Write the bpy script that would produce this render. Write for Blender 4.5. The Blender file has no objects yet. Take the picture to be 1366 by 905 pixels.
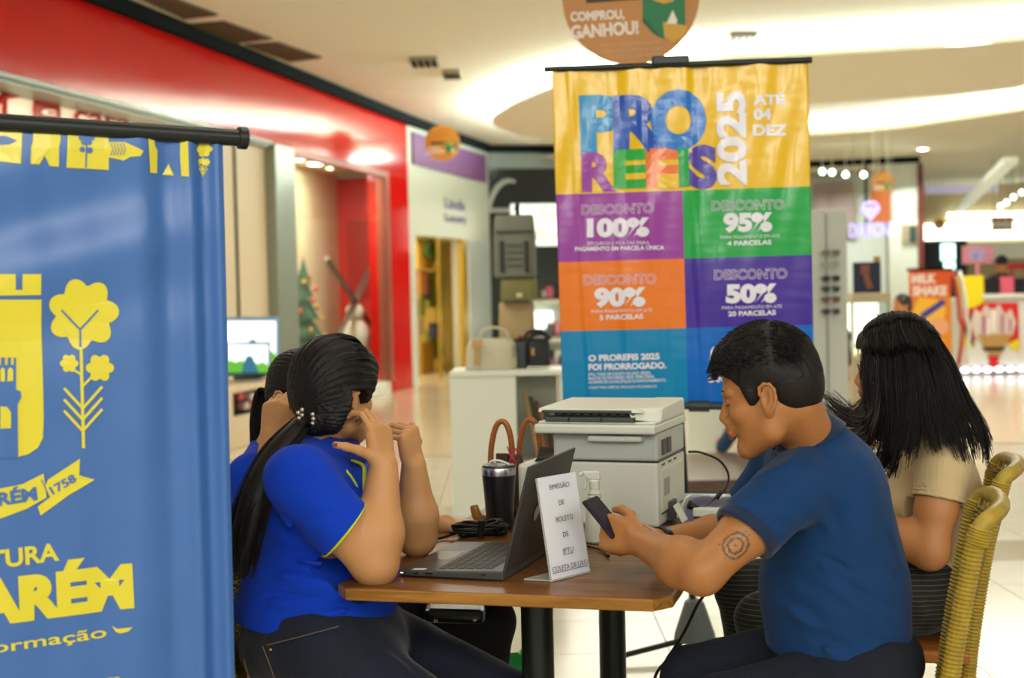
import bpy, bmesh, math, random
import numpy as np
from mathutils import Vector, Matrix, Euler, noise
rnd = random.Random(7)
D = bpy.data
scn = bpy.context.scene
COL = scn.collection
R = math.radians
# ------------------------------------------------------------------ camera
CAMZ = 1.36
F = 1897.0
PITCH = R(-2.0)
ROLL = R(1.25)
cam_d = D.cameras.new('camera'); cam = D.objects.new('camera', cam_d); COL.objects.link(cam)
cam_d.sensor_width = 36.0; cam_d.lens = 36.0 * F / 1366.0
cam_d.clip_start = 0.05; cam_d.clip_end = 300
cam.matrix_world = Matrix.Translation((0, 0, CAMZ)) @ Matrix.Rotation(R(90) + PITCH, 4, 'X') @ Matrix.Rotation(-ROLL, 4, 'Z')
cam_d.dof.use_dof = True; cam_d.dof.focus_distance = 3.25; cam_d.dof.aperture_fstop = 3.4
scn.camera = cam
# ------------------------------------------------------------------ light and exposure
scn.view_settings.view_transform = 'Standard'; scn.view_settings.look = 'None'
scn.view_settings.gamma = 1.0; scn.view_settings.exposure = 0.28
W = D.worlds.new('world'); scn.world = W; W.use_nodes = True
W.node_tree.nodes['Background'].inputs[0].default_value = (1.0, 0.97, 0.90, 1)
W.node_tree.nodes['Background'].inputs[1].default_value = 0.55
def area_lamp(name, loc, size, power, col=(1, .93, .80), rot=(0, 0, 0), sy=None):
    l = D.lights.new(name, 'AREA'); l.energy = power; l.color = col; l.size = size
    if sy: l.shape = 'RECTANGLE'; l.size_y = sy
    o = D.objects.new(name, l); o.location = loc; o.rotation_euler = rot; COL.objects.link(o)
    return o
# broad lamps without fixtures, added under the ceiling as general light (warm white)
area_lamp('mall_fill_lamp', (0.3, 3.3, 3.62), 1.6, 16, (1, .97, .90), sy=1.6)
area_lamp('mall_fill_lamp', (-2.2, 7.0, 3.62), 1.6, 34, (1, .96, .88), sy=1.6)
area_lamp('mall_fill_lamp', (2.6, 7.0, 3.62), 1.6, 21, (1, .94, .82), sy=1.6)
area_lamp('mall_fill_lamp', (0.0, 12.0, 3.62), 2.0, 58, (1, .96, .88), sy=2.0)
area_lamp('mall_fill_lamp', (4.5, 12.5, 3.62), 2.0, 74, (1, .95, .86), sy=2.0)
area_lamp('mall_fill_lamp', (1.5, 18.5, 3.55), 2.0, 74, (1, .95, .86), sy=2.0)
area_lamp('mall_fill_lamp', (6.5, 18.0, 3.55), 2.0, 88, (1, .96, .9), sy=2.0)
# unseen strip lamps added behind the camera for banner sheen and front light
area_lamp('added_strip_lamp', (-2.6, -2.2, 3.6), 3.5, 60, (1, .95, .86), rot=(R(35), 0, R(-20)), sy=.35)
area_lamp('added_strip_lamp', (1.2, -2.6, 3.6), 3.5, 70, (1, .96, .88), rot=(R(35), 0, 0), sy=.35)
for lx, ly in ((-3.5, -5.0), (.6, -5.4), (4.8, -5.0), (-4.5, -9.0), (1.2, -9.6), (6.5, -9.0), (-2, -14), (4, -14)):
    area_lamp('added_strip_lamp', (lx, ly, 3.55), 2.2, 30, (.95, 1, .96), rot=(R(55), 0, 0), sy=.45)
area_lamp('added_strip_lamp', (4.2, -1.0, 3.6), 3.0, 50, (1, .96, .88), rot=(R(30), 0, R(30)), sy=.35)
# ------------------------------------------------------------------ projection helpers: the real place behind a pixel
CM = cam.matrix_world.copy(); CO = CM.translation.copy()
def ray(px, py):
    d = CM.to_3x3() @ Vector(((px - 683.0) / F, -(py - 452.5) / F, -1.0))
    return d
def P(px, py, Y):
    d = ray(px, py); t = Y / d.y; return CO + d * t
def PZ(px, py, z):
    d = ray(px, py); t = (z - CO.z) / d.z; return CO + d * t
class Plane:
    """vertical-ish plane through a (x,y) ground line; coordinates s along, z up"""
    def __init__(s, a, b):
        s.a = Vector((a[0], a[1], 0)); d = Vector((b[0] - a[0], b[1] - a[1], 0)); s.len = d.length; s.u = d.normalized()
        s.n = Vector((s.u.y, -s.u.x, 0))
        if s.n.dot(Vector((0, 0, 0)) - s.a) < 0: s.n = -s.n     # towards the viewer's side
    def hit(s, px, py):
        d = ray(px, py); t = (s.a - CO).dot(s.n) / d.dot(s.n); p = CO + d * t
        return (p - s.a).dot(s.u), p.z
    def at(s, q, z, off=0.0):
        return s.a + s.u * q + s.n * off + Vector((0, 0, z))
# ------------------------------------------------------------------ materials
def hexc(h, a=1.0):
    h = h.lstrip('#'); c = [int(h[i:i + 2], 16) / 255 for i in (0, 2, 4)]
    return tuple((x / 12.92 if x <= .04045 else ((x + .055) / 1.055) ** 2.4) for x in c) + (a,)
MATS = {}
def mat(name, col, rough=.5, metal=0.0, bump=0.0, bscale=40.0, var=0.0, vscale=6.0, emit=0.0, trans=0.0, alpha=1.0, coat=0.0, sheen=0.0, stretch=(1, 1, 1), ecol=None, ior=1.45, spec=.5, sss=0.0):
    if name in MATS: return MATS[name]
    m = D.materials.new(name); m.use_nodes = True; MATS[name] = m
    nt = m.node_tree; b = nt.nodes['Principled BSDF']; c = hexc(col) if isinstance(col, str) else tuple(col) + (1,)
    b.inputs['Base Color'].default_value = c; b.inputs['Roughness'].default_value = rough; b.inputs['Metallic'].default_value = metal
    b.inputs['IOR'].default_value = ior; b.inputs['Specular IOR Level'].default_value = spec
    if trans: b.inputs['Transmission Weight'].default_value = trans
    if coat: b.inputs['Coat Weight'].default_value = coat; b.inputs['Coat Roughness'].default_value = .12
    if sheen: b.inputs['Sheen Weight'].default_value = sheen; b.inputs['Sheen Roughness'].default_value = .4
    if sss:
        b.inputs['Subsurface Weight'].default_value = sss; b.inputs['Subsurface Radius'].default_value = (.012, .005, .003); b.inputs['Subsurface Scale'].default_value = .6
    if alpha < 1: b.inputs['Alpha'].default_value = alpha
    if emit:
        b.inputs['Emission Color'].default_value = hexc(ecol) if ecol else c; b.inputs['Emission Strength'].default_value = emit
    if bump or var:
        tc = nt.nodes.new('ShaderNodeTexCoord'); mp = nt.nodes.new('ShaderNodeMapping'); mp.inputs['Scale'].default_value = stretch
        nt.links.new(tc.outputs['Object'], mp.inputs[0])
    if bump:
        n = nt.nodes.new('ShaderNodeTexNoise'); n.inputs['Scale'].default_value = bscale; n.inputs['Detail'].default_value = 4
        bp = nt.nodes.new('ShaderNodeBump'); bp.inputs['Strength'].default_value = bump; bp.inputs['Distance'].default_value = .01
        nt.links.new(mp.outputs[0], n.inputs['Vector']); nt.links.new(n.outputs['Fac'], bp.inputs['Height']); nt.links.new(bp.outputs[0], b.inputs['Normal'])
    if var:
        n = nt.nodes.new('ShaderNodeTexNoise'); n.inputs['Scale'].default_value = vscale; n.inputs['Detail'].default_value = 5
        rp = nt.nodes.new('ShaderNodeValToRGB'); rp.color_ramp.elements[0].position = .3; rp.color_ramp.elements[1].position = .7
        rp.color_ramp.elements[0].color = tuple(x * (1 - var) for x in c[:3]) + (1,)
        rp.color_ramp.elements[1].color = tuple(min(1, x * (1 + var)) for x in c[:3]) + (1,)
        nt.links.new(mp.outputs[0], n.inputs['Vector']); nt.links.new(n.outputs['Fac'], rp.inputs[0]); nt.links.new(rp.outputs[0], b.inputs['Base Color'])
    return m
# ------------------------------------------------------------------ mesh buffer
class MB:
    def __init__(s): s.v = []; s.f = []; s.m = []
    def add(s, vs, fs, mi=0):
        o = len(s.v); s.v += [tuple(v) for v in vs]; s.f += [tuple(i + o for i in f) for f in fs]; s.m += [mi] * len(fs); return s
    def box(s, c, d, rz=0.0, M=None, mi=0):
        x, y, z = d[0] / 2, d[1] / 2, d[2] / 2
        vs = [Vector(q) for q in ((-x, -y, -z), (x, -y, -z), (x, y, -z), (-x, y, -z), (-x, -y, z), (x, -y, z), (x, y, z), (-x, y, z))]
        if M is None: M = Matrix.Rotation(rz, 3, 'Z')
        vs = [M @ v + Vector(c) for v in vs]
        return s.add(vs, [(0, 3, 2, 1), (4, 5, 6, 7), (0, 1, 5, 4), (1, 2, 6, 5), (2, 3, 7, 6), (3, 0, 4, 7)], mi)
    def hexa(s, a, b, mi=0):
        """prism between two quads/polygons a and b (same count)"""
        n = len(a); vs = list(a) + list(b)
        fs = [tuple(range(n - 1, -1, -1)), tuple(range(n, 2 * n))] + [(i, (i + 1) % n, n + (i + 1) % n, n + i) for i in range(n)]
        return s.add(vs, fs, mi)
    def tube(s, pts, r, n=10, caps=True, flat=1.0, mi=0, closed=False, ref=None):
        pts = [Vector(p) for p in pts]; k = len(pts); rs = r if isinstance(r, (list, tuple)) else [r] * k
        up = None; vs = []
        for i, p in enumerate(pts):
            if closed: t = (pts[(i + 1) % k] - pts[i - 1])
            else: t = (pts[min(i + 1, k - 1)] - pts[max(i - 1, 0)])
            t.normalize()
            if up is None:
                up = Vector(ref) if ref else (Vector((0, 0, 1)) if abs(t.z) < .9 else Vector((1, 0, 0)))
            up = up - t * up.dot(t)
            if up.length < 1e-5: up = t.orthogonal()
            up.normalize(); sd = t.cross(up)
            for j in range(n):
                a = 2 * math.pi * j / n
                vs.append(p + (sd * math.cos(a) + up * (math.sin(a) * flat)) * rs[i])
        fs = []
        for i in range(k if closed else k - 1):
            a, b = i * n, ((i + 1) % k) * n
            for j in range(n): fs.append((a + j, a + (j + 1) % n, b + (j + 1) % n, b + j))
        if caps and not closed:
            fs.append(tuple(range(n - 1, -1, -1))); fs.append(tuple((k - 1) * n + j for j in range(n)))
        return s.add(vs, fs, mi)
    def lathe(s, prof, c=(0, 0, 0), n=24, M=None, mi=0, cap=True):
        vs = []; k = len(prof); c = Vector(c); M = M or Matrix.Identity(3)
        for r, z in prof:
            for j in range(n):
                a = 2 * math.pi * j / n; vs.append(M @ Vector((r * math.cos(a), r * math.sin(a), z)) + c)
        fs = [(i * n + j, i * n + (j + 1) % n, (i + 1) * n + (j + 1) % n, (i + 1) * n + j) for i in range(k - 1) for j in range(n)]
        if cap: fs.append(tuple(range(n - 1, -1, -1))); fs.append(tuple((k - 1) * n + j for j in range(n)))
        return s.add(vs, fs, mi)
    def prism(s, poly, depth, M, mi=0):
        """poly in local XY of matrix M (4x4), extruded along local z by depth"""
        a = [M @ Vector((x, y, 0)) for x, y in poly]; b = [M @ Vector((x, y, depth)) for x, y in poly]
        return s.hexa(a, b, mi)
    def ball(s, c, r, n=12, m=8, sc=(1, 1, 1), M=None, mi=0):
        M = M or Matrix.Identity(3); vs = []; c = Vector(c)
        for i in range(1, m):
            t = math.pi * i / m
            for j in range(n):
                a = 2 * math.pi * j / n
                vs.append(M @ Vector((r * sc[0] * math.sin(t) * math.cos(a), r * sc[1] * math.sin(t) * math.sin(a), r * sc[2] * math.cos(t))) + c)
        vs.append(M @ Vector((0, 0, r * sc[2])) + c); vs.append(M @ Vector((0, 0, -r * sc[2])) + c); T = len(vs) - 2; Bm = len(vs) - 1
        fs = [((i) * n + j, (i + 1) * n + j, (i + 1) * n + (j + 1) % n, i * n + (j + 1) % n) for i in range(m - 2) for j in range(n)]
        fs += [(T, j, (j + 1) % n) for j in range(n)] + [(Bm, (m - 2) * n + (j + 1) % n, (m - 2) * n + j) for j in range(n)]
        return s.add(vs, fs, mi)
    def grid(s, fn, nu, nv, mi=0, thick=0.0):
        vs = [fn(i / nu, j / nv) for j in range(nv + 1) for i in range(nu + 1)]
        fs = [(j * (nu + 1) + i, j * (nu + 1) + i + 1, (j + 1) * (nu + 1) + i + 1, (j + 1) * (nu + 1) + i) for j in range(nv) for i in range(nu)]
        return s.add(vs, fs, mi)
    def mesh(s, name):
        me = D.meshes.new(name); me.from_pydata(s.v, [], s.f); me.update(); return me
def finish(o, mats, smooth=False, bevel=0.0, solid=0.0, mi=None, seg=2, ang=35):
    me = o.data
    for m in (mats if isinstance(mats, (list, tuple)) else [mats]): me.materials.append(m)
    if mi is not None and any(mi): me.polygons.foreach_set('material_index', mi)
    if smooth:
        me.polygons.foreach_set('use_smooth', [True] * len(me.polygons))
        if smooth != 'all': me.set_sharp_from_angle(angle=R(ang))
    if solid:
        q = o.modifiers.new('solid', 'SOLIDIFY'); q.thickness = solid; q.offset = 0
    if bevel:
        q = o.modifiers.new('bevel', 'BEVEL'); q.width = bevel; q.segments = seg; q.limit_method = 'ANGLE'; q.angle_limit = R(40)
    return o
def thing(name, label, cat, loc=(0, 0, 0), rz=0.0, group=None):
    o = D.objects.new(name, None); o.empty_display_size = .1; COL.objects.link(o)
    o.location = loc; o.rotation_euler = (0, 0, rz); o['label'] = label; o['category'] = cat
    if group: o['group'] = group
    o.matrix_basis = Matrix.Translation(Vector(loc)) @ Matrix.Rotation(rz, 4, 'Z')
    return o
def wmat(o):
    m = o.matrix_basis.copy()
    while o.parent: o = o.parent; m = o.matrix_basis @ m
    return m
def part(name, mb, mats, parent=None, world=False, label=None, kind=None, cat=None, group=None, loc=None, **kw):
    """link a mesh buffer; world=True: its vertices are in world space and get re-expressed in the parent's (or loc's) frame"""
    vs = mb.v
    if world and parent is not None:
        inv = wmat(parent).inverted(); vs = [tuple(inv @ Vector(v)) for v in vs]
    elif loc is not None and world:
        vs = [(v[0] - loc[0], v[1] - loc[1], v[2] - loc[2]) for v in vs]
    me = D.meshes.new(name); me.from_pydata(vs, [], mb.f); me.update()
    o = D.objects.new(name, me); COL.objects.link(o)
    if parent is not None: o.parent = parent
    elif loc is not None: o.location = loc; o.matrix_basis = Matrix.Translation(Vector(loc))
    finish(o, mats, mi=mb.m, **kw)
    if label: o['label'] = label
    if kind: o['kind'] = kind
    if cat: o['category'] = cat
    if group: o['group'] = group
    return o
def struct(name, mb, mats, label=None, parent=None, **kw):
    o = part(name, mb, mats, parent=parent, label=label, kind='structure' if parent is None else None, **kw); return o
def dup(root, loc=None, rz=None, label=None, group=None):
    r = root.copy(); COL.objects.link(r)
    if loc is not None: r.location = loc
    if rz is not None: r.rotation_euler = (0, 0, rz)
    if label: r['label'] = label
    if group: r['group'] = group
    for ch in [o for o in root.children]:
        c = ch.copy(); COL.objects.link(c); c.parent = r
        for g in list(ch.children):
            e = g.copy(); COL.objects.link(e); e.parent = c
    return r
# ------------------------------------------------------------------ lettering
def text_mesh(txt, bold=0.0, spacing=1.0):
    c = D.curves.new('t', 'FONT'); c.body = txt; c.size = 1.0; c.offset = bold; c.space_character = spacing; c.resolution_u = 4
    o = D.objects.new('t', c); COL.objects.link(o); bpy.context.view_layer.update()
    dg = bpy.context.evaluated_depsgraph_get(); me = D.meshes.new_from_object(o.evaluated_get(dg)); D.objects.remove(o); D.curves.remove(c)
    vs = [(v.co.x, v.co.y) for v in me.vertices]; fs = [tuple(p.vertices) for p in me.polygons]; D.meshes.remove(me)
    return vs, fs
def cut_grid(vs, fs, step):
    """slice a flat mesh by grid lines so it can follow a curved surface"""
    bm = bmesh.new(); bv = [bm.verts.new((x, y, 0)) for x, y in vs]
    for f in fs:
        try: bm.faces.new([bv[i] for i in f])
        except ValueError: pass
    for ax in (0, 1):
        lo = min(v[ax] for v in vs); hi = max(v[ax] for v in vs); k = math.ceil(lo / step) * step
        while k < hi:
            co = (k, 0, 0) if ax == 0 else (0, k, 0); no = (1, 0, 0) if ax == 0 else (0, 1, 0)
            bmesh.ops.bisect_plane(bm, geom=bm.verts[:] + bm.edges[:] + bm.faces[:], plane_co=co, plane_no=no); k += step
    bm.verts.index_update()
    out = [(v.co.x, v.co.y) for v in bm.verts], [tuple(v.index for v in f.verts) for f in bm.faces]; bm.free(); return out
def fit_text(txt, surf, p0, p1, hpx, bold=0.0, spacing=1.0, slant=0.0, hit=None, step=None, capz=None):
    """text whose baseline runs from pixel p0 to p1 on a surface; returns verts (s,z) and faces in surface coordinates"""
    vs, fs = text_mesh(txt, bold, spacing)
    if not vs: return [], []
    x0 = min(v[0] for v in vs); x1 = max(v[0] for v in vs)
    cap = .73
    a = Vector(surf.hit(*p0)); b = Vector(surf.hit(*p1)); u = (b - a); w = u.length; u.normalize(); n = Vector((-u.y, u.x)) * (1 if surf.hit(p0[0] + 8, p0[1])[0] > a.x else -1)
    # height measured on the surface, at the middle of the line
    mx, my = (p0[0] + p1[0]) / 2, (p0[1] + p1[1]) / 2
    dx, dy = p1[0] - p0[0], p1[1] - p0[1]; L = math.hypot(dx, dy)
    q = Vector(surf.hit(mx + dy / L * hpx, my - dx / L * hpx)) - Vector(surf.hit(mx, my)); h = abs(q.dot(n))
    out = []
    for x, y in vs:
        X = (x - x0) / (x1 - x0) * w; Y = y / cap * h; p = a + u * (X + slant * Y) + n * Y; out.append((p.x, p.y))
    if step: out, fs = cut_grid(out, fs, step)
    return out, fs
# ------------------------------------------------------------------ signed-distance modelling
class SDF:
    def __init__(s, lo, hi, vox):
        s.lo = np.array(lo, np.float32); s.vox = vox
        s.n = np.ceil((np.array(hi) - np.array(lo)) / vox).astype(int) + 1
        s.f = np.full(tuple(s.n), 1.0, np.float32)
    def _sub(s, lo, hi, pad):
        a = np.clip(np.floor((np.array(lo) - pad - s.lo) / s.vox).astype(int), 0, s.n)
        b = np.clip(np.ceil((np.array(hi) + pad - s.lo) / s.vox).astype(int) + 1, 0, s.n)
        if np.any(b <= a): return None
        ax = [s.lo[i] + s.vox * np.arange(a[i], b[i], dtype=np.float32) for i in range(3)]
        return (slice(a[0], b[0]), slice(a[1], b[1]), slice(a[2], b[2])), ax
    def _mix(s, sl, d, k, sub):
        g = s.f[sl]
        if sub:
            d = -d
            if k > 0: h = np.maximum(k - np.abs(g - d), 0) / k; s.f[sl] = np.maximum(g, d) + h * h * k * .25
            else: s.f[sl] = np.maximum(g, d)
        else:
            if k > 0: h = np.maximum(k - np.abs(g - d), 0) / k; s.f[sl] = np.minimum(g, d) - h * h * k * .25
            else: s.f[sl] = np.minimum(g, d)
    def cone(s, p0, p1, r0, r1, k=.01, sub=False, flat=None):
        p0 = np.array(p0, np.float32); p1 = np.array(p1, np.float32); rm = max(r0, r1)
        q = s._sub(np.minimum(p0, p1) - rm, np.maximum(p0, p1) + rm, k + 3 * s.vox)
        if q is None: return
        sl, ax = q; X = ax[0][:, None, None] - p0[0]; Y = ax[1][None, :, None] - p0[1]; Z = ax[2][None, None, :] - p0[2]
        d = p1 - p0; L2 = float(d @ d) + 1e-12
        t = np.clip((X * d[0] + Y * d[1] + Z * d[2]) / L2, 0, 1)
        dx = X - t * d[0]; dy = Y - t * d[1]; dz = Z - t * d[2]
        if flat is not None:                      # (axis, factor): squash the section along an axis
            a = np.array(flat[0], np.float32); a /= np.linalg.norm(a); c = dx * a[0] + dy * a[1] + dz * a[2]; e = (1 / flat[1] - 1) * c
            dx = dx + e * a[0]; dy = dy + e * a[1]; dz = dz + e * a[2]
        dist = np.sqrt(dx * dx + dy * dy + dz * dz) - (r0 + (r1 - r0) * t)
        s._mix(sl, dist, k, sub)
    def chain(s, pts, rs, k=.01, **kw):
        for i in range(len(pts) - 1): s.cone(pts[i], pts[i + 1], rs[i], rs[i + 1], k, **kw)
    def ell(s, c, r, M=None, k=.01, sub=False):
        c = np.array(c, np.float32); r = np.array(r, np.float32); rm = float(r.max())
        q = s._sub(c - rm, c + rm, k + 3 * s.vox)
        if q is None: return
        sl, ax = q; X = ax[0][:, None, None] - c[0]; Y = ax[1][None, :, None] - c[1]; Z = ax[2][None, None, :] - c[2]
        if M is not None:
            M = np.array(M, np.float32)           # columns: the ellipsoid's axes
            x = X * M[0, 0] + Y * M[1, 0] + Z * M[2, 0]; y = X * M[0, 1] + Y * M[1, 1] + Z * M[2, 1]; z = X * M[0, 2] + Y * M[1, 2] + Z * M[2, 2]
        else: x, y, z = X, Y, Z
        k0 = np.sqrt((x / r[0]) ** 2 + (y / r[1]) ** 2 + (z / r[2]) ** 2); k1 = np.sqrt((x / r[0] ** 2) ** 2 + (y / r[1] ** 2) ** 2 + (z / r[2] ** 2) ** 2)
        d = k0 * (k0 - 1) / np.maximum(k1, 1e-6)
        s._mix(sl, d, k, sub)
    def clip(s, p, n, k=0.0):
        """remove what lies on the side n points to"""
        p = np.array(p, np.float32); n = np.array(n, np.float32); n /= np.linalg.norm(n)
        ax = [s.lo[i] + s.vox * np.arange(s.n[i], dtype=np.float32) - p[i] for i in range(3)]
        d = ax[0][:, None, None] * n[0] + ax[1][None, :, None] * n[1] + ax[2][None, None, :] * n[2]
        if k > 0: h = np.maximum(k - np.abs(s.f - d), 0) / k; s.f = np.maximum(s.f, d) + h * h * k * .25
        else: s.f = np.maximum(s.f, d)
    def coords(s):
        ax = [s.lo[i] + s.vox * np.arange(s.n[i], dtype=np.float32) for i in range(3)]
        return ax[0][:, None, None], ax[1][None, :, None], ax[2][None, None, :]
    def warp(s, fn, band=.03):
        """add fn(points) (metres) to the field near the surface"""
        idx = np.argwhere(np.abs(s.f) < band)
        pts = s.lo + idx * s.vox; s.f[idx[:, 0], idx[:, 1], idx[:, 2]] += fn(pts).astype(np.float32)
    def mesh(s):
        f = s.f; f[0] = f[-1] = np.maximum(f[0], .001); f[-1] = np.maximum(f[-1], .001); f[:, 0] = np.maximum(f[:, 0], .001); f[:, -1] = np.maximum(f[:, -1], .001); f[:, :, 0] = np.maximum(f[:, :, 0], .001); f[:, :, -1] = np.maximum(f[:, :, -1], .001)
        f[0] = np.maximum(f[0], .001)
        ins = f < 0
        c = ins[:-1, :-1, :-1].astype(np.int8)
        tot = np.zeros(c.shape, np.int8)
        for dx in (0, 1):
            for dy in (0, 1):
                for dz in (0, 1):
                    tot += ins[dx:dx + c.shape[0], dy:dy + c.shape[1], dz:dz + c.shape[2]]
        act = (tot > 0) & (tot < 8); idx = np.argwhere(act); N = len(idx)
        vid = np.full(c.shape, -1, np.int32); vid[act] = np.arange(N)
        acc = np.zeros((N, 3), np.float32); cnt = np.zeros(N, np.float32)
        corners = [(0, 0, 0), (1, 0, 0), (0, 1, 0), (1, 1, 0), (0, 0, 1), (1, 0, 1), (0, 1, 1), (1, 1, 1)]
        val = [f[idx[:, 0] + a, idx[:, 1] + b, idx[:, 2] + e] for a, b, e in corners]
        for i in range(8):
            for j in range(i + 1, 8):
                A = np.array(corners[i]); B = np.array(corners[j])
                if np.abs(A - B).sum() != 1: continue
                a, b = val[i], val[j]; m = (a < 0) != (b < 0)
                t = a[m] / (a[m] - b[m]); acc[m] += A + (B - A) * t[:, None]; cnt[m] += 1
        vs = s.lo + (idx + acc / cnt[:, None]) * s.vox
        quads = []
        for ax in range(3):
            sl0 = [slice(None)] * 3; sl1 = [slice(None)] * 3; sl0[ax] = slice(0, -1); sl1[ax] = slice(1, None)
            a = ins[tuple(sl0)]; b = ins[tuple(sl1)]
            u, v = (ax + 1) % 3, (ax + 2) % 3
            e = np.argwhere(a != b); e = e[(e[:, u] > 0) & (e[:, v] > 0) & (e[:, u] < s.n[u] - 1) & (e[:, v] < s.n[v] - 1)]
            if not len(e): continue
            flip = a[e[:, 0], e[:, 1], e[:, 2]]
            def cell(du, dv):
                q = e.copy(); q[:, u] += du; q[:, v] += dv; return vid[q[:, 0], q[:, 1], q[:, 2]]
            q = np.stack([cell(-1, -1), cell(0, -1), cell(0, 0), cell(-1, 0)], 1)
            q[~flip] = q[~flip][:, ::-1]; quads.append(q)
        Q = np.concatenate(quads) if quads else np.zeros((0, 4), int)
        return vs, Q[(Q >= 0).all(1)]
def np_mesh(name, vs, Q, mats, parent=None, M=None, mi=None, loc=None, smooth=True):
    """link arrays as a mesh; M takes them to world, parent/loc back to local"""
    vs = np.asarray(vs, np.float64)
    if M is not None:
        A = np.array(M); vs = vs @ A[:3, :3].T + A[:3, 3]
    if parent is not None:
        A = np.array(wmat(parent).inverted()); vs = vs @ A[:3, :3].T + A[:3, 3]
    elif loc is not None: vs = vs - np.array(loc)
    me = D.meshes.new(name); me.vertices.add(len(vs)); me.vertices.foreach_set('co', vs.astype(np.float32).ravel())
    n = len(Q); k = Q.shape[1]; me.loops.add(n * k); me.loops.foreach_set('vertex_index', Q.astype(np.int32).ravel())
    me.polygons.add(n); me.polygons.foreach_set('loop_start', np.arange(0, n * k, k, dtype=np.int32))
    me.update(calc_edges=True); me.validate()
    for m in (mats if isinstance(mats, (list, tuple)) else [mats]): me.materials.append(m)
    if mi is not None: me.polygons.foreach_set('material_index', np.asarray(mi, np.int32))
    if smooth: me.polygons.foreach_set('use_smooth', [True] * len(me.polygons))
    o = D.objects.new(name, me); COL.objects.link(o)
    if parent is not None: o.parent = parent
    elif loc is not None: o.location = loc; o.matrix_basis = Matrix.Translation(Vector(loc))
    return o
def catmull(pts, n):
    pts = [Vector(p) for p in pts]; out = []; k = len(pts) - 1
    for i in range(n + 1):
        t = i / n * k; j = min(int(t), k - 1); t -= j
        p0 = pts[max(j - 1, 0)]; p1 = pts[j]; p2 = pts[j + 1]; p3 = pts[min(j + 2, k)]
        out.append(.5 * ((2 * p1) + (p2 - p0) * t + (2 * p0 - 5 * p1 + 4 * p2 - p3) * t * t + (3 * p1 - p0 - 3 * p2 + p3) * t ** 3))
    return out
# ================================================================== THE SETTING
def pbox(mb, pl, s0, s1, z0, z1, o0, o1, mi=0):
    a = [pl.at(s0, z0, o0), pl.at(s1, z0, o0), pl.at(s1, z1, o0), pl.at(s0, z1, o0)]
    b = [pl.at(s0, z0, o1), pl.at(s1, z0, o1), pl.at(s1, z1, o1), pl.at(s0, z1, o1)]
    return mb.hexa(a, b, mi)
def pboxpx(mb, pl, x0, x1, y0, y1, o0, o1, mi=0):
    """rectangle seen at pixels x0..x1, y0..y1 (left column), built square on its plane"""
    s0 = pl.hit(x0, (y0 + y1) / 2)[0]; s1 = pl.hit(x1, (y0 + y1) / 2)[0]; xm = (x0 + x1) / 2
    return pbox(mb, pl, s0, s1, pl.hit(xm, y1)[1], pl.hit(xm, y0)[1], o0, o1, mi)
def flat_text(name, txt, pl, p0, p1, h, m, parent, off=.01, bold=0.02, label=None, depth=.004, **kw):
    vs, fs = fit_text(txt, pl, p0, p1, h, bold, **kw)
    mb = MB(); mb.add([pl.at(a, b, off) for a, b in vs], fs)
    return part(name, mb, m, parent, world=True, label=label, solid=depth, kind='stuff')
TZ = .526
m_tile = mat('polished_cream_tile', '#cbc6b2', rough=.17, var=.04, vscale=1.3, bump=.02, bscale=3)
m_tile2 = mat('polished_grey_tile', '#b3a78a', rough=.13, var=.05, vscale=1.3)
m_grout = mat('tile_joint', '#a89f86', rough=.6)
m_far = mat('far_polished_floor', '#d2c4a8', rough=.16, var=.08, vscale=.5)
fb = MB(); fb.box((1.5, 20.5, -.035), (26, 49, .05))
floor = struct('floor', fb, m_grout, label='polished cream tiled mall floor')
mb = MB(); mb.box((1.5, 28.2, -.006), (25.8, 33, .012)); struct('far_paving', mb, m_far, parent=floor)
mb = MB(); mb.box((1.5, -.42, -.006), (25.8, 7.1, .012)); struct('near_paving', mb, m_far, parent=floor)
tile_me = {}
for key, m in (('a', m_tile), ('b', m_tile2)):
    q = MB(); q.box((0, 0, -.006), (TZ - .004, TZ - .004, .012)); me = q.mesh('floor_tile'); me.materials.append(m); tile_me[key] = me
iy = 0; y = 3.40
while y < 11.4:
    hw = .38 * y + .7; kb = 'b' if 6.8 < y < 7.2 else 'a'
    for ix in range(-12, 13):
        x = ix * TZ + .30
        if abs(x) > hw: continue
        o = D.objects.new('tile', tile_me[kb]); COL.objects.link(o); o.parent = floor; o.location = (x, y, 0)
    y += TZ
# ---- ceiling
CZ = 3.85; SZ = 3.62
m_ceil = mat('ceiling_plaster', '#ddd8c6', rough=.85)
m_ceil2 = mat('ceiling_plaster_cool', '#d9d2ba', rough=.85)
m_dark = mat('black_trim', '#10181a', rough=.9, spec=.1)
m_grey = mat('grey_metal', '#8b9286', rough=.4, metal=.3)
m_white = mat('white_paint', '#e4e6da', rough=.5)
m_glow = mat('cove_lamp', '#f2fff2', emit=14.0)
mb = MB(); mb.box((2, 21, CZ + .06), (28, 50, .12)); ceiling = struct('ceiling', mb, m_ceil, label='beige plaster mall ceiling')
def lip_pts(px): return [PZ(x, y, SZ) for x, y in px]
lip1 = lip_pts([(740, 194), (700, 182), (668, 172), (657, 164), (664, 153), (700, 134), (760, 113), (860, 93), (960, 83), (1080, 75), (1230, 65), (1366, 54), (1500, 45)])
lip1 = catmull([(p.x, p.y, SZ) for p in lip1], 48)
mb = MB()
last = lip1[-1]
poly = [(p.x, p.y) for p in lip1] + [(last.x + .3, 17.0), (5.4, 17.5), (3.2, 18.3), (1.6, 20.2)]
n = len(poly); mb.hexa([Vector((x, y, SZ)) for x, y in poly], [Vector((x, y, SZ + .035)) for x, y in poly])
part('lowered_panel', mb, m_ceil, ceiling)
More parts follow.
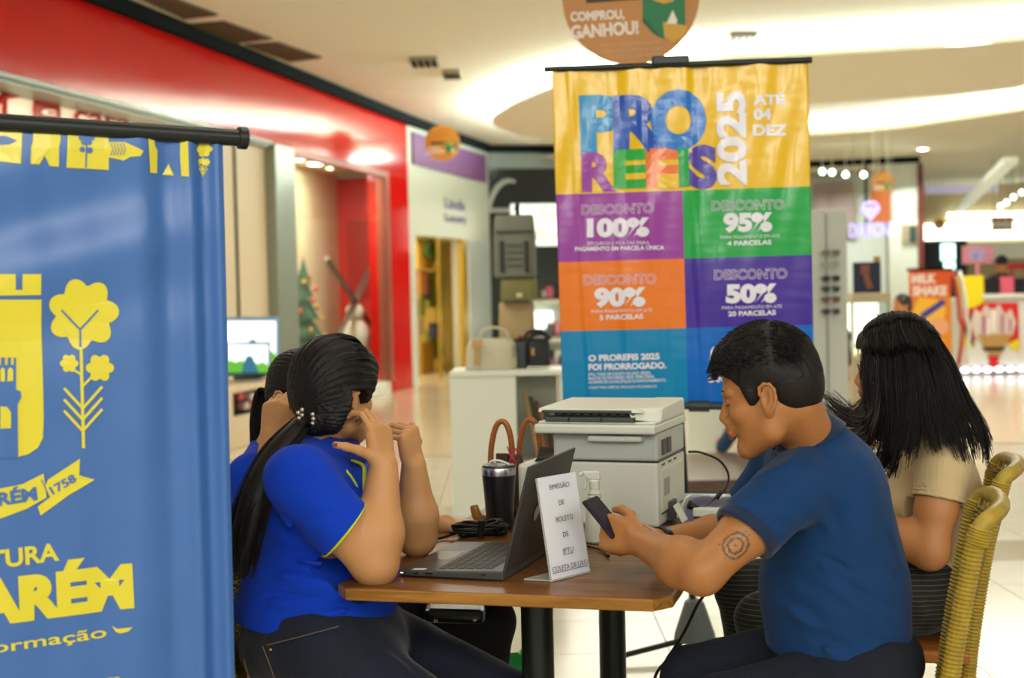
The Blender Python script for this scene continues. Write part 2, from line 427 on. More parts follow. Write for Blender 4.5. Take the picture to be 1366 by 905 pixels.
lip2 = [PZ(x, y, SZ) for x, y in [(760, 205), (900, 196), (1000, 188), (1080, 181), (1200, 171), (1366, 147), (1500, 128)]]
lip2 = catmull([(p.x, p.y, SZ) for p in lip2], 30)
poly = [(p.x, p.y) for p in lip2] + [(12, 14), (12, 45), (2.0, 45), (.2, 25.5)]
mb = MB(); mb.hexa([Vector((x, y, SZ)) for x, y in poly], [Vector((x, y, SZ + .035)) for x, y in poly])
part('lowered_panel', mb, m_ceil2, ceiling)
def cove(pts, inset, power, z):
    """hidden cove lamps standing on top of a lowered panel's edge, shining up and outwards"""
    nr = []
    for i in range(len(pts)):
        d = (pts[min(i + 1, len(pts) - 1)] - pts[max(i - 1, 0)]).normalized(); nr.append(Vector((d.y, -d.x, 0)))
    mb = MB()
    for i in range(len(pts) - 1):
        a, b = pts[i] - nr[i] * .20, pts[i + 1] - nr[i + 1] * .20; a2, b2 = pts[i] - nr[i] * .23, pts[i + 1] - nr[i + 1] * .23
        za, zb_ = SZ + .034, CZ
        mb.hexa([Vector((q.x, q.y, za)) for q in (a, b, b2, a2)], [Vector((q.x, q.y, zb_)) for q in (a, b, b2, a2)])
    part('cove_upstand', mb, m_ceil, ceiling)
    for i in range(0, len(pts) - 3, 3):
        a, b = pts[i], pts[i + 3]; d = (b - a); L = d.length; d.normalize(); nrm = Vector((d.y, -d.x, 0))
        if nrm.y > 0 and inset == 1: nrm = nrm
        c = (a + b) / 2 - nrm * .09; c.z = z
        l = D.lights.new('cove_lamp', 'AREA'); l.shape = 'RECTANGLE'; l.size = L; l.size_y = .05; l.energy = power * L; l.color = (.86, 1.0, .94)
        o = D.objects.new('cove_lamp', l); COL.objects.link(o)
        zax = -(nrm * .35 + Vector((0, 0, .94))).normalized(); xax = d; yax = zax.cross(xax)
        o.matrix_world = Matrix.Translation(c) @ Matrix((xax, yax, zax)).transposed().to_4x4()
cove(lip1, 1, 26, SZ + .060)
cove(lip2, 1, 40, SZ + .060)
# air grilles in the ceiling by the red shop
m_grille = mat('grille_dark', '#4a4434', rough=.6, metal=.3)
gp = Plane((-3.3 + .25, 11.6), (-1.48 + .25, 20))
for i, q in enumerate([[(178, -6), (222, -6), (292, 20), (246, 26)], [(252, 33), (300, 29), (364, 52), (312, 58)], [(326, 60), (372, 57), (430, 77), (386, 83)]]):
    c = [PZ(x, y, CZ - .01) for x, y in q]; t = thing('ceiling_grille', ['dark ceiling air grille nearest the top edge of the photo', 'dark ceiling air grille, middle one of the row beside the red fascia', 'dark ceiling air grille, farthest of the row beside the red fascia'][i], 'vent', tuple(sum(c, Vector()) / 4), 0, 'air grilles in the ceiling')
    mb = MB()
    mb.hexa([p for p in c], [p + Vector((0, 0, .008)) for p in c]); part('frame', mb, m_grille, t, world=True)
    for k in range(12):
        f0 = (k + .3) / 12; f1 = (k + .62) / 12
        a = c[0].lerp(c[3], f0); b = c[1].lerp(c[2], f0); a2 = c[0].lerp(c[3], f1); b2 = c[1].lerp(c[2], f1)
        mb = MB(); dz = Vector((0, 0, -.012)); mb.hexa([a, b, b2, a2], [a + dz, b + dz, b2 + dz, a2 + dz]); part('slat', mb, mat('grille_slat', '#6e664c', rough=.5), t, world=True)
def small_vent(x, y, w, lab):
    c = PZ(x, y, CZ); t = thing('ceiling_vent', lab, 'vent', tuple(c))
    mb = MB(); mb.box((0, 0, -.02), (w, .5, .04)); part('frame', mb, mat('vent_frame', '#9a917a', rough=.6), t)
    for k in range(4):
        mb = MB(); mb.box((-w * .36 + k * w * .24, 0, -.045), (w * .14, .42, .015)); part('slat', mb, m_dark, t)
small_vent(566, 80, .30, 'small dark square ceiling vent above the purple fascia')
small_vent(988, 49, .28, 'small dark ceiling vent above the colourful hanging banner')
small_vent(603, 97, .2, 'small pale ceiling vent beside the darker one')
def downlight(x, y, z, r, lab, power):
    c = PZ(x, y, z); t = thing('downlight', lab, 'lamp', tuple(c), 0, 'round ceiling downlights')
    mb = MB(); mb.lathe([(r, 0), (r * 1.25, 0), (r * 1.25, -.02), (r, -.02)], n=20, cap=False); part('trim_ring', mb, m_white, t)
    mb = MB(); mb.lathe([(r * .98, -.004), (r * .98, -.012)], n=20); part('lamp_glass', mb, mat('lamp_glass', '#ffffff', emit=22), t)
    l = D.lights.new('downlight_beam', 'SPOT'); l.energy = power; l.spot_size = R(120); l.shadow_soft_size = .08; l.color = (1, .95, .85)
    o = D.objects.new('downlight_beam', l); o.location = c + Vector((0, 0, -.06)); COL.objects.link(o)
downlight(1287, 22, CZ, .085, 'round bright ceiling downlight at the top right', 120)
downlight(1231, 198, SZ, .10, 'round bright ceiling downlight above the jewellery shop', 160)
downlight(880, -60, CZ, .085, 'round ceiling downlight above the hanging disc', 120)
downlight(300, 130 - 330, CZ, .085, 'round ceiling downlight over the blue banner', 90)
# ---- the line of shops on the left
LF = Plane((-3.3, 11.6), (-1.48, 20.0))
def sx(px, py=390): return LF.hit(px, py)[0]
s_end = sx(548); s_left = LF.hit(-330, 390)[0]
m_red = mat('glossy_red_panel', '#c20c07', rough=.13, spec=.3)
m_redin = mat('red_inner_wall', '#c4241c', rough=.5)
m_cream = mat('cream_wall', '#e0cda6', rough=.7)
m_pale = mat('pale_beige_panel', '#d9c8a8', rough=.5)
wl = MB(); pbox(wl, LF, s_left, s_end, 2.98, 3.74, -.25, .0)
wall_left = struct('wall_left', wl, m_red, label='glossy red shop fascia running along the left', bevel=.01)
mb = MB(); pbox(mb, LF, s_left, s_end, 3.72, 3.845, -.2, .10); struct('trim_1', mb, m_dark, label='black ceiling trim over the red fascia')
mb = MB(); pbox(mb, LF, s_left, sx(366), 2.93, 2.98, -.35, -.02); pbox(mb, LF, s_left, sx(366), 2.955, 2.985, -.02, .03); struct('trim_2', mb, m_grey, label='grey metal header under the red fascia')
# red pilaster, white plinth, thin window frame
mb = MB(); pbox(mb, LF, sx(521), s_end, 0, 2.98, -.3, 0); part('pilaster', mb, m_red, wall_left, world=True, bevel=.01)
mb = MB(); pbox(mb, LF, sx(396), sx(521), 0, .16, -.5, -.02); part('plinth', mb, m_white, wall_left, world=True, bevel=.01)
mb = MB(); pbox(mb, LF, sx(396), sx(521), 2.90, 2.98, -.12, .02); pbox(mb, LF, sx(516), sx(521), .16, 2.9, -.12, .02); part('window_frame', mb, mat('red_brown_frame', '#8e4a38', rough=.35, metal=.3), wall_left, world=True)
mb = MB(); pbox(mb, LF, sx(370), sx(396), 0, 2.98, -.3, .02); part('metal_pillar', mb, mat('grey_green_metal', '#8f9687', rough=.3, metal=.5), wall_left, world=True, bevel=.01)
mb = MB(); pbox(mb, LF, sx(296), sx(370), 0, 2.98, -.42, -.1); part('cream_pillar', mb, m_pale, wall_left, world=True, bevel=.01)
m_glass = mat('shop_glass', '#e8f4ee', rough=.02, trans=1.0, ior=1.12)
mb = MB(); pbox(mb, LF, sx(396), sx(521), .16, 2.9, -.05, -.04); o = struct('window_1', mb, m_glass, label='shop window of the red shop')
mb = MB(); pbox(mb, LF, sx(370), s_end, 0, 3.1, -1.15, -1.05); o = part('inner_wall', mb, m_cream, wall_left, world=True)
mb = MB(); pbox(mb, LF, s_end - .06, s_end - .01, 0, 3.0, -1.05, -.3); part('red_inner_wall', mb, m_redin, wall_left, world=True)
mb = MB(); pbox(mb, LF, s_end - .10, s_end - .06, 1.3, 2.4, -.9, -.4); part('red_panel', mb, mat('deep_red_panel', '#a3120f', rough=.4), wall_left, world=True)
# illuminated shop sign with a roof mark
sp = Plane(tuple(LF.at(0, 0, -.36).to_2d()), tuple(LF.at(5, 0, -.36).to_2d()))
mb = MB(); pbox(mb, LF, s_left, sx(292), 2.1, 2.93, -.50, -.36)
sign = part('shop_sign', mb, mat('lit_cream_sign', '#f6e3c0', emit=.5, rough=.4), None, world=True, loc=tuple(LF.at(sx(150), 1.9)), label='long cream shop sign with red roof mark and red lettering, behind the blue banner', cat='sign')
m_redl = mat('red_lettering', '#d0281e', rough=.4)
flat_text('lettering', 'casa de', sp, (96, 165), (222, 187), 26, m_redl, sign, off=.02, bold=.02)
mb = MB(); c = sp.hit(60, 150)
mb.hexa([sp.at(c[0] + math.cos(a) * .2, c[1] + math.sin(a) * .2, .01) for a in np.linspace(0, 6.28, 25)[:-1]], [sp.at(c[0] + math.cos(a) * .2, c[1] + math.sin(a) * .2, .03) for a in np.linspace(0, 6.28, 25)[:-1]]); part('round_mark', mb, m_redl, sign, world=True)
flat_text('lettering', 'c', sp, (50, 153), (69, 155), 11, mat('lit_cream_sign', '#f6e3c0'), sign, off=.04)
mb = MB()
for a, b in (((-40, 160), (3, 128)), ((3, 128), (52, 122))):
    p, q = sp.hit(*a), sp.hit(*b); A, B = sp.at(p[0], p[1], .02), sp.at(q[0], q[1], .02); mb.tube([A, B], .03, n=6)
p, q = sp.hit(3, 128), sp.hit(3, 155); mb.tube([sp.at(*p, .02), sp.at(*q, .02)], .022, n=6)
part('roof_mark', mb, m_redl, sign, world=True)
mb = MB(); pbox(mb, LF, s_left, sx(396), 0, 3.1, -2.3, -2.2); part('inner_wall', mb, m_cream, wall_left, world=True)
mb = MB(); pbox(mb, LF, s_left, s_end, 3.05, 3.15, -2.3, -.26); part('inner_ceiling', mb, m_cream, wall_left, world=True)
# ---- white shop with the purple band
a = LF.at(s_end, 0); e = P(655, 390, 24.6)
WF = Plane((a.x, a.y), (e.x, e.y))
def wx(px, py=390): return WF.hit(px, py)[0]
m_wcool = mat('cool_white_panel', '#d3d9cc', rough=.25)
mb = MB(); pbox(mb, WF, 0, wx(655), WF.hit(600, 318)[1], 3.74, -.3, 0)
wall_back = struct('wall_back', mb, m_wcool, label='white shopfront with a purple band, behind the bags')
mb = MB(); pbox(mb, WF, 0, wx(655), 3.72, 3.845, -.2, .1); struct('trim_3', mb, m_dark, label='black ceiling trim over the white shopfront')
mb = MB(); pbox(mb, WF, wx(553), wx(650), WF.hit(600, 232)[1], WF.hit(600, 193)[1], 0, .03); part('purple_band', mb, mat('purple_band', '#6b3f74', rough=.6), wall_back, world=True)
mb = MB(); pbox(mb, WF, 0, wx(556), 0, WF.hit(600, 318)[1], -.3, 0); part('pillar', mb, m_wcool, wall_back, world=True)
mb = MB(); pbox(mb, WF, wx(627), wx(655), 0, WF.hit(600, 318)[1], -.3, 0); part('pillar', mb, mat('cool_grey_panel', '#b9c2c0', rough=.3), wall_back, world=True)
m_pt = mat('violet_lettering', '#6d6590', rough=.4)
flat_text('lettering', 'Linda', WF, (593, 277), (620, 281), 14, m_pt, wall_back, off=.01)
flat_text('lettering', 'Luxury', WF, (593, 295), (622, 298), 11, m_pt, wall_back, off=.01)
mb = MB(); pbox(mb, WF, 0, WF.len, 2.5, 2.6, -2.6, -.3); part('inner_ceiling', mb, m_cream, wall_back, world=True)
mb = MB(); pbox(mb, WF, WF.len - .06, WF.len, 0, 2.6, -2.6, -.3); part('partition', mb, mat('yellow_inner_wall', '#d6c070', rough=.6), wall_back, world=True)
mb = MB(); pbox(mb, WF, wx(556), WF.len, 0, 2.5, -2.6, -2.5); part('inner_wall', mb, mat('yellow_inner_wall', '#d6c070', rough=.6), wall_back, world=True)
mb = MB(); pbox(mb, WF, wx(556), wx(556) + .04, 0, 2.3, -2.5, -.3); part('inner_wall', mb, mat('yellow_inner_wall', '#d6c070'), wall_back, world=True)
mb = MB(); pbox(mb, WF, wx(619), wx(624), 0, WF.hit(600, 318)[1], -.08, 0); pbox(mb, WF, wx(588), wx(590), 0, WF.hit(600, 318)[1], -.06, -.02); part('door_frame', mb, mat('brass_frame', '#b49a3e', rough=.3, metal=.6), wall_back, world=True)
o = area_lamp('shop_lamp', tuple(WF.at(wx(585), 2.45, -1.2)), .4, 60, (1, .8, .45))
o = area_lamp('shop_lamp', tuple(LF.at(sx(430), 3.03, -.6)), .3, 75, (1, .85, .7))
o = area_lamp('shop_lamp', tuple(LF.at(sx(490), 3.03, -.6)), .3, 45, (1, .9, .8))
# ---- dark shop behind the bags
e2 = P(760, 390, 25.2); DF = Plane((e.x, e.y), (e2.x + 2.8, e2.y + .5))
mb = MB(); pbox(mb, DF, 0, DF.len, 2.78, 3.74, -.2, 0)
wall_far = struct('wall_far', mb, mat('black_gloss_panel', '#14181a', rough=.2), label='black glossy shopfront behind the bag stand')
mb = MB(); pbox(mb, DF, 0, DF.len, 3.72, 3.845, -.2, .1); struct('trim_4', mb, m_dark, label='black ceiling trim over the dark shopfront')
mb = MB(); pbox(mb, DF, 0, DF.len, 3.45, 3.72, 0, .04); part('grey_band', mb, mat('grey_band', '#7d8a88', rough=.3), wall_far, world=True)
c = DF.hit(683, 262); pts = [DF.at(c[0] + math.cos(t) * .38 - .05, c[1] - .35 + math.sin(t) * .62, .03) for t in np.linspace(R(75), R(175), 12)]
mb = MB(); mb.tube(pts, [.05 + .05 * math.sin(i / 11 * 3.14) for i in range(12)], n=8, flat=.5); part('pale_arc', mb, mat('pale_arc', '#b8c4bd', rough=.4), wall_far, world=True)
mb = MB(); pbox(mb, DF, 0, DF.len, 0, 2.78, -1.6, -1.5); part('inner_wall', mb, mat('dim_inner_wall', '#3b4440', rough=.6), wall_far, world=True)
# ---- shops on the right
RF = Plane(tuple(P(1078, 390, 26.5).to_2d()), tuple(P(1232, 390, 26.0).to_2d()))
def rx(px, py=390): return RF.hit(px, py)[0]
mb = MB(); pbox(mb, RF, -.6, rx(1186), 0, RF.hit(1150, 218)[1], -3.1, -3.0); pbox(mb, RF, rx(1186), rx(1225), 0, RF.hit(1200, 218)[1], -.1, 0)
m_rw = mat('white_green_wall', '#cdd6ca', rough=.3)
wall_right = struct('wall_right', mb, m_rw, label='white jewellery shopfront on the right')
mb = MB(); pbox(mb, RF, -.6, rx(1229), RF.hit(1150, 219)[1], RF.hit(1150, 212)[1], -.3, .05); struct('trim_5', mb, m_dark, label='black trim over the white jewellery shopfront')
mb = MB(); pbox(mb, RF, rx(1226), rx(1233), 0, RF.hit(1230, 218)[1], -.2, .05); part('red_edge', mb, mat('dark_red_edge', '#6a2a22', rough=.4), wall_right, world=True)
mb = MB(); pbox(mb, RF, rx(1155), rx(1159), 2.2, RF.hit(1150, 220)[1], -.1, 0); part('mullion', mb, m_dark, wall_right, world=True)
mb = MB(); pbox(mb, RF, rx(1080), rx(1142), 2.3, 3.4, -2.9, -2.8); part('photo_poster', mb, mat('grey_pink_poster', '#a08f86', var=.35, vscale=1.2), wall_right, world=True)
area_lamp('shop_lamp', tuple(RF.at(rx(1206), 3.3, .5)), .3, 28, (.9, 1, .93), rot=(R(-25), 0, 0))
area_lamp('shop_lamp', tuple(RF.at(rx(1130), 3.2, -1.2)), 1.2, 70, (.95, 1, .95))
# distant hall: bulkheads with strip lights
mb = MB(); FP = Plane(tuple(P(1225, 390, 34).to_2d()), tuple(P(1420, 390, 34).to_2d()))
def fx(px, py=330): return FP.hit(px, py)[0]
pbox(mb, FP, -6, fx(1520), 0, 3.62, -.2, 0)
wall_end = struct('wall_end', mb, mat('end_wall', '#b9a67c', rough=.7), label='tan end wall far behind the ice cream kiosk')
mb = MB(); pboxpx(mb, FP, 1233, 1460, 297, 318, 0, .1); o = part('strip_light', mb, mat('strip_light', '#f4fff4', emit=3.2), wall_end, world=True)
mb = MB(); pboxpx(mb, FP, 1262, 1460, 283, 290, 0.1, .2); o = part('strip_light', mb, mat('strip_light', '#f4fff4', emit=3.2), wall_end, world=True)
mb = MB(); pboxpx(mb, FP, 1233, 1330, 237, 258, 0, .08); o = part('lilac_light_band', mb, mat('lilac_band', '#c2bcd4', emit=.25), wall_end, world=True)
mb = MB(); pboxpx(mb, FP, 1233, 1285, 322, 420, 0, .3); part('dark_recess', mb, mat('navy_recess', '#101826', rough=.4), wall_end, world=True)
mb = MB(); pboxpx(mb, FP, 1285, 1460, 322, 345, 0, .3); part('white_band', mb, m_white, wall_end, world=True)
for i, (x0, y0, x1, y1, lab) in enumerate([(1250, 326, 1268, 348, 'upper'), (1254, 350, 1268, 360, 'lower')]):
    mb = MB(); pboxpx(mb, FP, x0, x1, y0, y1, .31, .34); part('light_panel', mb, mat('cyan_screen', '#c9fff2', emit=2.5), None, world=True, loc=tuple(FP.at(fx(1259), 2, .3)), label='%s white-blue lit panel on the dark recess left of the pink sign' % lab, cat='sign')
# white sloping roof beam of the far passage
a = P(1344, 218, 22); b = P(1276, 284, 33)
mb = MB(); mb.hexa([a + Vector((-.06, 0, 0)), b + Vector((-.06, 0, 0)), b + Vector((.16, 0, 0)), a + Vector((.16, 0, 0))], [a + Vector((-.06, 0, .1)), b + Vector((-.06, 0, .1)), b + Vector((.16, 0, .1)), a + Vector((.16, 0, .1))]); struct('trim_6', mb, mat('pale_beam', '#e6ecd8', emit=.25), label='white sloping beam under the far ceiling')
mb = MB(); c = [PZ(1352, 232, 3.3), PZ(1500, 232, 3.3), PZ(1500, 284, 3.3), PZ(1300, 284, 3.3)]
# ================================================================== BANNERS
def printed(mb, m, parent, name='print', solid=0.0, label=None):
    return part(name, mb, m, parent, world=True, kind='stuff', label=label, solid=solid)
class Sheet:
    """hanging vinyl sheet on a vertical plane, with waves; hit() and pos() share the plane's coordinates"""
    def __init__(s, pl, wave): s.pl = pl; s.wave = wave
    def hit(s, x, y): return s.pl.hit(x, y)
    def pos(s, a, b, off=0.0): return s.pl.at(a, b, s.wave(a, b) + off)
def sheet_print(mb, S, vs, fs, off):
    mb.add([S.pos(a, b, off) for a, b in vs], fs)
def sheet_text(mb, S, txt, p0, p1, h, bold=.02, off=.0022, step=.03, **kw):
    vs, fs = fit_text(txt, S, p0, p1, h, bold, step=step, **kw); sheet_print(mb, S, vs, fs, off)
def sheet_poly(mb, S, px, off, step=.03):
    pts = [S.hit(*p) for p in px]; vs, fs = cut_grid(pts, [tuple(range(len(pts)))], step); sheet_print(mb, S, vs, fs, off)
def sheet_line(mb, S, px, wpx, off, scale):
    pts = [S.pos(*S.hit(*p), off) for p in px]
    n = S.pl.n; vs = []; fs = []
    for i, p in enumerate(pts):
        t = (pts[min(i + 1, len(pts) - 1)] - pts[max(i - 1, 0)]).normalized(); sd = n.cross(t).normalized() * (wpx / scale / 2); vs += [p - sd, p + sd]
    for i in range(len(pts) - 1): fs.append((2 * i, 2 * i + 1, 2 * i + 3, 2 * i + 2))
    mb.add(vs, fs)
def ellipse_px(cx, cy, a, b, n=28, a0=0, a1=2 * math.pi):
    return [(cx + a * math.cos(a0 + (a1 - a0) * i / n), cy + b * math.sin(a0 + (a1 - a0) * i / n)) for i in range(n)]
m_rod = mat('black_plastic_rod', '#141a1a', rough=.35)
# ---- far banner (tax campaign)
Bp = Plane(tuple(P(727, 300, 5.22).to_2d()), tuple(P(1083, 300, 5.15).to_2d()))
sTL = Bp.hit(736, 92); sTR = Bp.hit(1078, 82); sBL = Bp.hit(751, 537); sBR = Bp.hit(1087, 541)
zt = (sTL[1] + sTR[1]) / 2; zb = (sBL[1] + sBR[1]) / 2
def bwave(s, z):
    v = (zt - z) / (zt - zb); w = .0
    w += .0075 * math.sin(s * 17 + .8 + v * 1.6) * (1 - .55 * v)
    w += .006 * math.sin((s - .12 * v) * 41 + 1.1) * max(0, 1 - v * 1.5)
    w += .0035 * math.sin((s + .28 * v) * 63) * max(0, .9 - abs(v - .25) * 2)
    for c, a, wd in ((.10, .009, .012), (.36, .008, .022), (.52, .010, .016), (.245, .005, .015)):
        w += a * math.exp(-((s - c - .06 * v) / wd) ** 2) * (1 - .5 * v)
    w += .0004 * noise.noise(Vector((s * 9, z * 40, 2))) + .003 * noise.noise(Vector((s * 7, z * 4, 5)))
    w += .012 * math.exp(-((s - .02) / .03) ** 2) * v
    return w
S1 = Sheet(Bp, bwave)
t1 = thing('hanging_banner', 'tall multicoloured vinyl banner headed in yellow, on a tripod stand behind the printer', 'banner', tuple(PZ(928, 880, 0)))
mv = [mat('banner_yellow', '#eec000', rough=.22, coat=.28), mat('banner_purple', '#9a3aa0', rough=.22, coat=.28), mat('banner_green', '#05a53f', rough=.22, coat=.28),
      mat('banner_orange', '#ef7b0a', rough=.22, coat=.28), mat('banner_violet', '#43269b', rough=.22, coat=.28), mat('banner_cyan', '#0787bd', rough=.22, coat=.28), mat('banner_blue', '#0668c8', rough=.22, coat=.28)]
mb = MB(); NU = 96; rows = [(0, .368, 60), (.368, .569, 34), (.569, .775, 34), (.775, 1.0, 36)]; vlist = []
for a, b, k in rows: vlist += [(a + (b - a) * i / k) for i in range(k)]
vlist.append(1.0)
for v in vlist:
    z = zt + (zb - zt) * v
    for i in range(NU + 1):
        u = i / NU; s = (sTL[0] + (sBL[0] - sTL[0]) * v) * (1 - u) + (sTR[0] + (sBR[0] - sTR[0]) * v) * u
        mb.v.append(tuple(S1.pos(s, z + (u - .5) * .006)))
for j in range(len(vlist) - 1):
    vm = (vlist[j] + vlist[j + 1]) / 2; r = 0 if vm < .368 else 1 if vm < .569 else 2 if vm < .775 else 3
    for i in range(NU):
        mb.f.append((j * (NU + 1) + i, j * (NU + 1) + i + 1, (j + 1) * (NU + 1) + i + 1, (j + 1) * (NU + 1) + i))
        mb.m.append([0, (1, 2)[i >= NU / 2], (3, 4)[i >= NU / 2], (5, 6)[i >= NU / 2]][r])
part('banner_sheet', mb, mv, t1, world=True, smooth='all', solid=.0012)
mw = mat('banner_white', '#e8e6ee', rough=.3, coat=.4)
# PRO
mb = MB(); sheet_text(mb, S1, 'P', (774, 202), (833, 200), 74, .055, off=.0022, step=.02); printed(mb, mat('print_sky', '#0a8cc6', rough=.25, coat=.5), t1)
mb = MB(); sheet_text(mb, S1, 'R', (818, 199), (890, 197), 71, .055, off=.0030, step=.02); printed(mb, mat('print_royal', '#0a4fb4', rough=.25, coat=.5), t1)
mb = MB(); sheet_text(mb, S1, 'O', (868, 195), (943, 193), 72, .065, off=.0038, step=.02); printed(mb, mat('print_azure', '#0b74cc', rough=.25, coat=.5), t1)
# REFIS
mb = MB(); sheet_text(mb, S1, 'R', (776, 253), (822, 252), 49, .055, off=.0026, step=.02); printed(mb, mv[1], t1)
mb = MB(); sheet_poly(mb, S1, [(819, 252), (862, 251), (861, 199), (818, 200)], .0036); printed(mb, mat('print_green', '#12a82c', rough=.25, coat=.5), t1)
mb = MB(); sheet_poly(mb, S1, [(862, 251), (906, 250), (905, 198), (861, 199)], .0034); printed(mb, mat('print_orange', '#ee7412', rough=.25, coat=.5), t1)
mb = MB()
for q in ([(834, 215), (861, 214), (861, 220), (834, 221)], [(834, 232), (861, 231), (861, 239), (834, 240)]): sheet_poly(mb, S1, q, .0044)
for q in ([(877, 214), (905, 213), (905, 220), (877, 221)], [(877, 233), (905, 232), (905, 251), (877, 251)]): sheet_poly(mb, S1, q, .0044)
printed(mb, mv[0], t1)
mb = MB(); sheet_poly(mb, S1, [(906, 250), (920, 249), (918, 196), (904, 197)], .0040); printed(mb, mv[2], t1)
mb = MB(); sheet_text(mb, S1, 'S', (919, 248), (957, 247), 53, .06, off=.0048, step=.02); printed(mb, mat('print_violet', '#4b3aa6', rough=.25, coat=.5), t1)
mb = MB()
sheet_text(mb, S1, '2025', (994, 247), (992, 121), 37, .045, off=.0056, step=.02)
for txt, a, b, h in (('ATÉ', (1004, 140), (1047, 139), 13), ('04', (1005, 160), (1029, 159), 14), ('DEZ', (1004, 181), (1050, 180), 14)):
    sheet_text(mb, S1, txt, a, b, h, .05, off=.003)
sheet_text(mb, S1, 'ITBI', (984, 186), (996, 152), 5, .02, off=.0062)
def desc(x0, x1, y0, y1, num, l1, l2, nb, wl2):
    cx = (x0 + x1) / 2
    for (t, a, b, h, bo) in ((num, (nb[0], y0 + nb[2]), (nb[1], y0 + nb[2] - 1), nb[3], .06),) + l1 + l2:
        sheet_text(mb, S1, t, a, b, h, bo, off=.003)
desc(0, 0, 0, 0, '100%', (('EM JUROS E MULTAS PARA', (784, 327), (866, 326), 4.5, .0), ('PAGAMENTO EM PARCELA ÚNICA', (767, 335), (886, 333), 5.5, .035)), (), (783, 866, 315, 23), 0)
desc(0, 0, 0, 0, '95%', (('PARA PAGAMENTO EM ATÉ', (961, 319), (1040, 317), 4.5, .0), ('4 PARCELAS', (970, 328), (1029, 326), 6, .035)), (), (965, 1030, 308, 23), 0)
desc(0, 0, 0, 0, '90%', (('PARA PAGAMENTO EM ATÉ', (789, 418), (870, 416), 4.5, .0), ('5 PARCELAS', (800, 427), (858, 425), 6.5, .035)), (), (793, 861, 408, 23), 0)
desc(0, 0, 0, 0, '50%', (('PARA PAGAMENTO EM ATÉ', (963, 413), (1043, 411), 4.5, .0), ('20 PARCELAS', (971, 422), (1035, 420), 6.5, .035)), (), (968, 1036, 403, 23), 0)
for a, b, h, t, bo in (((785, 482), (880, 479), 8, 'O PROREFIS 2025', .045), ((785, 494), (889, 491), 8, 'FOI PRORROGADO.', .045), ((785, 502), (868, 499), 4, 'IPTU, TAXA DE COLETA DE LIXO, ISSQN,', .02),
                ((785, 507), (873, 504), 4, 'MULTAS DE NATUREZA NÃO TRIBUTÁRIA,', .02), ((785, 512), (889, 509), 4, 'ALVARÁS DE LOCALIZAÇÃO E FUNCIONAMENTO.', .02), ((785, 519), (876, 517), 3.4, 'VÁLIDO PARA DÉBITOS VENCIDOS ATÉ JANEIRO/25', .01)):
    sheet_text(mb, S1, t, a, b, h, bo, off=.003)
sheet_text(mb, S1, 'SANTARÉM', (945, 510), (1002, 509), 8, .04, off=.003)
sheet_poly(mb, S1, [(960, 464), (985, 463), (985, 488), (972, 498), (961, 489)], .003)
for q in ([(948, 468), (952, 462), (956, 470), (956, 484), (951, 488), (947, 480)],): sheet_poly(mb, S1, q, .003)
sheet_line(mb, S1, [(946, 492), (958, 498), (972, 501), (990, 498)], 3.5, .003, 366)
printed(mb, mw, t1)
# outlined DESCONTO words
mb = MB()
def outline_text(mb, S, txt, p0, p1, h, w, off, bold=.02):
    vs, fs = text_mesh(txt, bold); x0 = min(v[0] for v in vs); x1 = max(v[0] for v in vs)
    ec = {}
    for f in fs:
        for i in range(len(f)):
            e = tuple(sorted((f[i], f[(i + 1) % len(f)]))); ec[e] = ec.get(e, 0) + 1
    a = Vector(S.hit(*p0)); b = Vector(S.hit(*p1)); u = b - a; W = u.length; u.normalize(); n = Vector((-u.y, u.x)); H = abs(S.hit(p0[0], p0[1] - h)[1] - a.y)
    q = [a + u * ((x - x0) / (x1 - x0) * W) + n * (y / .73 * H) for x, y in vs]
    for (i, j), c in ec.items():
        if c != 1: continue
        d = (q[j] - q[i]);
        if d.length < 1e-6: continue
        d.normalize(); m2 = Vector((-d.y, d.x)) * w / 2
        pts = [q[i] - m2, q[j] - m2, q[j] + m2, q[i] + m2]; mb.add([S.pos(p.x, p.y, off) for p in pts], [(0, 1, 2, 3)])
for a, b in (((776, 286), (872, 284)), ((950, 281), (1046, 279)), ((779, 380), (875, 378)), ((953, 373), (1050, 371))):
    outline_text(mb, S1, 'DESCONTO', a, b, 13, .0022, .003)
printed(mb, mat('banner_white_thin', '#d9c8dc', rough=.3), t1, 'outlined_print')
mb = MB(); r0, r1 = P(726, 93, 5.215), P(1083, 80, 5.145); mb.tube([r0, r1], .0115, n=14); part('top_rod', mb, m_rod, t1, world=True, smooth=True)
mb = MB(); r0, r1 = P(750, 540, 5.215), P(1090, 544, 5.145); mb.tube([r0, r1], .013, n=14); mb.tube([r0.lerp(r1, .50), r0.lerp(r1, .58)], .021, n=12); part('bottom_rod', mb, mat('grey_black_rod', '#2b3233', rough=.4), t1, world=True, smooth=True)
mb = MB(); c = P(894, 81, 5.18); mb.box(c, (.135, .04, .032), M=Matrix.Rotation(R(-.6), 3, 'Y')); part('rod_clamp', mb, m_rod, t1, world=True, bevel=.006)
hub = PZ(928, 872, 0) + Vector((0, .02, 0)); m_pole = mat('dark_green_metal_pole', '#1e2b28', rough=.35, metal=.5)
mb = MB(); mb.tube([hub + Vector((0, 0, .08)), P(908, 560, 5.23), c + Vector((0, .03, 0))], .0125, n=12); part('pole', mb, m_pole, t1, world=True, smooth=True)
mb = MB(); mb.lathe([(.02, .20), (.035, .19), (.075, .07), (.078, .045), (.03, .035)], c=hub, n=18); part('tripod_hub', mb, mat('grey_hub', '#596160', rough=.5), t1, world=True, smooth=True)
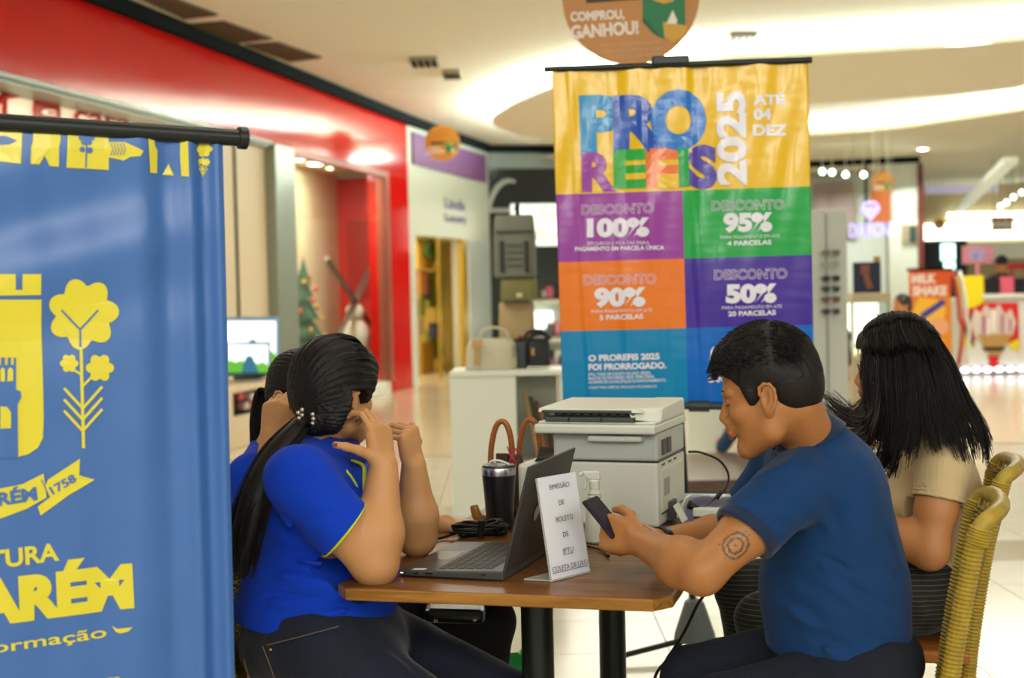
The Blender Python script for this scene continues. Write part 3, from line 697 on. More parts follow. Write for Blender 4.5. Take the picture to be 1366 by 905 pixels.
for (x, y) in ((829, 880), (1020, 868), (905, 862)):
    f = PZ(x, y, 0.015); mb = MB(); mb.tube([hub + Vector((0, 0, .055)), f + Vector((0, 0, .012))], .011, n=8); lg = part('leg', mb, m_pole, t1, world=True, smooth=True)
    mb = MB(); mb.ball(f, .016, 10, 6); part('rubber_foot', mb, m_rod, lg, world=True, smooth=True)
# ---- near banner (city hall), blue
Lp = Plane(tuple(P(327, 500, 2.60).to_2d()), tuple(P(0, 500, 2.41).to_2d()))
eR = Lp.hit(297, 190); eRb = Lp.hit(313, 905)
zt2 = eR[1]; zb2 = .38
def lwave(s, z):
    v = (zt2 - z) / (zt2 - zb2); q = s - (eR[0] + (eRb[0] - eR[0]) * v)
    w = .006 * math.exp(-((q - .012) / .008) ** 2) - .010 * math.exp(-((q - .035) / .014) ** 2) + .007 * math.exp(-((q - .062) / .012) ** 2)
    w += -.008 * math.exp(-((q - .10 - .01 * v) / .022) ** 2) + .006 * math.exp(-((q - .145 - .03 * v) / .025) ** 2)
    w += (.007 * math.sin((z - 1.66) * 30 + s * 9) * math.exp(-((v - .12) / .12) ** 2) + .004 * noise.noise(Vector((s * 6, z * 8, 1)))) * min(1, q / .12 if q > 0 else 0)
    w += .003 * noise.noise(Vector((s * 18, z * 3, 7)))
    return w
S2 = Sheet(Lp, lwave)
t2 = thing('standing_banner', 'large blue vinyl banner with yellow coat of arms at the left edge', 'banner', tuple(Lp.at(.45, 0, -.05)))
mb = MB(); L2 = .90
def f2(u, v):
    z = zt2 + .015 + (zb2 - zt2 - .015) * v; s0 = eR[0] + (eRb[0] - eR[0]) * v * (zt2 - zb2) / (eR[1] - eRb[1]); return S2.pos(s0 + u ** 1.3 * L2, z)
mb.grid(f2, 150, 150)
m_lb = mat('banner_deep_blue', '#3768ad', rough=.36, coat=.45, bump=.04, bscale=9); m_lb.node_tree.nodes['Principled BSDF'].inputs['Coat Roughness'].default_value = .3
part('banner_sheet', mb, m_lb, t2, world=True, smooth='all', solid=.0012)
m_yl = mat('banner_lemon', '#dcd02c', rough=.35, coat=.4); sc2 = 740
mb = MB(); OF = .0025
ST = .03
sheet_text(mb, S2, 'PREFEITURA', (-120, 773), (79, 747), 24, .03, off=OF, step=ST)
sheet_text(mb, S2, 'SANTARÉM', (-262, 862), (178, 806), 56, .065, off=OF, step=ST)
sheet_text(mb, S2, 'Trabalho e transformação', (-350, 920), (142, 850), 16, .012, off=OF, step=ST)
sheet_poly(mb, S2, [(149, 835), (156, 839), (176, 836), (170, 842), (160, 845), (154, 843)], OF)
sheet_text(mb, S2, 'santarem', (60, 925), (160, 911), 14, .02, off=OF, step=ST)
# shield with battlements
sheet_poly(mb, S2, [(-130, 400), (55, 400), (55, 430), (58, 560), (57, 585), (50, 598), (38, 606), (20, 611), (-130, 612)], OF)
for q in ([(-130, 396), (54, 394), (54, 366), (29, 366), (29, 387), (20, 387), (20, 366), (-5, 366), (-5, 387), (-14, 387), (-14, 366), (-60, 366), (-60, 394)],): sheet_poly(mb, S2, q, OF)
# ribbon
sheet_poly(mb, S2, [(-120, 702), (0, 692), (35, 679), (62, 664), (58, 632), (30, 646), (0, 652), (-120, 668)], OF)
sheet_poly(mb, S2, [(54, 688), (92, 660), (126, 640), (105, 634), (106, 612), (64, 640), (60, 648), (66, 664), (50, 676)], OF + .0006)
# flower: big bloom of lobes, small blooms, stem and leaves
def lobes(cx, cy, r, rr, n, ph=0): return [(cx + (r + rr * abs(math.cos(n / 2 * a + ph))) * math.cos(a), cy + (r + rr * abs(math.cos(n / 2 * a + ph))) * math.sin(a)) for a in np.linspace(0, 2 * math.pi, 72, endpoint=False)]
sheet_poly(mb, S2, lobes(111, 419, 36, 12, 7, .3), OF); sheet_poly(mb, S2, lobes(92, 485, 9.5, 3, 6), OF); sheet_poly(mb, S2, lobes(133, 491, 14, 5, 6), OF)
sheet_line(mb, S2, [(108, 462), (109, 520), (111, 598)], 4, OF, sc2); sheet_line(mb, S2, [(108, 500), (96, 492)], 3, OF, sc2); sheet_line(mb, S2, [(110, 515), (122, 503)], 3, OF, sc2)
for k in range(3):
    y = 545 + k * 15; sheet_line(mb, S2, [(110, y), (85, y - 27)], 3.5, OF, sc2); sheet_line(mb, S2, [(110, y), (136, y - 29)], 3.5, OF, sc2)
# the row of little pictures at the top
for q in ([(-60, 162), (30, 166), (27, 219), (-62, 209)], [(90, 172), (144, 174), (145, 227), (88, 224)]): sheet_poly(mb, S2, q, OF)
sheet_poly(mb, S2, [(44, 178), (44, 171), (48, 172), (56, 172), (56, 168), (66, 169), (66, 173), (72, 175), (80, 175), (80, 190), (78, 195), (78, 223), (66, 222), (59, 208), (52, 220), (40, 219), (41, 195), (43, 190)], OF)
for q in ([(196, 180), (205, 181), (206, 195), (210, 200), (210, 231), (200, 231)], [(240, 184), (249, 184), (251, 236), (242, 235), (240, 205)], [(226, 218), (233, 234), (218, 233)], [(205, 181), (240, 183), (240, 187), (205, 185)]): sheet_poly(mb, S2, q, OF)
sheet_poly(mb, S2, [(144, 190), (165, 190), (180, 197), (190, 202), (186, 209), (172, 210), (164, 215), (158, 213), (144, 210)], OF)
sheet_poly(mb, S2, lobes(273, 199, 8, 2.5, 6), OF); sheet_poly(mb, S2, lobes(269, 215, 3, 1, 6), OF); sheet_poly(mb, S2, lobes(276, 216, 4, 1, 6), OF); sheet_line(mb, S2, [(272, 205), (272, 235)], 1.6, OF, sc2)
for k in range(2): sheet_line(mb, S2, [(272, 233 - k * 5), (267, 224 - k * 5)], 1.4, OF, sc2); sheet_line(mb, S2, [(272, 233 - k * 5), (278, 224 - k * 5)], 1.4, OF, sc2)
printed(mb, m_yl, t2)
mb = MB(); O3 = OF + .0016
sheet_text(mb, S2, 'SANTARÉM', (-100, 690), (50, 666), 17, .045, off=O3); sheet_text(mb, S2, '1758', (70, 660), (102, 641), 11, .03, off=O3)
sheet_poly(mb, S2, [(-60, 478), (-60, 612), (24, 611), (23, 540), (28, 530), (27, 522), (21, 520), (21, 478), (18, 477), (18, 487), (14, 487), (14, 477), (10, 477), (10, 487), (6, 487), (6, 477), (1, 477), (1, 487), (-10, 487)], O3)
sheet_line(mb, S2, [(82, 414), (107, 440), (107, 463)], 2.4, O3, sc2); sheet_line(mb, S2, [(131, 414), (107, 440)], 2.4, O3, sc2)
sheet_poly(mb, S2, lobes(115, 184, 8, 3, 6), O3); sheet_poly(mb, S2, lobes(109, 200, 3, 1, 6), O3); sheet_poly(mb, S2, lobes(119, 201, 3.5, 1, 6), O3); sheet_line(mb, S2, [(115, 190), (114, 224)], 1.8, O3, sc2)
sheet_poly(mb, S2, [(-20, 182), (8, 182), (22, 188), (12, 193), (-20, 195)], O3)
for k in range(5): sheet_line(mb, S2, [(147 + k * 4, 192), (150 + k * 4, 200), (147 + k * 4, 208)], 1, O3, sc2)
sheet_line(mb, S2, [(55, 640), (66, 664)], 1.2, O3, sc2)
printed(mb, m_lb, t2, 'print_blue')
mb = MB(); O4 = O3 + .001; sheet_poly(mb, S2, [(0, 572), (14, 571), (14, 550), (9, 543), (0, 542)], O4); sheet_poly(mb, S2, [(9, 509), (17, 508), (17, 493), (13, 490), (10, 493)], O4); sheet_poly(mb, S2, [(0, 509), (6, 509), (6, 493), (3, 490), (0, 493)], O4)
sheet_line(mb, S2, [(3, 688), (3, 689)], 1, O4, sc2); printed(mb, m_yl, t2)
a = P(322, 184, 2.60); b = P(0, 163, 2.41); d = (b - a).normalized(); off = Lp.n * -.004
mb = MB(); mb.tube([a + off, a + d * .95 + off], .0155, n=16); part('top_rod', mb, m_rod, t2, world=True, smooth=True)
mb = MB(); mb.tube([a + off - d * .012, a + off + d * .006], .0205, n=16); part('rod_end_cap', mb, m_rod, t2, world=True, smooth=True, bevel=.003)
mb = MB(); c = a + d * .46; pole0 = Vector((c.x, c.y, .06)) - Lp.n * .05; mb.tube([pole0, Vector((pole0.x, pole0.y, c.z))], .0125, n=12); part('pole', mb, m_pole, t2, world=True, smooth=True)
mb = MB(); bm0 = Lp.at(eR[0] - .02, zb2); mb.tube([bm0, bm0 + d * .95 - Vector((0, 0, d.z * .95))], .0125, n=12); part('bottom_rod', mb, m_rod, t2, world=True, smooth=True)
for an in (200, 320, 80):
    e = Vector((pole0.x + math.cos(R(an)) * .34, pole0.y + math.sin(R(an)) * .34, .012)); mb = MB(); mb.tube([pole0 + Vector((0, 0, .02)), e], .011, n=8); part('leg', mb, m_pole, t2, world=True, smooth=True)
# ================================================================== TABLES
TA = R(-15); A0 = Vector((-.395, 2.975, 0)); TU = Vector((math.cos(TA), math.sin(TA), 0)); TV = Vector((-math.sin(TA), math.cos(TA), 0)); TT = .74
def tp(u, v, z=0.0): return A0 + TU * u + TV * v + Vector((0, 0, z))
def wood(name, c1, c2, rough=.3, scale=1.0):
    m = mat(name, c1, rough=rough, coat=.08, spec=.4); nt = m.node_tree; b = nt.nodes['Principled BSDF']
    tc = nt.nodes.new('ShaderNodeTexCoord'); mp = nt.nodes.new('ShaderNodeMapping'); mp.inputs['Scale'].default_value = (1.2 * scale, 14 * scale, 14 * scale)
    n = nt.nodes.new('ShaderNodeTexNoise'); n.inputs['Scale'].default_value = 3.2; n.inputs['Detail'].default_value = 8; n.inputs['Distortion'].default_value = .6
    rp = nt.nodes.new('ShaderNodeValToRGB'); rp.color_ramp.elements[0].position = .32; rp.color_ramp.elements[0].color = hexc(c2); rp.color_ramp.elements[1].position = .68; rp.color_ramp.elements[1].color = hexc(c1)
    nt.links.new(tc.outputs['Object'], mp.inputs[0]); nt.links.new(mp.outputs[0], n.inputs[0]); nt.links.new(n.outputs['Fac'], rp.inputs[0]); nt.links.new(rp.outputs[0], b.inputs['Base Color']); return m
m_wood = wood('brown_tabletop_wood', '#8c5a26', '#5a3614', .34); m_edge = wood('worn_table_edge', '#a8742a', '#7c5018', .4, 1.5); m_wood2 = wood('dark_tabletop_wood', '#5a3d26', '#38241a', .28)
m_steel = mat('dark_steel_column', '#2b302b', rough=.35, metal=.6)
def table(name, label, u0, v0, W, Dp, ch, m):
    t = thing(name, label, 'table', tuple(tp(u0 + W / 2, v0 + Dp / 2)), TA)
    hx, hy = W / 2, Dp / 2; p = [(-hx + ch, -hy), (hx - ch, -hy), (hx, -hy + ch * 1.3), (hx, hy - ch), (hx - ch, hy), (-hx + ch, hy), (-hx, hy - ch), (-hx, -hy + ch * 1.3)]
    mb = MB(); mb.hexa([Vector((x, y, TT - .026)) for x, y in p], [Vector((x, y, TT)) for x, y in p]); mb.m = [0, 0] + [1] * 8
    mb.m[0] = 0
    part('tabletop', mb, [m, m_edge], t, bevel=.0035)
    mb = MB(); mb.lathe([(.037, .03), (.037, TT - .03)], n=24); part('column', mb, m_steel, t, smooth=True)
    mb = MB(); mb.lathe([(.24, 0), (.24, .012), (.05, .03), (.037, .034)], n=32); part('base_plate', mb, m_steel, t, smooth=True)
    mb = MB(); mb.box((0, 0, TT - .032), (.3, .05, .012)); mb.box((0, 0, TT - .0325), (.05, .3, .011)); part('top_bracket', mb, m_steel, t)
    return t
table('square_table', 'square brown wood cafe table with worn chamfered edge, nearest to the camera, holding the laptop', 0, 0, .72, .70, .035, m_wood)
table('square_table', 'darker brown cafe table behind the first one, carrying the printer', .02, .708, .74, .74, .03, m_wood2)
Z0 = TT + .001
# ================================================================== LAPTOP
LA = R(-18); lap = thing('laptop', 'open grey laptop on the brown table, seen from its side', 'laptop', (-.262, 3.075, Z0), LA)
m_lapb = mat('laptop_grey', '#4a4c4a', rough=.38, metal=.5); m_lapd = mat('laptop_dark_lid', '#363836', rough=.45, metal=.2, bump=.03, bscale=300)
mb = MB(); W_, D_ = .245, .365
mb.hexa([Vector(q) for q in ((0.006, 0, .002), (W_, 0, 0), (W_, D_, 0), (.006, D_, .002))], [Vector(q) for q in ((0, 0, .012), (W_, 0, .021), (W_, D_, .021), (0, D_, .012))]); part('base', mb, m_lapb, lap, bevel=.003)
mb = MB(); tl = lambda x, y, h: Vector((x, y, .012 + .009 * x / W_ + h))
mb.hexa([tl(.085, .02, .0001), tl(.215, .02, .0001), tl(.215, .345, .0001), tl(.085, .345, .0001)], [tl(.085, .02, .0006), tl(.215, .02, .0006), tl(.215, .345, .0006), tl(.085, .345, .0006)]); part('keyboard_deck', mb, mat('key_gap', '#7b7d76', rough=.5), lap)
mb = MB()
for r in range(6):
    n_ = 15; x0 = .088 + r * .0212
    for k in range(n_):
        y0 = .024 + k * .0213
        if r == 5 and False: continue
        mb.hexa([tl(x0, y0, .0007), tl(x0 + .0182, y0, .0007), tl(x0 + .0182, y0 + .0185, .0007), tl(x0, y0 + .0185, .0007)], [tl(x0 + .001, y0 + .001, .0022), tl(x0 + .0172, y0 + .001, .0022), tl(x0 + .0172, y0 + .0175, .0022), tl(x0 + .001, y0 + .0175, .0022)])
part('keys', mb, mat('key_black', '#232523', rough=.5), lap, kind='stuff')
mb = MB(); mb.hexa([tl(.012, .13, .0001), tl(.075, .13, .0001), tl(.075, .235, .0001), tl(.012, .235, .0001)], [tl(.012, .13, .0005), tl(.075, .13, .0005), tl(.075, .235, .0005), tl(.012, .235, .0005)]); part('touchpad', mb, mat('touchpad', '#565855', rough=.25, metal=.4), lap)
mb = MB(); mb.hexa([tl(.03, .012, .0001), tl(.06, .012, .0001), tl(.06, .03, .0001), tl(.03, .03, .0001)], [tl(.03, .012, .0005), tl(.06, .012, .0005), tl(.06, .03, .0005), tl(.03, .03, .0005)]); part('sticker', mb, mat('pale_sticker', '#c8d6cf', rough=.4), lap)
ti = R(15); sx_, sz_ = math.sin(ti), math.cos(ti); hx_, hz_ = W_ - .003, .018
def sc(l, y, o=0.0): return Vector((hx_ + sx_ * l + sz_ * o, y, hz_ + sz_ * l - sx_ * o))
mb = MB(); mb.hexa([sc(0, 0, 0), sc(0, D_, 0), sc(.236, D_, 0), sc(.236, 0, 0)], [sc(0, 0, .0075), sc(0, D_, .0075), sc(.236, D_, .006), sc(.236, 0, .006)]); lid = part('screen_lid', mb, m_lapd, lap, bevel=.0025)
mb = MB(); mb.hexa([sc(.018, .01, -.0012), sc(.018, D_ - .01, -.0012), sc(.228, D_ - .01, -.0012), sc(.228, .01, -.0012)], [sc(.018, .01, -.0002), sc(.018, D_ - .01, -.0002), sc(.228, D_ - .01, -.0002), sc(.228, .01, -.0002)]); part('display', mb, mat('display_lit', '#7f8c96', rough=.2, emit=.6), lid)
mb = MB(); cc = sc(.115, .135, .0072); mb.add([cc + Vector((sx_, 0, sz_)) * (.019 * math.sin(a)) + Vector((0, 1, 0)) * (.019 * math.cos(a)) + Vector((sz_, 0, -sx_)) * .0012 for a in np.linspace(0, 2 * math.pi, 25)[:-1]], [tuple(range(24))]); part('round_badge', mb, mat('badge_silver', '#a3a59e', rough=.25, metal=.9), lid, solid=.001)
mb = MB()
for x, w in ((.045, .012), (.075, .016), (.20, .008)): mb.box((x, -.0005, .0085 + .004 * x / W_), (w, .002, .004))
part('side_ports', mb, mat('port_black', '#0c0d0d', rough=.4), lap, kind='stuff')
mb = MB(); mb.box((.012, -.0008, .0088), (.006, .002, .002)); part('status_light', mb, mat('status_white', '#ffffff', emit=1), lap)
# charger and its coiled cable
cc = PZ(636, 716, Z0); ch = thing('laptop_charger', 'black laptop charger brick with its coiled cable lying beside the laptop', 'charger', tuple(cc))
m_cab = mat('black_cable', '#101211', rough=.42)
mb = MB(); mb.box(cc + Vector((.02, .02, .016)), (.11, .05, .03), rz=R(10)); part('charger_brick', mb, m_cab, ch, world=True, bevel=.005)
mb = MB(); pts = []
for i in range(220):
    a = i / 220 * 2 * math.pi * 7.3; k = math.sin(i * .37) * .006
    pts.append(cc + Vector((math.cos(a) * (.058 + k + .012 * math.sin(a * .31)) + .005, math.sin(a) * (.03 + k * .5) - .012, .008 + .026 * abs(math.sin(i * .083)) + .010 * math.sin(a * 1.1))))
for p in pts: p.z = max(p.z, Z0 + .005)
pts += catmull([pts[-1], cc + Vector((-.08, -.03, .006)), cc + Vector((-.12, -.075, .006)), cc + Vector((-.20, -.09, .005))], 16)[1:]
mb.tube(pts, .0036, n=7); part('cable', mb, m_cab, ch, world=True, smooth='all')
mb = MB(); mb.tube([cc + Vector((.01, -.045, .004)), cc + Vector((.015, -.05, .05))], .009, n=8); part('cable_plug', mb, m_cab, ch, world=True, bevel=.002)
# second loose cable behind the sign
mb = MB(); q0 = PZ(716, 738, Z0 + .004); mb.tube(catmull([q0, PZ(728, 728, Z0 + .004), PZ(745, 732, Z0 + .012), PZ(770, 727, Z0 + .004), PZ(800, 733, Z0 + .004), PZ(812, 742, Z0 + .004)], 30), .0034, n=7)
o = part('loose_cable', mb, m_cab, None, world=True, loc=tuple(q0), smooth='all', label='short loose black cable on the table behind the paper sign', cat='cable')
# ================================================================== TUMBLER
tb = PZ(667, 705, TT + .001)
tum = thing('tumbler', 'black insulated tumbler with steel rim and clear lid behind the laptop', 'cup', tuple(tb))
mb = MB(); mb.lathe([(.030, 0), (.034, .004), (.038, .07), (.0435, .135), (.0435, .14)], n=36); part('cup_body', mb, mat('tumbler_black', '#0f1112', rough=.35), tum, smooth=True)
mb = MB(); mb.lathe([(.0436, .14), (.0445, .158), (.0435, .160), (.041, .158)], n=36, cap=False); part('steel_rim', mb, mat('brushed_steel', '#b4b6b0', rough=.25, metal=1), tum, smooth=True)
mb = MB(); mb.lathe([(.0405, .150), (.043, .161), (.041, .166), (.02, .167), (.0, .167)], n=36, cap=False); part('lid', mb, mat('smoke_lid', '#33373a', rough=.35), tum, smooth=True)
mb = MB(); mb.tube(catmull([(-.025, -.01, .166), (-.02, -.012, .176), (.0, -.014, .178), (.018, -.016, .172), (.028, -.016, .166)], 12), .003, n=6); part('lid_slider', mb, mat('clear_white', '#d8dcda', rough=.2), tum, smooth='all')
# ================================================================== TAN HANDBAG behind the tumbler
hb = P(688, 700, 3.90); hb.z = TT + .001
bag = thing('leather_handbag', 'brown leather handbag with two tan arched handles behind the black tumbler', 'bag', tuple(hb), R(-12))
m_tan = mat('tan_leather', '#a05a1c', rough=.4, bump=.05, bscale=60, coat=.2); m_bagb = mat('dark_brown_leather', '#4a2f1b', rough=.5, bump=.1, bscale=70)
mb = MB(); mb.hexa([Vector(q) for q in ((-.055, -.03, 0), (.035, -.03, 0), (.035, .045, 0), (-.055, .045, 0))], [Vector(q) for q in ((-.050, -.012, .165), (.02, -.012, .165), (.02, .028, .165), (-.050, .028, .165))]); part('bag_body', mb, m_bagb, bag, bevel=.012)
for x, yy in ((-.034, -.016), (.036, .03)):
    mb = MB(); mb.tube(catmull([(x - .030, yy, .13), (x - .026, yy, .19), (x - .012, yy, .243), (x + .006, yy, .258), (x + .022, yy, .240), (x + .031, yy, .19), (x + .032, yy, .10)], 24), .0100, n=10, flat=.8); part('handle', mb, m_tan, bag, smooth='all')
mb = MB(); mb.box((-.03, -.018, .15), (.035, .01, .04)); part('handle_tab', mb, m_bagb, bag, bevel=.003)
mb = MB(); mb.tube(catmull([(-.012, -.03, .19), (-.002, -.035, .165), (.012, -.034, .145), (.004, -.034, .12)], 12), .004, n=6, flat=.5); mb.tube(catmull([(.012, -.03, .185), (.002, -.035, .165), (-.01, -.034, .14)], 10), .004, n=6, flat=.5); part('pink_ribbon', mb, mat('pink_ribbon', '#d2336a', rough=.5), bag, smooth='all', kind='stuff')
# leather strap end leaning out at the left of the tumbler
q = P(640, 698, 3.70); q.z = Z0
mb = MB(); mb.tube(catmull([q + Vector((.02, .02, .012)), q + Vector((.008, .01, .016)), q + Vector((-.005, 0, .026)), q + Vector((-.012, -.002, .046)), q + Vector((-.014, 0, .056))], 14), [.020 - .0006 * i for i in range(15)], n=12, flat=.8)
part('leather_pouch', mb, mat('golden_leather', '#9a6a20', rough=.35, bump=.1), None, world=True, loc=tuple(q), smooth='all', label='small golden brown leather tab left of the black tumbler', cat='bag')
# ================================================================== SIGN HOLDER
bl, br = PZ(737, 776.7, Z0), PZ(787, 764, Z0); tL = P(716.5, 638.4, bl.y + .035); tR = P(770.7, 630, br.y + .035)
tR = tL + (br - bl) * 1.02
base = PZ(699, 774.5, Z0)
sgn = thing('sign_holder', 'clear acrylic holder with a white notice reading emissão de boleto, on the brown table', 'sign', tuple(bl))
nn = (br - bl).cross(tL - bl).normalized()
if nn.dot(CO - bl) < 0: nn = -nn
m_acr = mat('clear_acrylic', '#e6ece6', rough=.08, alpha=.38)
mb = MB(); e = (br - bl).normalized(); up = (tL - bl).normalized()
K = [bl - e * .003, br + e * .004, tR + e * .003, tL - e * .002]; mb.hexa([p - nn * .004 for p in K], [p - nn * .0015 for p in K]); 
part('acrylic_sheet', mb, m_acr, sgn, world=True)
fo = (base - bl); K = [bl, br, br + fo, bl + fo]; mb = MB(); mb.hexa([p + Vector((0, 0, .0005)) for p in K], [p + Vector((0, 0, .0035)) for p in K]); part('acrylic_foot', mb, m_acr, sgn, world=True)
K = [bl + up * .004, br + up * .004, tR, tL]; mb = MB(); mb.hexa([p - nn * .001 for p in K], [p for p in K]); part('paper_sheet', mb, mat('white_paper', '#dfe3ea', rough=.8), sgn, world=True)
class Quad:
    def pos(s, u, v, o=0.0): return (bl * (1 - u) + br * u) * (1 - v) + (tL * (1 - u) + tR * u) * v + nn * o
Qd = Quad(); mb = MB()
for txt, u0, u1, v, h in (('EMISSÃO', .27, .78, .868, .052), ('DE', .44, .58, .705, .052), ('BOLETO', .31, .75, .548, .052), ('DE', .43, .57, .395, .052), ('IPTU', .37, .64, .238, .052), ('COLETA DE LIXO', .035, .96, .085, .052)):
    vs, fs = text_mesh(txt, -.005); x0 = min(a[0] for a in vs); x1 = max(a[0] for a in vs)
    mb.add([Qd.pos(u0 + (x - x0) / (x1 - x0) * (u1 - u0), v + y / .73 * h, .0016) for x, y in vs], fs)
    if v < .3: mb.add([Qd.pos(u0, v - .014, .0006), Qd.pos(u1, v - .014, .0006), Qd.pos(u1, v - .008, .0006), Qd.pos(u0, v - .008, .0006)], [(0, 1, 2, 3)])
part('notice_text', mb, mat('ink', '#3c3f4a', rough=.7), sgn, world=True, kind='stuff')
# ================================================================== PRINTER
pr_c = P(878, 640, 3.62); PRA = R(-20)
prn = thing('printer', 'white multifunction office printer on the dark table in front of the colourful banner', 'printer', (pr_c.x, pr_c.y, Z0), PRA)
m_pw = mat('printer_white', '#d9ddd0', rough=.45); m_pg = mat('printer_light_grey', '#bcc4ba', rough=.45); m_pd = mat('printer_dark_grey', '#4a4d4b', rough=.5); m_pk = mat('printer_black', '#191b1b', rough=.5)
ZC = lambda z: z if z <= .268 else .268 + (z - .268) * .5
def B(name, x0, x1, y0, y1, z0, z1, m, par=prn, bevel=.004, **kw):
    z0, z1 = ZC(z0), ZC(z1); mb = MB(); mb.box(((x0 + x1) / 2, (y0 + y1) / 2, (z0 + z1) / 2), (x1 - x0, y1 - y0, z1 - z0)); return part(name, mb, m, par, bevel=bevel, **kw)
B('lower_body', -.284, 0, 0, .30, 0, .168, m_pw, bevel=.008)
B('upper_body', -.282, -.001, .002, .30, .170, .242, m_pg, bevel=.007)
B('scanner_bed', -.317, .006, -.05, .30, .244, .268, m_pw, bevel=.006)
B('handle_lip', -.18, -.035, -.028, .01, .222, .238, m_pw, bevel=.006)
B('scanner_glass_seat', -.311, .004, -.03, .30, .268, .280, m_pw, bevel=.004)
B('paper_tray', -.290, -.05, -.038, .16, .280, .303, m_pd, bevel=.003)
for i in range(3): B('tray_rib', -.225 + i * .088 - .001, -.223 + i * .088, -.040, -.037, .281, .302, m_pk, bevel=0)
B('feeder_gap', -.27, -.05, -.015, .20, .303, .326, m_pk, bevel=0)
for i in range(9): B('roller', -.26 + i * .024, -.245 + i * .024, -.025, -.012, .312, .322, m_pd, bevel=.002)
mb = MB(); mb.hexa([Vector(q) for q in ((-.312, -.03, .297), (-.03, -.03, .297), (-.03, .26, .297), (-.312, .26, .297))], [Vector(q) for q in ((-.312, -.02, .308), (-.05, -.02, .306), (-.03, .26, .314), (-.312, .26, .314))]); part('feeder_cover', mb, m_pw, prn, bevel=.004)
B('feeder_front_bar', -.30, -.06, -.034, -.022, .324, .339, m_pd, bevel=.002)
mb = MB(); mb.hexa([Vector(q) for q in ((-.058, -.036, .279), (.006, .02, .269), (.006, .29, .269), (-.058, .29, .279))], [Vector(q) for q in ((-.075, -.02, .308), (.006, .04, .306), (.006, .28, .314), (-.075, .28, .314))]); part('feeder_housing', mb, m_pw, prn, bevel=.005)
for yy in (.045, .10): B('vent_window', -.001, .0035, yy, yy + .035, .182, .222, m_pd, bevel=0)
for yy in (.04, .11, .17): B('side_slot', -.001, .0015, yy, yy + .03, .155, .160, m_pd, bevel=0)
B('side_seam', -.001, .0012, .0, .30, .1675, .1705, m_pk, bevel=0)
B('side_panel', -.001, .0025, .03, .27, .035, .145, m_pw, bevel=.001)
B('side_seam', -.001, .0015, .03, .27, .030, .033, m_pk, bevel=0)
B('grey_label', .002, .0035, .05, .11, .075, .12, mat('grey_label', '#a9aca6', rough=.6), bevel=0)
B('seam', -.284, 0, -.0008, .001, .1675, .1705, m_pk, bevel=0)
B('output_block', -.39, -.286, .02, .26, 0, .155, m_pw, bevel=.01)
mb = MB(); mb.hexa([Vector(q) for q in ((-.352, .05, .158), (-.290, .05, .158), (-.290, .15, .158), (-.352, .15, .158))], [Vector(q) for q in ((-.345, .05, .166), (-.290, .05, .172), (-.290, .10, .186), (-.352, .10, .192))]); part('output_flap', mb, m_pk, prn)
mb = MB(); mb.box((0.04, .07, .03), (.006, .05, .05), M=Matrix.Rotation(R(-28), 3, 'Y')); part('open_flap', mb, m_pw, prn, bevel=.002)
mb = MB(); mb.box((0.03, .15, .035), (.006, .05, .06), M=Matrix.Rotation(R(25), 3, 'Y')); part('open_flap', mb, m_pw, prn, bevel=.002)
B('socket', 0, .012, .09, .15, .005, .055, m_pd, bevel=.002)
# cables behind the printer
q0 = P(919, 603, 3.86)
mb = MB(); mb.tube(catmull([q0, P(935, 604, 3.9), P(960, 615, 3.95), P(972, 635, 3.97), P(966, 655, 3.95), P(950, 668, 3.92), P(932, 680, 3.80), P(924, 682, 3.80)], 40), .0032, n=8)
mb.tube([P(962, 656, 3.955), P(956, 665, 3.945)], .0065, n=8)
part('usb_cable', mb, m_cab, None, world=True, loc=tuple(q0), smooth='all', label='thin black cable looping out of the upper right side of the printer', cat='cable')
q0 = P(919, 674, 3.80)
mb = MB(); mb.tube([q0, P(934, 679, 3.81)], [.012, .006], n=10); mb.tube(catmull([P(932, 678, 3.81), P(950, 682, 3.80), P(968, 690, 3.70), P(985, 701, 3.61)], 30), .0038, n=8)
part('power_cable', mb, m_cab, None, world=True, loc=tuple(q0), smooth='all', label='black power cable with thick plug at the printer base', cat='cable')
q0 = P(940, 792, 3.3)
mb = MB(); mb.tube(catmull([P(945, 770, 3.42), q0, P(930, 808, 3.3), P(912, 845, 3.25), P(890, 880, 3.2), P(872, 910, 3.15), P(860, 1000, 3.15)], 40), .0035, n=8)
part('hanging_cable', mb, m_cab, None, world=True, loc=tuple(q0), smooth='all', label='thin dark cable hanging down from the right end of the brown table', cat='cable')
q0 = PZ(950, 690, TT); q0.z = Z0
mb = MB(); mb.box(q0 + Vector((0, 0, .012)), (.10, .035, .022), rz=R(-15)); part('power_strip', mb, m_pw, None, world=True, loc=tuple(q0), bevel=.003, label='white power strip lying at the back of the dark table right of the printer', cat='power strip')
# ================================================================== SPRAY BOTTLE
sb = P(794, 705, 3.44); sb.z = Z0
spr = thing('spray_bottle', 'translucent white spray bottle standing between printer and phone', 'bottle', tuple(sb), R(160))
m_bt = mat('milky_plastic', '#dfe6d4', rough=.3, sss=.3)
mb = MB(); mb.lathe([(.022, 0), (.026, .004), (.026, .03), (.022, .07), (.017, .10), (.0145, .115), (.0145, .125), (.012, .128), (.012, .135)], n=28); part('bottle_body', mb, m_bt, spr, smooth=True)
mb = MB()
for k in range(5): mb.lathe([(.0155 + .0015 * (4 - k) * .6, .085 + k * .008), (.0172 + .0015 * (4 - k) * .6, .088 + k * .008), (.0155 + .0015 * (4 - k) * .6, .091 + k * .008)], n=24, cap=False)
part('grip_ring', mb, m_bt, spr, smooth=True, kind='stuff')
mb = MB(); mb.lathe([(.013, .132), (.0135, .150), (.010, .153)], n=20); part('screw_cap', mb, mat('white_plastic', '#e6e8e0', rough=.4), spr, smooth=True)
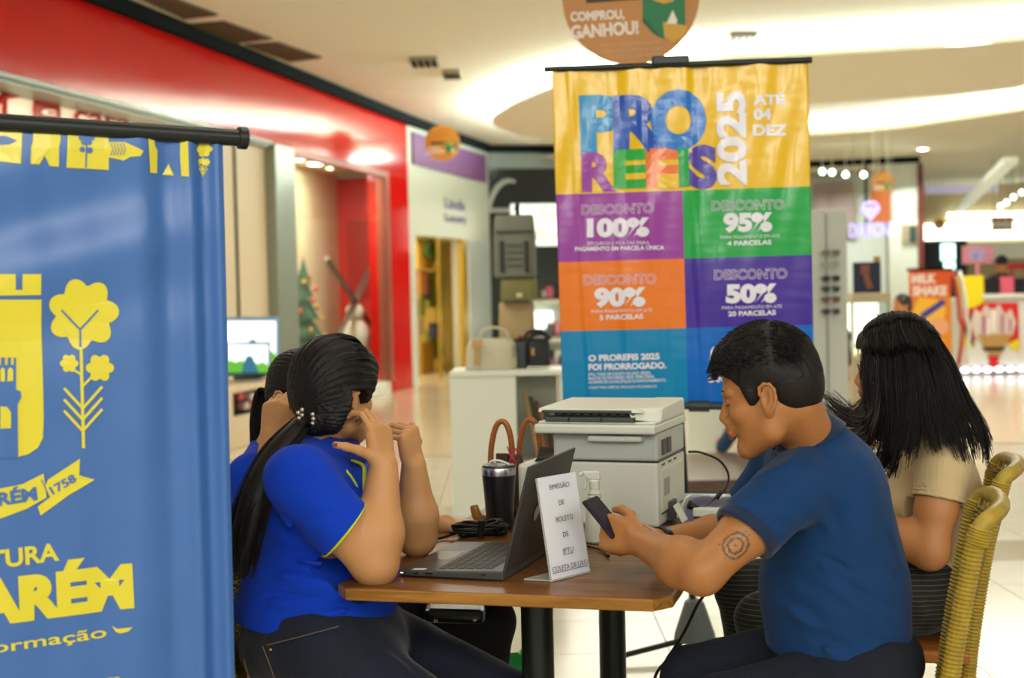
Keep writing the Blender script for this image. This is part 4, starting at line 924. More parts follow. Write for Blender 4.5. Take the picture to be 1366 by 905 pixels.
mb = MB(); mb.hexa([Vector(q) for q in ((-.016, -.008, .153), (.014, -.008, .153), (.014, .008, .153), (-.016, .008, .153))], [Vector(q) for q in ((-.013, -.007, .174), (.030, -.006, .172), (.030, .006, .172), (-.013, .007, .174))]); part('spray_head', mb, mat('white_plastic', '#e6e8e0'), spr, bevel=.003)
mb = MB(); mb.tube(catmull([(.016, 0, .157), (.023, 0, .148), (.023, 0, .138), (.026, 0, .128)], 8), .0035, n=8); part('trigger', mb, mat('white_plastic', '#e6e8e0'), spr, smooth='all')
mb = MB(); mb.tube([(.028, 0, .165), (.036, 0, .165)], .005, n=10); part('nozzle', mb, mat('white_plastic', '#e6e8e0'), spr)
# ================================================================== GREEN BOX on the floor
gb = P(672, 905, 4.55); gb.z = 0
g = thing('green_carton', 'small bright green paper carton with open flaps on the floor under the table', 'box', (gb.x, gb.y, 0), R(14))
m_gr = mat('bright_green_card', '#17a04c', rough=.6)
mb = MB()
for c, d in (((0, -.06, .085), (.13, .003, .17)), ((0, .06, .085), (.13, .003, .17)), ((-.065, 0, .085), (.003, .12, .17)), ((.065, 0, .085), (.003, .12, .17)), ((0, 0, .002), (.13, .12, .003))): mb.box(c, d)
part('carton_wall', mb, m_gr, g)
for c, d, an, ax in (((.085, -.0, .195), (.003, .11, .06), 35, 'Y'), ((-.03, .07, .2), (.07, .003, .07), -15, 'X'), ((0, -.085, .185), (.12, .003, .055), 42, 'X')):
    mb = MB(); mb.box(c, d, M=Matrix.Rotation(R(an), 3, ax)); part('flap', mb, m_gr, g)
# ================================================================== HANGING DISCS
m_disc = mat('amber_disc', '#b9791c', rough=.35, var=.12, vscale=1.6); m_dw = mat('disc_white', '#efe6da', rough=.5)
def vplane(px, py, Y, dx=1.0, dy=0.0):
    c = P(px, py, Y); return Plane((c.x - dx * 2, c.y - dy * 2), (c.x + dx * 2, c.y + dy * 2))
def disc(px, py, r, Y, label, full=False):
    pl = vplane(px, py, Y, 1, -.04); c = pl.hit(px, py); rr = r * Y / F
    t = thing('hanging_disc', label, 'sign', tuple(pl.at(*c)), 0, 'round amber promotion discs hanging from the ceiling')
    A = np.linspace(0, 2 * math.pi, 49)[:-1]
    mb = MB(); mb.hexa([pl.at(c[0] + math.cos(a) * rr, c[1] + math.sin(a) * rr, -.012) for a in A], [pl.at(c[0] + math.cos(a) * rr, c[1] + math.sin(a) * rr, .012) for a in A]); part('disc_board', mb, m_disc, t, world=True)
    for s in (-.5, .5):
        mb = MB(); a = pl.at(c[0] + s * rr, c[1] + rr * .8, -.015); mb.tube([a, Vector((a.x, a.y, CZ))], .0025, n=5); part('wire', mb, m_grey, t, world=True)
    k = r / 91.0
    def Q(x, y): return (px + (x - 841) * k, py + (y + 6) * k)
    def poly(pts, m, off, nm='print'):
        mb = MB(); q = [pl.hit(*Q(*p)) for p in pts]; mb.add([pl.at(a, b, off) for a, b in q], [tuple(range(len(q)))]); return part(nm, mb, m, t, world=True, kind='stuff')
    for txt, a, b, h in (('COMPROU,', (761, 29), (833, 25), 12), ('GANHOU!', (762, 52), (852, 45), 17)):
        for off, bo, mm in ((.0135, .07, mat('disc_orange', '#d07a2a', rough=.5)), (.0150, .045, m_dw)):
            vs, fs = fit_text(txt, pl, Q(*a), Q(*b), h * k, bo); mb = MB(); mb.add([pl.at(x, y, off) for x, y in vs], fs); part('print', mb, mm, t, world=True, kind='stuff')
    poly([(857, -10), (913, -12), (914, 34), (900, 40), (885, 53), (857, 30)], mat('disc_green', '#1f7a4c', rough=.5), .0135)
    poly([(885, 53), (872, 46), (857, 30), (857, 22)], mat('disc_green_dark', '#155c38', rough=.5), .0142)
    poly([(884, 30), (916, 35), (915, 44), (908, 52), (898, 57), (886, 50)], mat('disc_cake', '#d9a84c', rough=.7), .0150)
    poly([(890, 30), (897, 14), (903, 28), (902, 33), (888, 32)], m_dw, .0152)
    poly([(866, -4), (902, -6), (898, 3), (886, 6), (872, 2)], mat('disc_cake', '#d9a84c'), .0152)
    poly([(781, -12), (853, -14), (853, 0), (782, 5)], mat('disc_dark_print', '#3a3020', rough=.5), .0135)  # dark brown printed patch above the lettering
    if full:
        for txt, a, b in (('PARTICIPE E CONCORRA A VALE-COMPRAS', (800, 64), (880, 59)), ('CONSULTE REGULAMENTO NO LOCAL', (800, 72), (882, 67)), ('PROMOÇÃO DE FIM DE ANO', (792, 81), (888, 75))):
            vs, fs = fit_text(txt, pl, a, b, 4.5, .01); mb = MB(); mb.add([pl.at(x, y, .0135) for x, y in vs], fs); part('print', mb, mat('disc_tan_print', '#d2a878', rough=.5), t, world=True, kind='stuff')
disc(841, -6, 91, 6.6, 'large round amber promotion disc hanging above the multicoloured banner', True)
disc(590, 191, 23.5, 19.3, 'small round amber disc hanging in front of the purple shop band')
disc(1178, 244, 15, 21, 'small round amber disc hanging over the orange poster')
disc(1253, 299, 7.5, 30, 'tiny round amber disc far off before the strip lights')
# ================================================================== TV DISPLAYS
def tv(x0, x1, y0, y1, Y, lab):
    pl = vplane((x0 + x1) / 2, (y0 + y1) / 2, Y, 1, .12); c = pl.hit((x0 + x1) / 2, y1); t = thing('television', lab, 'television', tuple(pl.at(*c)), 0, 'televisions on the counter of the shop')
    mb = MB(); pboxpx(mb, pl, x0, x1, y0, y1, -.03, 0); part('screen_case', mb, mat('blue_grey_bezel', '#7fa3c4', rough=.3), t, world=True)
    W_ = x1 - x0; H_ = y1 - y0
    def q(pts, m, off, nm='picture'):
        mb = MB(); v = [pl.hit(x0 + a * W_, y0 + b * H_) for a, b in pts]; mb.add([pl.at(s, z, off) for s, z in v], [tuple(range(len(v)))]); part(nm, mb, m, t, world=True)
    q([(.06, .07), (.94, .07), (.94, .95), (.06, .95)], mat('screen_white', '#eef6fa', emit=.85), .003, 'screen')
    g = [(.03, .97), (.03, .55)] + [(.03 + .06 * i, .62 - .10 * abs(math.sin(i * .9))) for i in range(1, 8)] + [(.5, .75)] + [(.55 + .06 * i, .66 - .10 * abs(math.sin(i * 1.1))) for i in range(7)] + [(.97, .7), (.97, .97)]
    q(g, mat('screen_green', '#58a832', emit=.55), .005)
    q([(.36, .95), (.40, .62), (.47, .42), (.55, .38), (.62, .45), (.66, .62), (.76, .95)], mat('screen_teal', '#2c6f90', emit=.35), .007)
    q([(.03, .90), (.97, .90), (.97, .97), (.03, .97)], mat('screen_dark', '#14201c', emit=.1), .009)
    mb = MB(); b = pl.at(c[0], c[1], -.015); mb.box(b + Vector((0, 0, -.015)), (.25, .12, .03)); part('stand_foot', mb, m_dark, t, world=True)
tv(296, 373, 423, 500, 13.5, 'larger television with white sky and blue mound picture, right of the blue banner')
tv(300, 361, 457, 502, 13.2, 'smaller television showing a green and blue picture in front of the larger one')
CPl = Plane(tuple(LF.at(0, 0, .62).to_2d()), tuple(LF.at(5, 0, .62).to_2d())); zt_ = P(335, 505, 13.4).z - .02
mb = MB(); pbox(mb, CPl, CPl.hit(235, 505)[0], CPl.hit(364, 505)[0], 0, zt_, -.56, 0)
cnt = part('shop_counter', mb, mat('pale_wood_counter', '#cdbb98', rough=.5), None, world=True, loc=tuple(CPl.at(CPl.hit(300, 505)[0], 0, -.28)), bevel=.01, label='low pale counter under the televisions', cat='counter')
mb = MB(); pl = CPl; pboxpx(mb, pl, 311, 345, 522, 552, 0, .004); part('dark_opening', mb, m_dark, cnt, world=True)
for i in range(8):
    mb = MB(); x = 315 + (i % 4) * 7.6; y = 529 + (i // 4) * 12; pboxpx(mb, pl, x, x + 6, y - 4, y + 5, .004, .03); part('packet', mb, [mat('packet_red', '#a12a35', rough=.5), mat('packet_cream', '#b3a894', rough=.5), mat('packet_brown', '#5a2c2a', rough=.5)][i * 2 % 3], cnt, world=True)
mb = MB(); mb.tube([LF.at(sx(329), .5, -.09), LF.at(sx(329), 2.9, -.09)], .016, n=6); part('dark_joint', mb, mat('dark_green_trim', '#2a3a2c', rough=.5), wall_left, world=True)
# ================================================================== RED SHOP WINDOW DISPLAY
WD = Plane(tuple(LF.at(0, 0, -.55).to_2d()), tuple(LF.at(5, 0, -.55).to_2d()))
t = thing('crossed_beams', 'two crossed dark wooden beams in the red shop window', 'decoration', tuple(WD.at(WD.hit(468, 400)[0], 0)))
for (a, b) in (((435, 345), (506, 458)), ((499, 347), (440, 462))):
    mb = MB(); p, q = WD.hit(*a), WD.hit(*b); mb.tube([WD.at(*p), WD.at(*q, .05)], .045, n=4); part('beam', mb, mat('dark_beam', '#75645a', rough=.6), t, world=True)
def tree_():
    c = WD.at(WD.hit(422, 470)[0], .15, -.15); t = thing('christmas_tree', 'small green Christmas tree with gold and red baubles in the shop window', 'tree', tuple(c))
    m = mat('fir_green', '#2f5236', rough=.8, bump=.6, bscale=30)
    for k in range(6):
        mb = MB(); z = .25 + k * .22; r = .36 - k * .052; n = 22; prof = []
        vs = [(0, 0, z + .34)] + [((r if j % 2 else r * .78) * math.cos(2 * math.pi * j / n), (r if j % 2 else r * .78) * math.sin(2 * math.pi * j / n), z - (.04 if j % 2 else 0)) for j in range(n)]
        mb.add(vs, [(0, 1 + j, 1 + (j + 1) % n) for j in range(n)]); part('branch_tier', mb, m, t)
    mb = MB(); mb.tube([(0, 0, 0), (0, 0, .4)], .05, n=8); part('trunk', mb, mat('trunk', '#4a3524', rough=.8), t)
    for k in range(26):
        a = k * 2.4; z = .3 + (k / 26) * 1.2; r = .40 - z * .2; mb = MB(); mb.ball((math.cos(a) * r, math.sin(a) * r, z), .035, 8, 6); part('bauble', mb, [mat('gold_bauble', '#d8a23a', rough=.2, metal=.8), mat('red_bauble', '#d0301c', rough=.2)][k % 3 == 0], t, smooth='all')
tree_()
t = thing('window_shelf', 'white display shelf behind the Christmas tree', 'shelf', tuple(WD.at(WD.hit(420, 440)[0], 0, -.9)))
for k, z in enumerate((.9, 1.25, 1.55)):
    mb = MB(); pbox(mb, WD, WD.hit(404, 400)[0], WD.hit(452, 400)[0], z, z + .04, -1.0, -.7); part('board', mb, m_white, t, world=True)
for k in range(9):
    mb = MB(); s0 = WD.hit(406 + k * 5, 400)[0]; z = (.94, 1.29)[k % 2]; pbox(mb, WD, s0, s0 + .14, z, z + .12 + .05 * (k % 3), -.95, -.8); part('box', mb, [mat('box_rust', '#9a4a32', rough=.5), mat('box_ivory', '#d2c6a8', rough=.5), mat('box_blue', '#6f7fae', rough=.5)][k % 3], t, world=True)
t = thing('white_figure', 'white and orange plush figure at the foot of the crossed beams', 'toy', tuple(WD.at(WD.hit(470, 480)[0], .16)))
mb = MB(); c = WD.at(WD.hit(472, 440)[0], .75, .02); mb.ball(c, .20, 14, 10, sc=(1, 1, 1.3)); part('body', mb, mat('plush_white', '#e3d6c8', rough=.9), t, world=True, smooth='all')
mb = MB(); mb.ball(c + Vector((0, 0, .34)), .13, 12, 8); part('head', mb, mat('plush_white', '#e3d6c8'), t, world=True, smooth='all')
mb = MB(); mb.tube([c + Vector((-.14, -.1, -.22)), c + Vector((.2, -.1, -.2))], .06, n=8); part('scarf', mb, mat('plush_orange', '#c8552a', rough=.9), t, world=True, smooth='all')
mb = MB(); mb.tube([c + Vector((0, 0, -.2)), Vector((c.x, c.y, .16))], .05, n=8); part('post', mb, m_white, t, world=True)
for i, (x, y, lab) in enumerate(((413, 205, 'left spotlight on the track inside the red shop window'), (433, 208, 'middle spotlight on the track inside the red shop window'), (449, 218, 'right spotlight on the track inside the red shop window'))):
    c = WD.at(*WD.hit(x, y), -.1); t = thing('track_spotlight', lab, 'lamp', tuple(c), 0, 'spotlights on the window track')
    mb = MB(); mb.tube([(0, 0, 0), (0, 0, .2)], .012, n=6); part('stem', mb, m_grey, t); mb = MB(); mb.lathe([(.045, -.06), (.05, 0), (.03, .03)], n=12); part('lamp_head', mb, m_grey, t)
    mb = MB(); mb.lathe([(.04, -.066), (.04, -.062)], n=12); part('lamp_glass', mb, mat('warm_lamp_glass', '#fff0c8', emit=18), t)
# ================================================================== WHITE SHOP INSIDE
IP = Plane(tuple(WF.at(0, 0, -.7).to_2d()), tuple(WF.at(5, 0, -.7).to_2d()))
t = thing('merchandise_rack', 'rack of yellow, green and tan goods inside the white shop doorway', 'rack', tuple(IP.at(IP.hit(585, 480)[0], 0)))
items = [(560, 325, 566, 360, '#e7b43c'), (569, 340, 579, 358, '#dfae2c'), (581, 342, 594, 358, '#d6a53a'), (575, 318, 580, 342, '#4d7a3a'), (586, 320, 592, 345, '#5c8a3e'), (596, 322, 600, 350, '#a6a24a'),
         (563, 362, 572, 392, '#a8622e'), (575, 366, 583, 400, '#4a4636'), (588, 362, 602, 410, '#93993e'), (606, 360, 616, 430, '#b3ad62'), (562, 398, 574, 420, '#3f6b40'), (565, 424, 580, 446, '#b8aaa0'), (580, 430, 588, 450, '#4b4f7a'), (565, 455, 585, 505, '#b07a1c'), (590, 440, 604, 480, '#8c9a48')]
for k, (x0, y0, x1, y1, c) in enumerate(items):
    mb = MB(); s0, s1 = IP.hit(x0, 400)[0], IP.hit(x1, 400)[0]; z0, z1 = IP.hit(590, y1)[1], IP.hit(590, y0)[1]; o = -.1 * (k % 3)
    a = [IP.at(s0, z1, o), IP.at(s1, z1, o), IP.at(s1 + .02, z0, o), IP.at(s0 - .02, z0, o)]; b = [p - IP.n * .12 for p in a]; mb.hexa(a, b); part('hanging_item', mb, mat('goods_' + c[1:], c, rough=.7), t, world=True, bevel=.02)
mb = MB(); mb.tube([IP.at(IP.hit(557, 400)[0], 2.15), IP.at(IP.hit(620, 400)[0], 2.15)], .02, n=6); part('rail', mb, mat('brass_frame', '#b49a3e'), t, world=True)
for s in (560, 618):
    mb = MB(); mb.tube([IP.at(IP.hit(s, 400)[0], 0), IP.at(IP.hit(s, 400)[0], 2.16)], .02, n=6); part('upright', mb, mat('brass_frame', '#b49a3e'), t, world=True)
# ================================================================== DARK SHOP: lit sign, shelves
sgp = Plane(tuple(DF.at(0, 0, .1).to_2d()), tuple(DF.at(5, 0, .1).to_2d()))
mb = MB(); pboxpx(mb, sgp, 683, 768, 272, 328, -.08, 0); pbox(mb, sgp, sgp.hit(700, 272)[0], sgp.hit(750, 272)[0], sgp.hit(700, 272)[1], 2.80, -.08, -.04)
s_ = part('script_sign', mb, mat('lit_white_sign', '#eef5ee', emit=.75), None, world=True, loc=tuple(sgp.at(*sgp.hit(715, 328))), label='lit white shop sign with grey script letters beside the banner', cat='sign')
for txt, a, b, h in (('Bijou', (717, 291), (752, 291), 15), ('Beauty', (713, 320), (765, 320), 17)):
    flat_text('lettering', txt, sgp, a, b, h, mat('script_grey', '#9aa29c', rough=.6), s_, off=.006, bold=-.012, slant=.35).__setitem__('kind', 'stuff')
t = thing('accessory_shelf', 'white shelves of small pink and white accessories under the lit sign', 'shelf', tuple(DF.at(DF.hit(725, 480)[0], 0, .2)))
sp2 = Plane(tuple(DF.at(0, 0, .2).to_2d()), tuple(DF.at(5, 0, .2).to_2d()))
for y in (400, 452, 490):
    mb = MB(); pboxpx(mb, sp2, 712, 765, y, y + 5, -.3, 0); part('board', mb, m_white, t, world=True)
mb = MB(); pboxpx(mb, sp2, 712, 765, 405, 530, -.34, -.3); part('back_panel', mb, mat('pale_back_panel', '#bfc7ba', rough=.5), t, world=True)
rg = random.Random(5)
for k in range(34):
    x = 714 + rg.random() * 44; y = rg.choice((398, 450, 488, 524)); h = rg.uniform(6, 22); c = rg.choice(['#c25a7e', '#d8d0cc', '#2a2a30', '#d890a0', '#c8b040', '#5a3040', '#e0e4dc'])
    mb = MB(); s0, z0 = sp2.hit(x, y); w = rg.uniform(.05, .13); pbox(mb, sp2, s0, s0 + w, z0 + .01, z0 + h / 75, -.18, -.05); part('accessory', mb, mat('acc_' + c[1:], c, rough=.5), t, world=True, bevel=.01)
mb = MB(); pboxpx(mb, sp2, 718, 740, 416, 438, -.2, -.15); part('lit_panel', mb, mat('lit_white_panel', '#f4fff6', emit=2.2), t, world=True)
# ================================================================== BAG STAND
BP_ = vplane(645, 600, 8.5, 1, -.02)
a = BP_.at(BP_.hit(602, 600)[0], 0); b = BP_.at(BP_.hit(690, 600)[0], 0); e = BP_.at(BP_.hit(746, 600)[0], 0); HT = BP_.hit(640, 496)[1]
cnt2 = thing('display_counter', 'white display counter carrying handbags, left of the printer', 'counter', tuple(a.lerp(e, .5)))
m_cw = mat('white_laminate', '#dfe2d2', rough=.4)
s0, s1, s2 = BP_.hit(602, 600)[0], BP_.hit(690, 600)[0], BP_.hit(746, 600)[0]
for nm, q in (('front_panel', (s0, s1, 0, HT - .032, -.02, 0)), ('top_board', (s0, s2 + .03, HT - .03, HT, -.5, .005)), ('side_panel', (s0, s0 + .02, 0, HT - .032, -.5, -.022)), ('divider', (s1 - .02, s1, 0, HT - .032, -.5, -.022)), ('side_panel', (s2 + .01, s2 + .03, 0, HT - .032, -.5, 0)), ('back_panel', (s0 + .02, s2, 0, HT - .032, -.49, -.47))):
    mb = MB(); pbox(mb, BP_, *q); part(nm, mb, m_cw, cnt2, world=True, bevel=.003)
mb = MB(); pbox(mb, BP_, s1, s2, .30, .32, -.46, -.03); part('inner_board', mb, m_cw, cnt2, world=True)
for k in range(6):
    mb = MB(); x = s1 + .03 + k * .032; c0 = BP_.at(x, .33, -.12); c1 = BP_.at(x + .05 - .03, .33 + .40 - .03 * k, -.20); mb.tube([c0 + Vector((.10 if k < 3 else .03, 0, 0)), c1], .018, n=5); part('rolled_strap', mb, [mat('strap_tan', '#a98c66', rough=.7), mat('strap_green', '#3c4a34', rough=.7), mat('strap_brown', '#6a4630', rough=.7)][k % 3], cnt2, world=True)
def softbag(name, label, x0, x1, y0, y1, Y, col, depth=.12, taper=.88, sag=0.0, loops=(), parts=(), cat='bag'):
    pl = vplane((x0 + x1) / 2, y1, Y, 1, -.02); A_, z0 = pl.hit(x0, y1); B_, _ = pl.hit(x1, y1); z1 = pl.hit((x0 + x1) / 2, y0)[1]
    t = thing(name, label, cat, tuple(pl.at((A_ + B_) / 2, z0)))
    m = mat('bag_' + col[1:], col, rough=.55, bump=.1, bscale=50); mc = (A_ + B_) / 2; hw = (B_ - A_) / 2; N = 10; vs = []
    prof = [(0, .92, .75), (.03, 1, 1), (.4, 1, 1), (.75, .97, .85), (.93, taper, .55), (1, taper * .93, .3)]
    mb = MB()
    for f, w, d in prof:
        for j in range(24):
            a = 2 * math.pi * j / 24; ca, sa = math.cos(a), math.sin(a); sq = (abs(ca) ** 4 + abs(sa) ** 4) ** -.25
            vs.append(pl.at(mc + hw * w * ca * sq, z0 + (z1 - z0) * f - sag * (1 - ca * ca) * f, depth / 2 * d * sa * sq))
    n = 24; k = len(prof)
    mb.add(vs, [(i * n + j, i * n + (j + 1) % n, (i + 1) * n + (j + 1) % n, (i + 1) * n + j) for i in range(k - 1) for j in range(n)] + [tuple(range(n)), tuple((k - 1) * n + j for j in range(n))])
    part('bag_body', mb, m, t, world=True, smooth=True)
    for (lx0, lx1, ly, off, r, c) in loops:
        mb = MB(); a, za = pl.hit(lx0, y0 + 4); b, _ = pl.hit(lx1, y0 + 4); zt_ = pl.hit((lx0 + lx1) / 2, ly)[1]
        mb.tube(catmull([pl.at(a, za, off), pl.at(a + (b - a) * .12, za + (zt_ - za) * .75, off), pl.at((a + b) / 2, zt_, off), pl.at(b - (b - a) * .12, za + (zt_ - za) * .75, off), pl.at(b, za, off)], 16), r, n=7); part('handle', mb, mat('bag_' + c[1:], c, rough=.5), t, world=True, smooth='all')
    for (px0, px1, py0, py1, off, c, nm) in parts:
        mb = MB(); pboxpx(mb, pl, px0, px1, py0, py1, off - .012, off); part(nm, mb, mat('bag_' + c[1:], c, rough=.45), t, world=True, bevel=.004)
    return t
softbag('handbag', 'cream handbag with arched handle and tan scarf on the white counter', 622, 690, 452, 494, 8.72, '#bcb79a', .16, loops=[(640, 680, 437, .03, .009, '#bcb79a')], parts=[(633, 640, 462, 486, .095, '#b8935c', 'scarf_tail'), (630, 645, 452, 463, .10, '#c09a62', 'scarf_knot'), (684, 688, 460, 476, .07, '#8c8a70', 'side_strap')])
softbag('handbag', 'dark slate handbag on the white counter between the cream bag and the black bag', 687, 704, 456, 492, 8.76, '#3b4248', .12, loops=[(690, 701, 449, .02, .007, '#6a3430')])
softbag('handbag', 'black handbag with thick curved handles at the right end of the white counter', 704, 735, 450, 489, 8.74, '#17191a', .15, loops=[(700, 730, 441, .05, .012, '#17191a'), (706, 734, 446, -.03, .012, '#17191a')], parts=[(709, 713, 464, 474, .09, '#b08a40', 'clasp')])
t = thing('hanging_rail', 'thin dark upright rail on which the grey backpack hangs', 'stand', tuple(P(690, 640, 9.12)))
t.location.z = 0; t.matrix_basis = Matrix.Translation(t.location)
c = P(690, 272, 9.12); mb = MB(); mb.tube([Vector((c.x, c.y, 0)), c], .014, n=8); part('upright', mb, m_dark, t, world=True)
mb = MB(); mb.tube([c + Vector((-.02, 0, -.03)), c + Vector((-.02, -.22, -.04))], .007, n=6); part('hook', mb, m_dark, t, world=True)
mb = MB(); mb.lathe([(.10, 0), (.10, .015), (.02, .03)], c=(c.x, c.y, 0), n=20); part('foot_plate', mb, m_dark, t, world=True)
softbag('backpack', 'grey-green backpack with dark vertical stripes hanging highest on the rail', 659, 716, 287, 371, 8.92, '#6b6e5f', .13, taper=.93, parts=[(667, 673, 322, 364, .072, '#22261f', 'dark_stripe'), (700, 706, 322, 364, .072, '#22261f', 'dark_stripe'), (661, 714, 308, 311, .068, '#3d4038', 'flap_edge'), (676, 698, 326, 329, .074, '#55584a', 'ridge'), (676, 698, 335, 338, .074, '#55584a', 'ridge'), (676, 698, 344, 347, .074, '#55584a', 'ridge'), (676, 698, 353, 356, .074, '#55584a', 'ridge')])
softbag('shoulder_bag', 'olive green shoulder bag hanging under the grey backpack', 668, 717, 371, 402, 8.9, '#6f6c3a', .11, taper=.97, parts=[(689, 697, 391, 397, .062, '#cbbf8a', 'clasp')])
softbag('tote_bag', 'tan tote bag hanging lowest on the rail', 666, 714, 403, 452, 8.95, '#ac9468', .11, taper=.98)
# ================================================================== LOW PLATFORM, SEATED PERSON
a = PZ(905, 660, 0); b = PZ(1100, 656, 0)
t = thing('low_platform', 'low dark brown wooden platform behind the banner stand', 'platform', (1.58, 9.9, 0))
mb = MB(); mb.box((0, 0, .055), (1.0, 1.5, .09)); part('deck', mb, wood('platform_wood', '#5d4632', '#46321f', .35), t, bevel=.006)
for x in (-.42, .42):
    for y in (-.68, .68):
        mb = MB(); mb.box((x, y, .005), (.06, .06, .010)); part('foot', mb, m_dark, t)
c = P(940, 600, 11.3); t = thing('white_stool', 'white box stool behind the banner stand', 'stool', (c.x, c.y, 0)); mb = MB(); mb.box((0, 0, .27), (.30, .3, .54)); part('body', mb, m_cw, t, bevel=.01); mb = MB(); mb.box((0, 0, .56), (.34, .34, .04)); part('seat', mb, m_cw, t, bevel=.01)
def blob(name, label, base, prims, vox, mats, parts=(), lo=None, hi=None):
    """small far figure: skin mesh first, then clothing and hair meshes"""
    S = SDF(lo, hi, vox)
    for f in prims: f(S)
    vs, Q = S.mesh(); o = np_mesh(name, vs, Q, mats, loc=base); o['label'] = label; o['category'] = 'person'
    for nm, fs, m, v2 in parts:
        S = SDF(lo, hi, v2)
        for f in fs: f(S)
        vs, Q = S.mesh(); np_mesh(nm, vs, Q, m, parent=o)
    return o
# ================================================================== RIGHT SIDE: eyewear, jewellery, kiosk
EP = vplane(1107, 400, 10.3, 1, .02)
t = thing('eyewear_rack', 'tall white rack of sunglasses at the right edge of the multicoloured banner', 'rack', tuple(EP.at(EP.hit(1105, 540)[0], 0)))
s0, s1 = EP.hit(1070, 400)[0], EP.hit(1131, 400)[0]; zt_ = EP.hit(1107, 280)[1]
mb = MB(); pbox(mb, EP, s0, s1, .12, zt_, -.06, 0); part('panel', mb, mat('rack_grey_white', '#c5cac0', rough=.4), t, world=True, bevel=.01)
mb = MB(); pbox(mb, EP, EP.hit(1103, 400)[0] - .006, EP.hit(1103, 400)[0] + .006, .2, zt_ - .03, 0, .012); part('rail', mb, m_grey, t, world=True)
mb = MB(); pbox(mb, EP, s0 - .03, s1 + .03, 0, .12, -.2, .12); part('base', mb, m_grey, t, world=True)
def glasses(cx, cy, label, col):
    c = EP.at(*EP.hit(cx, cy), .060); t = thing('sunglasses', label, 'sunglasses', tuple(c), 0, 'sunglasses on the white rack')
    m = mat('glasses_' + col[1:], col, rough=.2)
    for s in (-1, 1):
        mb = MB(); mb.lathe([(.029, -.002), (.029, .002)], n=18, M=Matrix.Rotation(R(90), 3, 'X')); mb.v = [(v[0] + s * .036, v[1], v[2] * .8) for v in mb.v]; part('lens', mb, m, t)
        mb = MB(); mb.tube([(s * .066, 0, .01), (s * .069, .03, .008), (s * .068, .05, .0)], .003, n=5); part('temple', mb, m, t)
    mb = MB(); mb.tube([(-.066, -.002, .012), (-.03, -.003, .02), (0, -.003, .012), (.03, -.003, .02), (.066, -.002, .012)], .004, n=6); part('brow_bar', mb, m, t)
for (y, c, l) in ((338, '#6b655c', 'thin grey sunglasses in the top row of the white rack'), (353, '#9aa08c', 'pale green sunglasses in the second row of the white rack'), (372, '#17191c', 'black sunglasses in the third row of the white rack'), (386, '#2c3634', 'dark green sunglasses in the fourth row of the white rack'), (400, '#6a4a3a', 'brown sunglasses in the fifth row of the white rack'), (416, '#3a3436', 'dark sunglasses in the lowest visible row of the white rack')): glasses(1106, y, l, c)
# lit display case with framed picture on top
CP = vplane(1162, 440, 12.0, 1, .02)
t = thing('display_case', 'brightly lit glass jewellery display case beside the sunglasses rack', 'case', tuple(CP.at(CP.hit(1162, 530)[0], 0)))
s0, s1 = CP.hit(1136, 440)[0], CP.hit(1189, 440)[0]; z1 = CP.hit(1162, 404)[1]; z0 = CP.hit(1162, 478)[1]
mc = mat('beige_case', '#b8a98a', rough=.5)
mb = MB(); pbox(mb, CP, s0, s1, 0, z0, -.35, 0); part('plinth', mb, mc, t, world=True, bevel=.005)
mb = MB(); pbox(mb, CP, s0, s1, z1, CP.hit(1162, 391)[1], -.35, 0); part('top_box', mb, mc, t, world=True, bevel=.005)
mb = MB(); pbox(mb, CP, s0 + .02, s1 - .02, z0 + .001, z1 - .001, -.34, -.32); part('lit_back', mb, mat('lit_back_panel', '#f5fff2', emit=1.25), t, world=True)
mb = MB(); pbox(mb, CP, s0, s1, z0 + .001, z1 - .001, -.006, -.001); part('glass_front', mb, m_glass, t, world=True)
for x, y0, y1, c in ((1152, 455, 474, '#c4a24a'), (1162, 462, 476, '#e0d0a0'), (1172, 458, 474, '#b89450')):
    mb = MB(); s, z = CP.hit(x, y1); mb.lathe([(.035, 0), (.015, .04), (.03, .10), (.012, .13)], c=CP.at(s, z0 + .004, -.17), n=12); part('jewel_stand', mb, mat('gold_' + c[1:], c, rough=.3, metal=.5), t, world=True, smooth=True)
for s in (s0 + .01, s1 - .01):
    mb = MB(); pbox(mb, CP, s - .01, s + .01, z0 + .001, z1 - .001, -.03, 0); part('corner_post', mb, mc, t, world=True)
fp = vplane(1158, 370, 12.1, 1, .02); mb = MB(); pboxpx(mb, fp, 1139, 1175, 350, 391, -.03, 0)
o = part('framed_picture', mb, mat('navy_picture', '#141c34', rough=.3), None, world=True, loc=tuple(fp.at(*fp.hit(1157, 391))), label='small dark blue framed picture on top of the lit display case', cat='picture')
mb = MB(); pboxpx(mb, fp, 1148, 1160, 354, 366, 0, .004); part('brown_figure', mb, mat('brown_figure', '#7c4f3a', rough=.5), o, world=True, bevel=.02)
mb = MB(); mb.tube([fp.at(*fp.hit(1154, 366), .004), fp.at(*fp.hit(1160, 385), .004)], .03, n=6); part('brown_figure', mb, mat('brown_figure', '#7c4f3a'), o, world=True)
mb = MB(); pboxpx(mb, fp, 1168, 1176, 342, 391, -.06, -.035); part('gold_side', mb, mat('gold_side', '#a8823e', rough=.4), o, world=True)
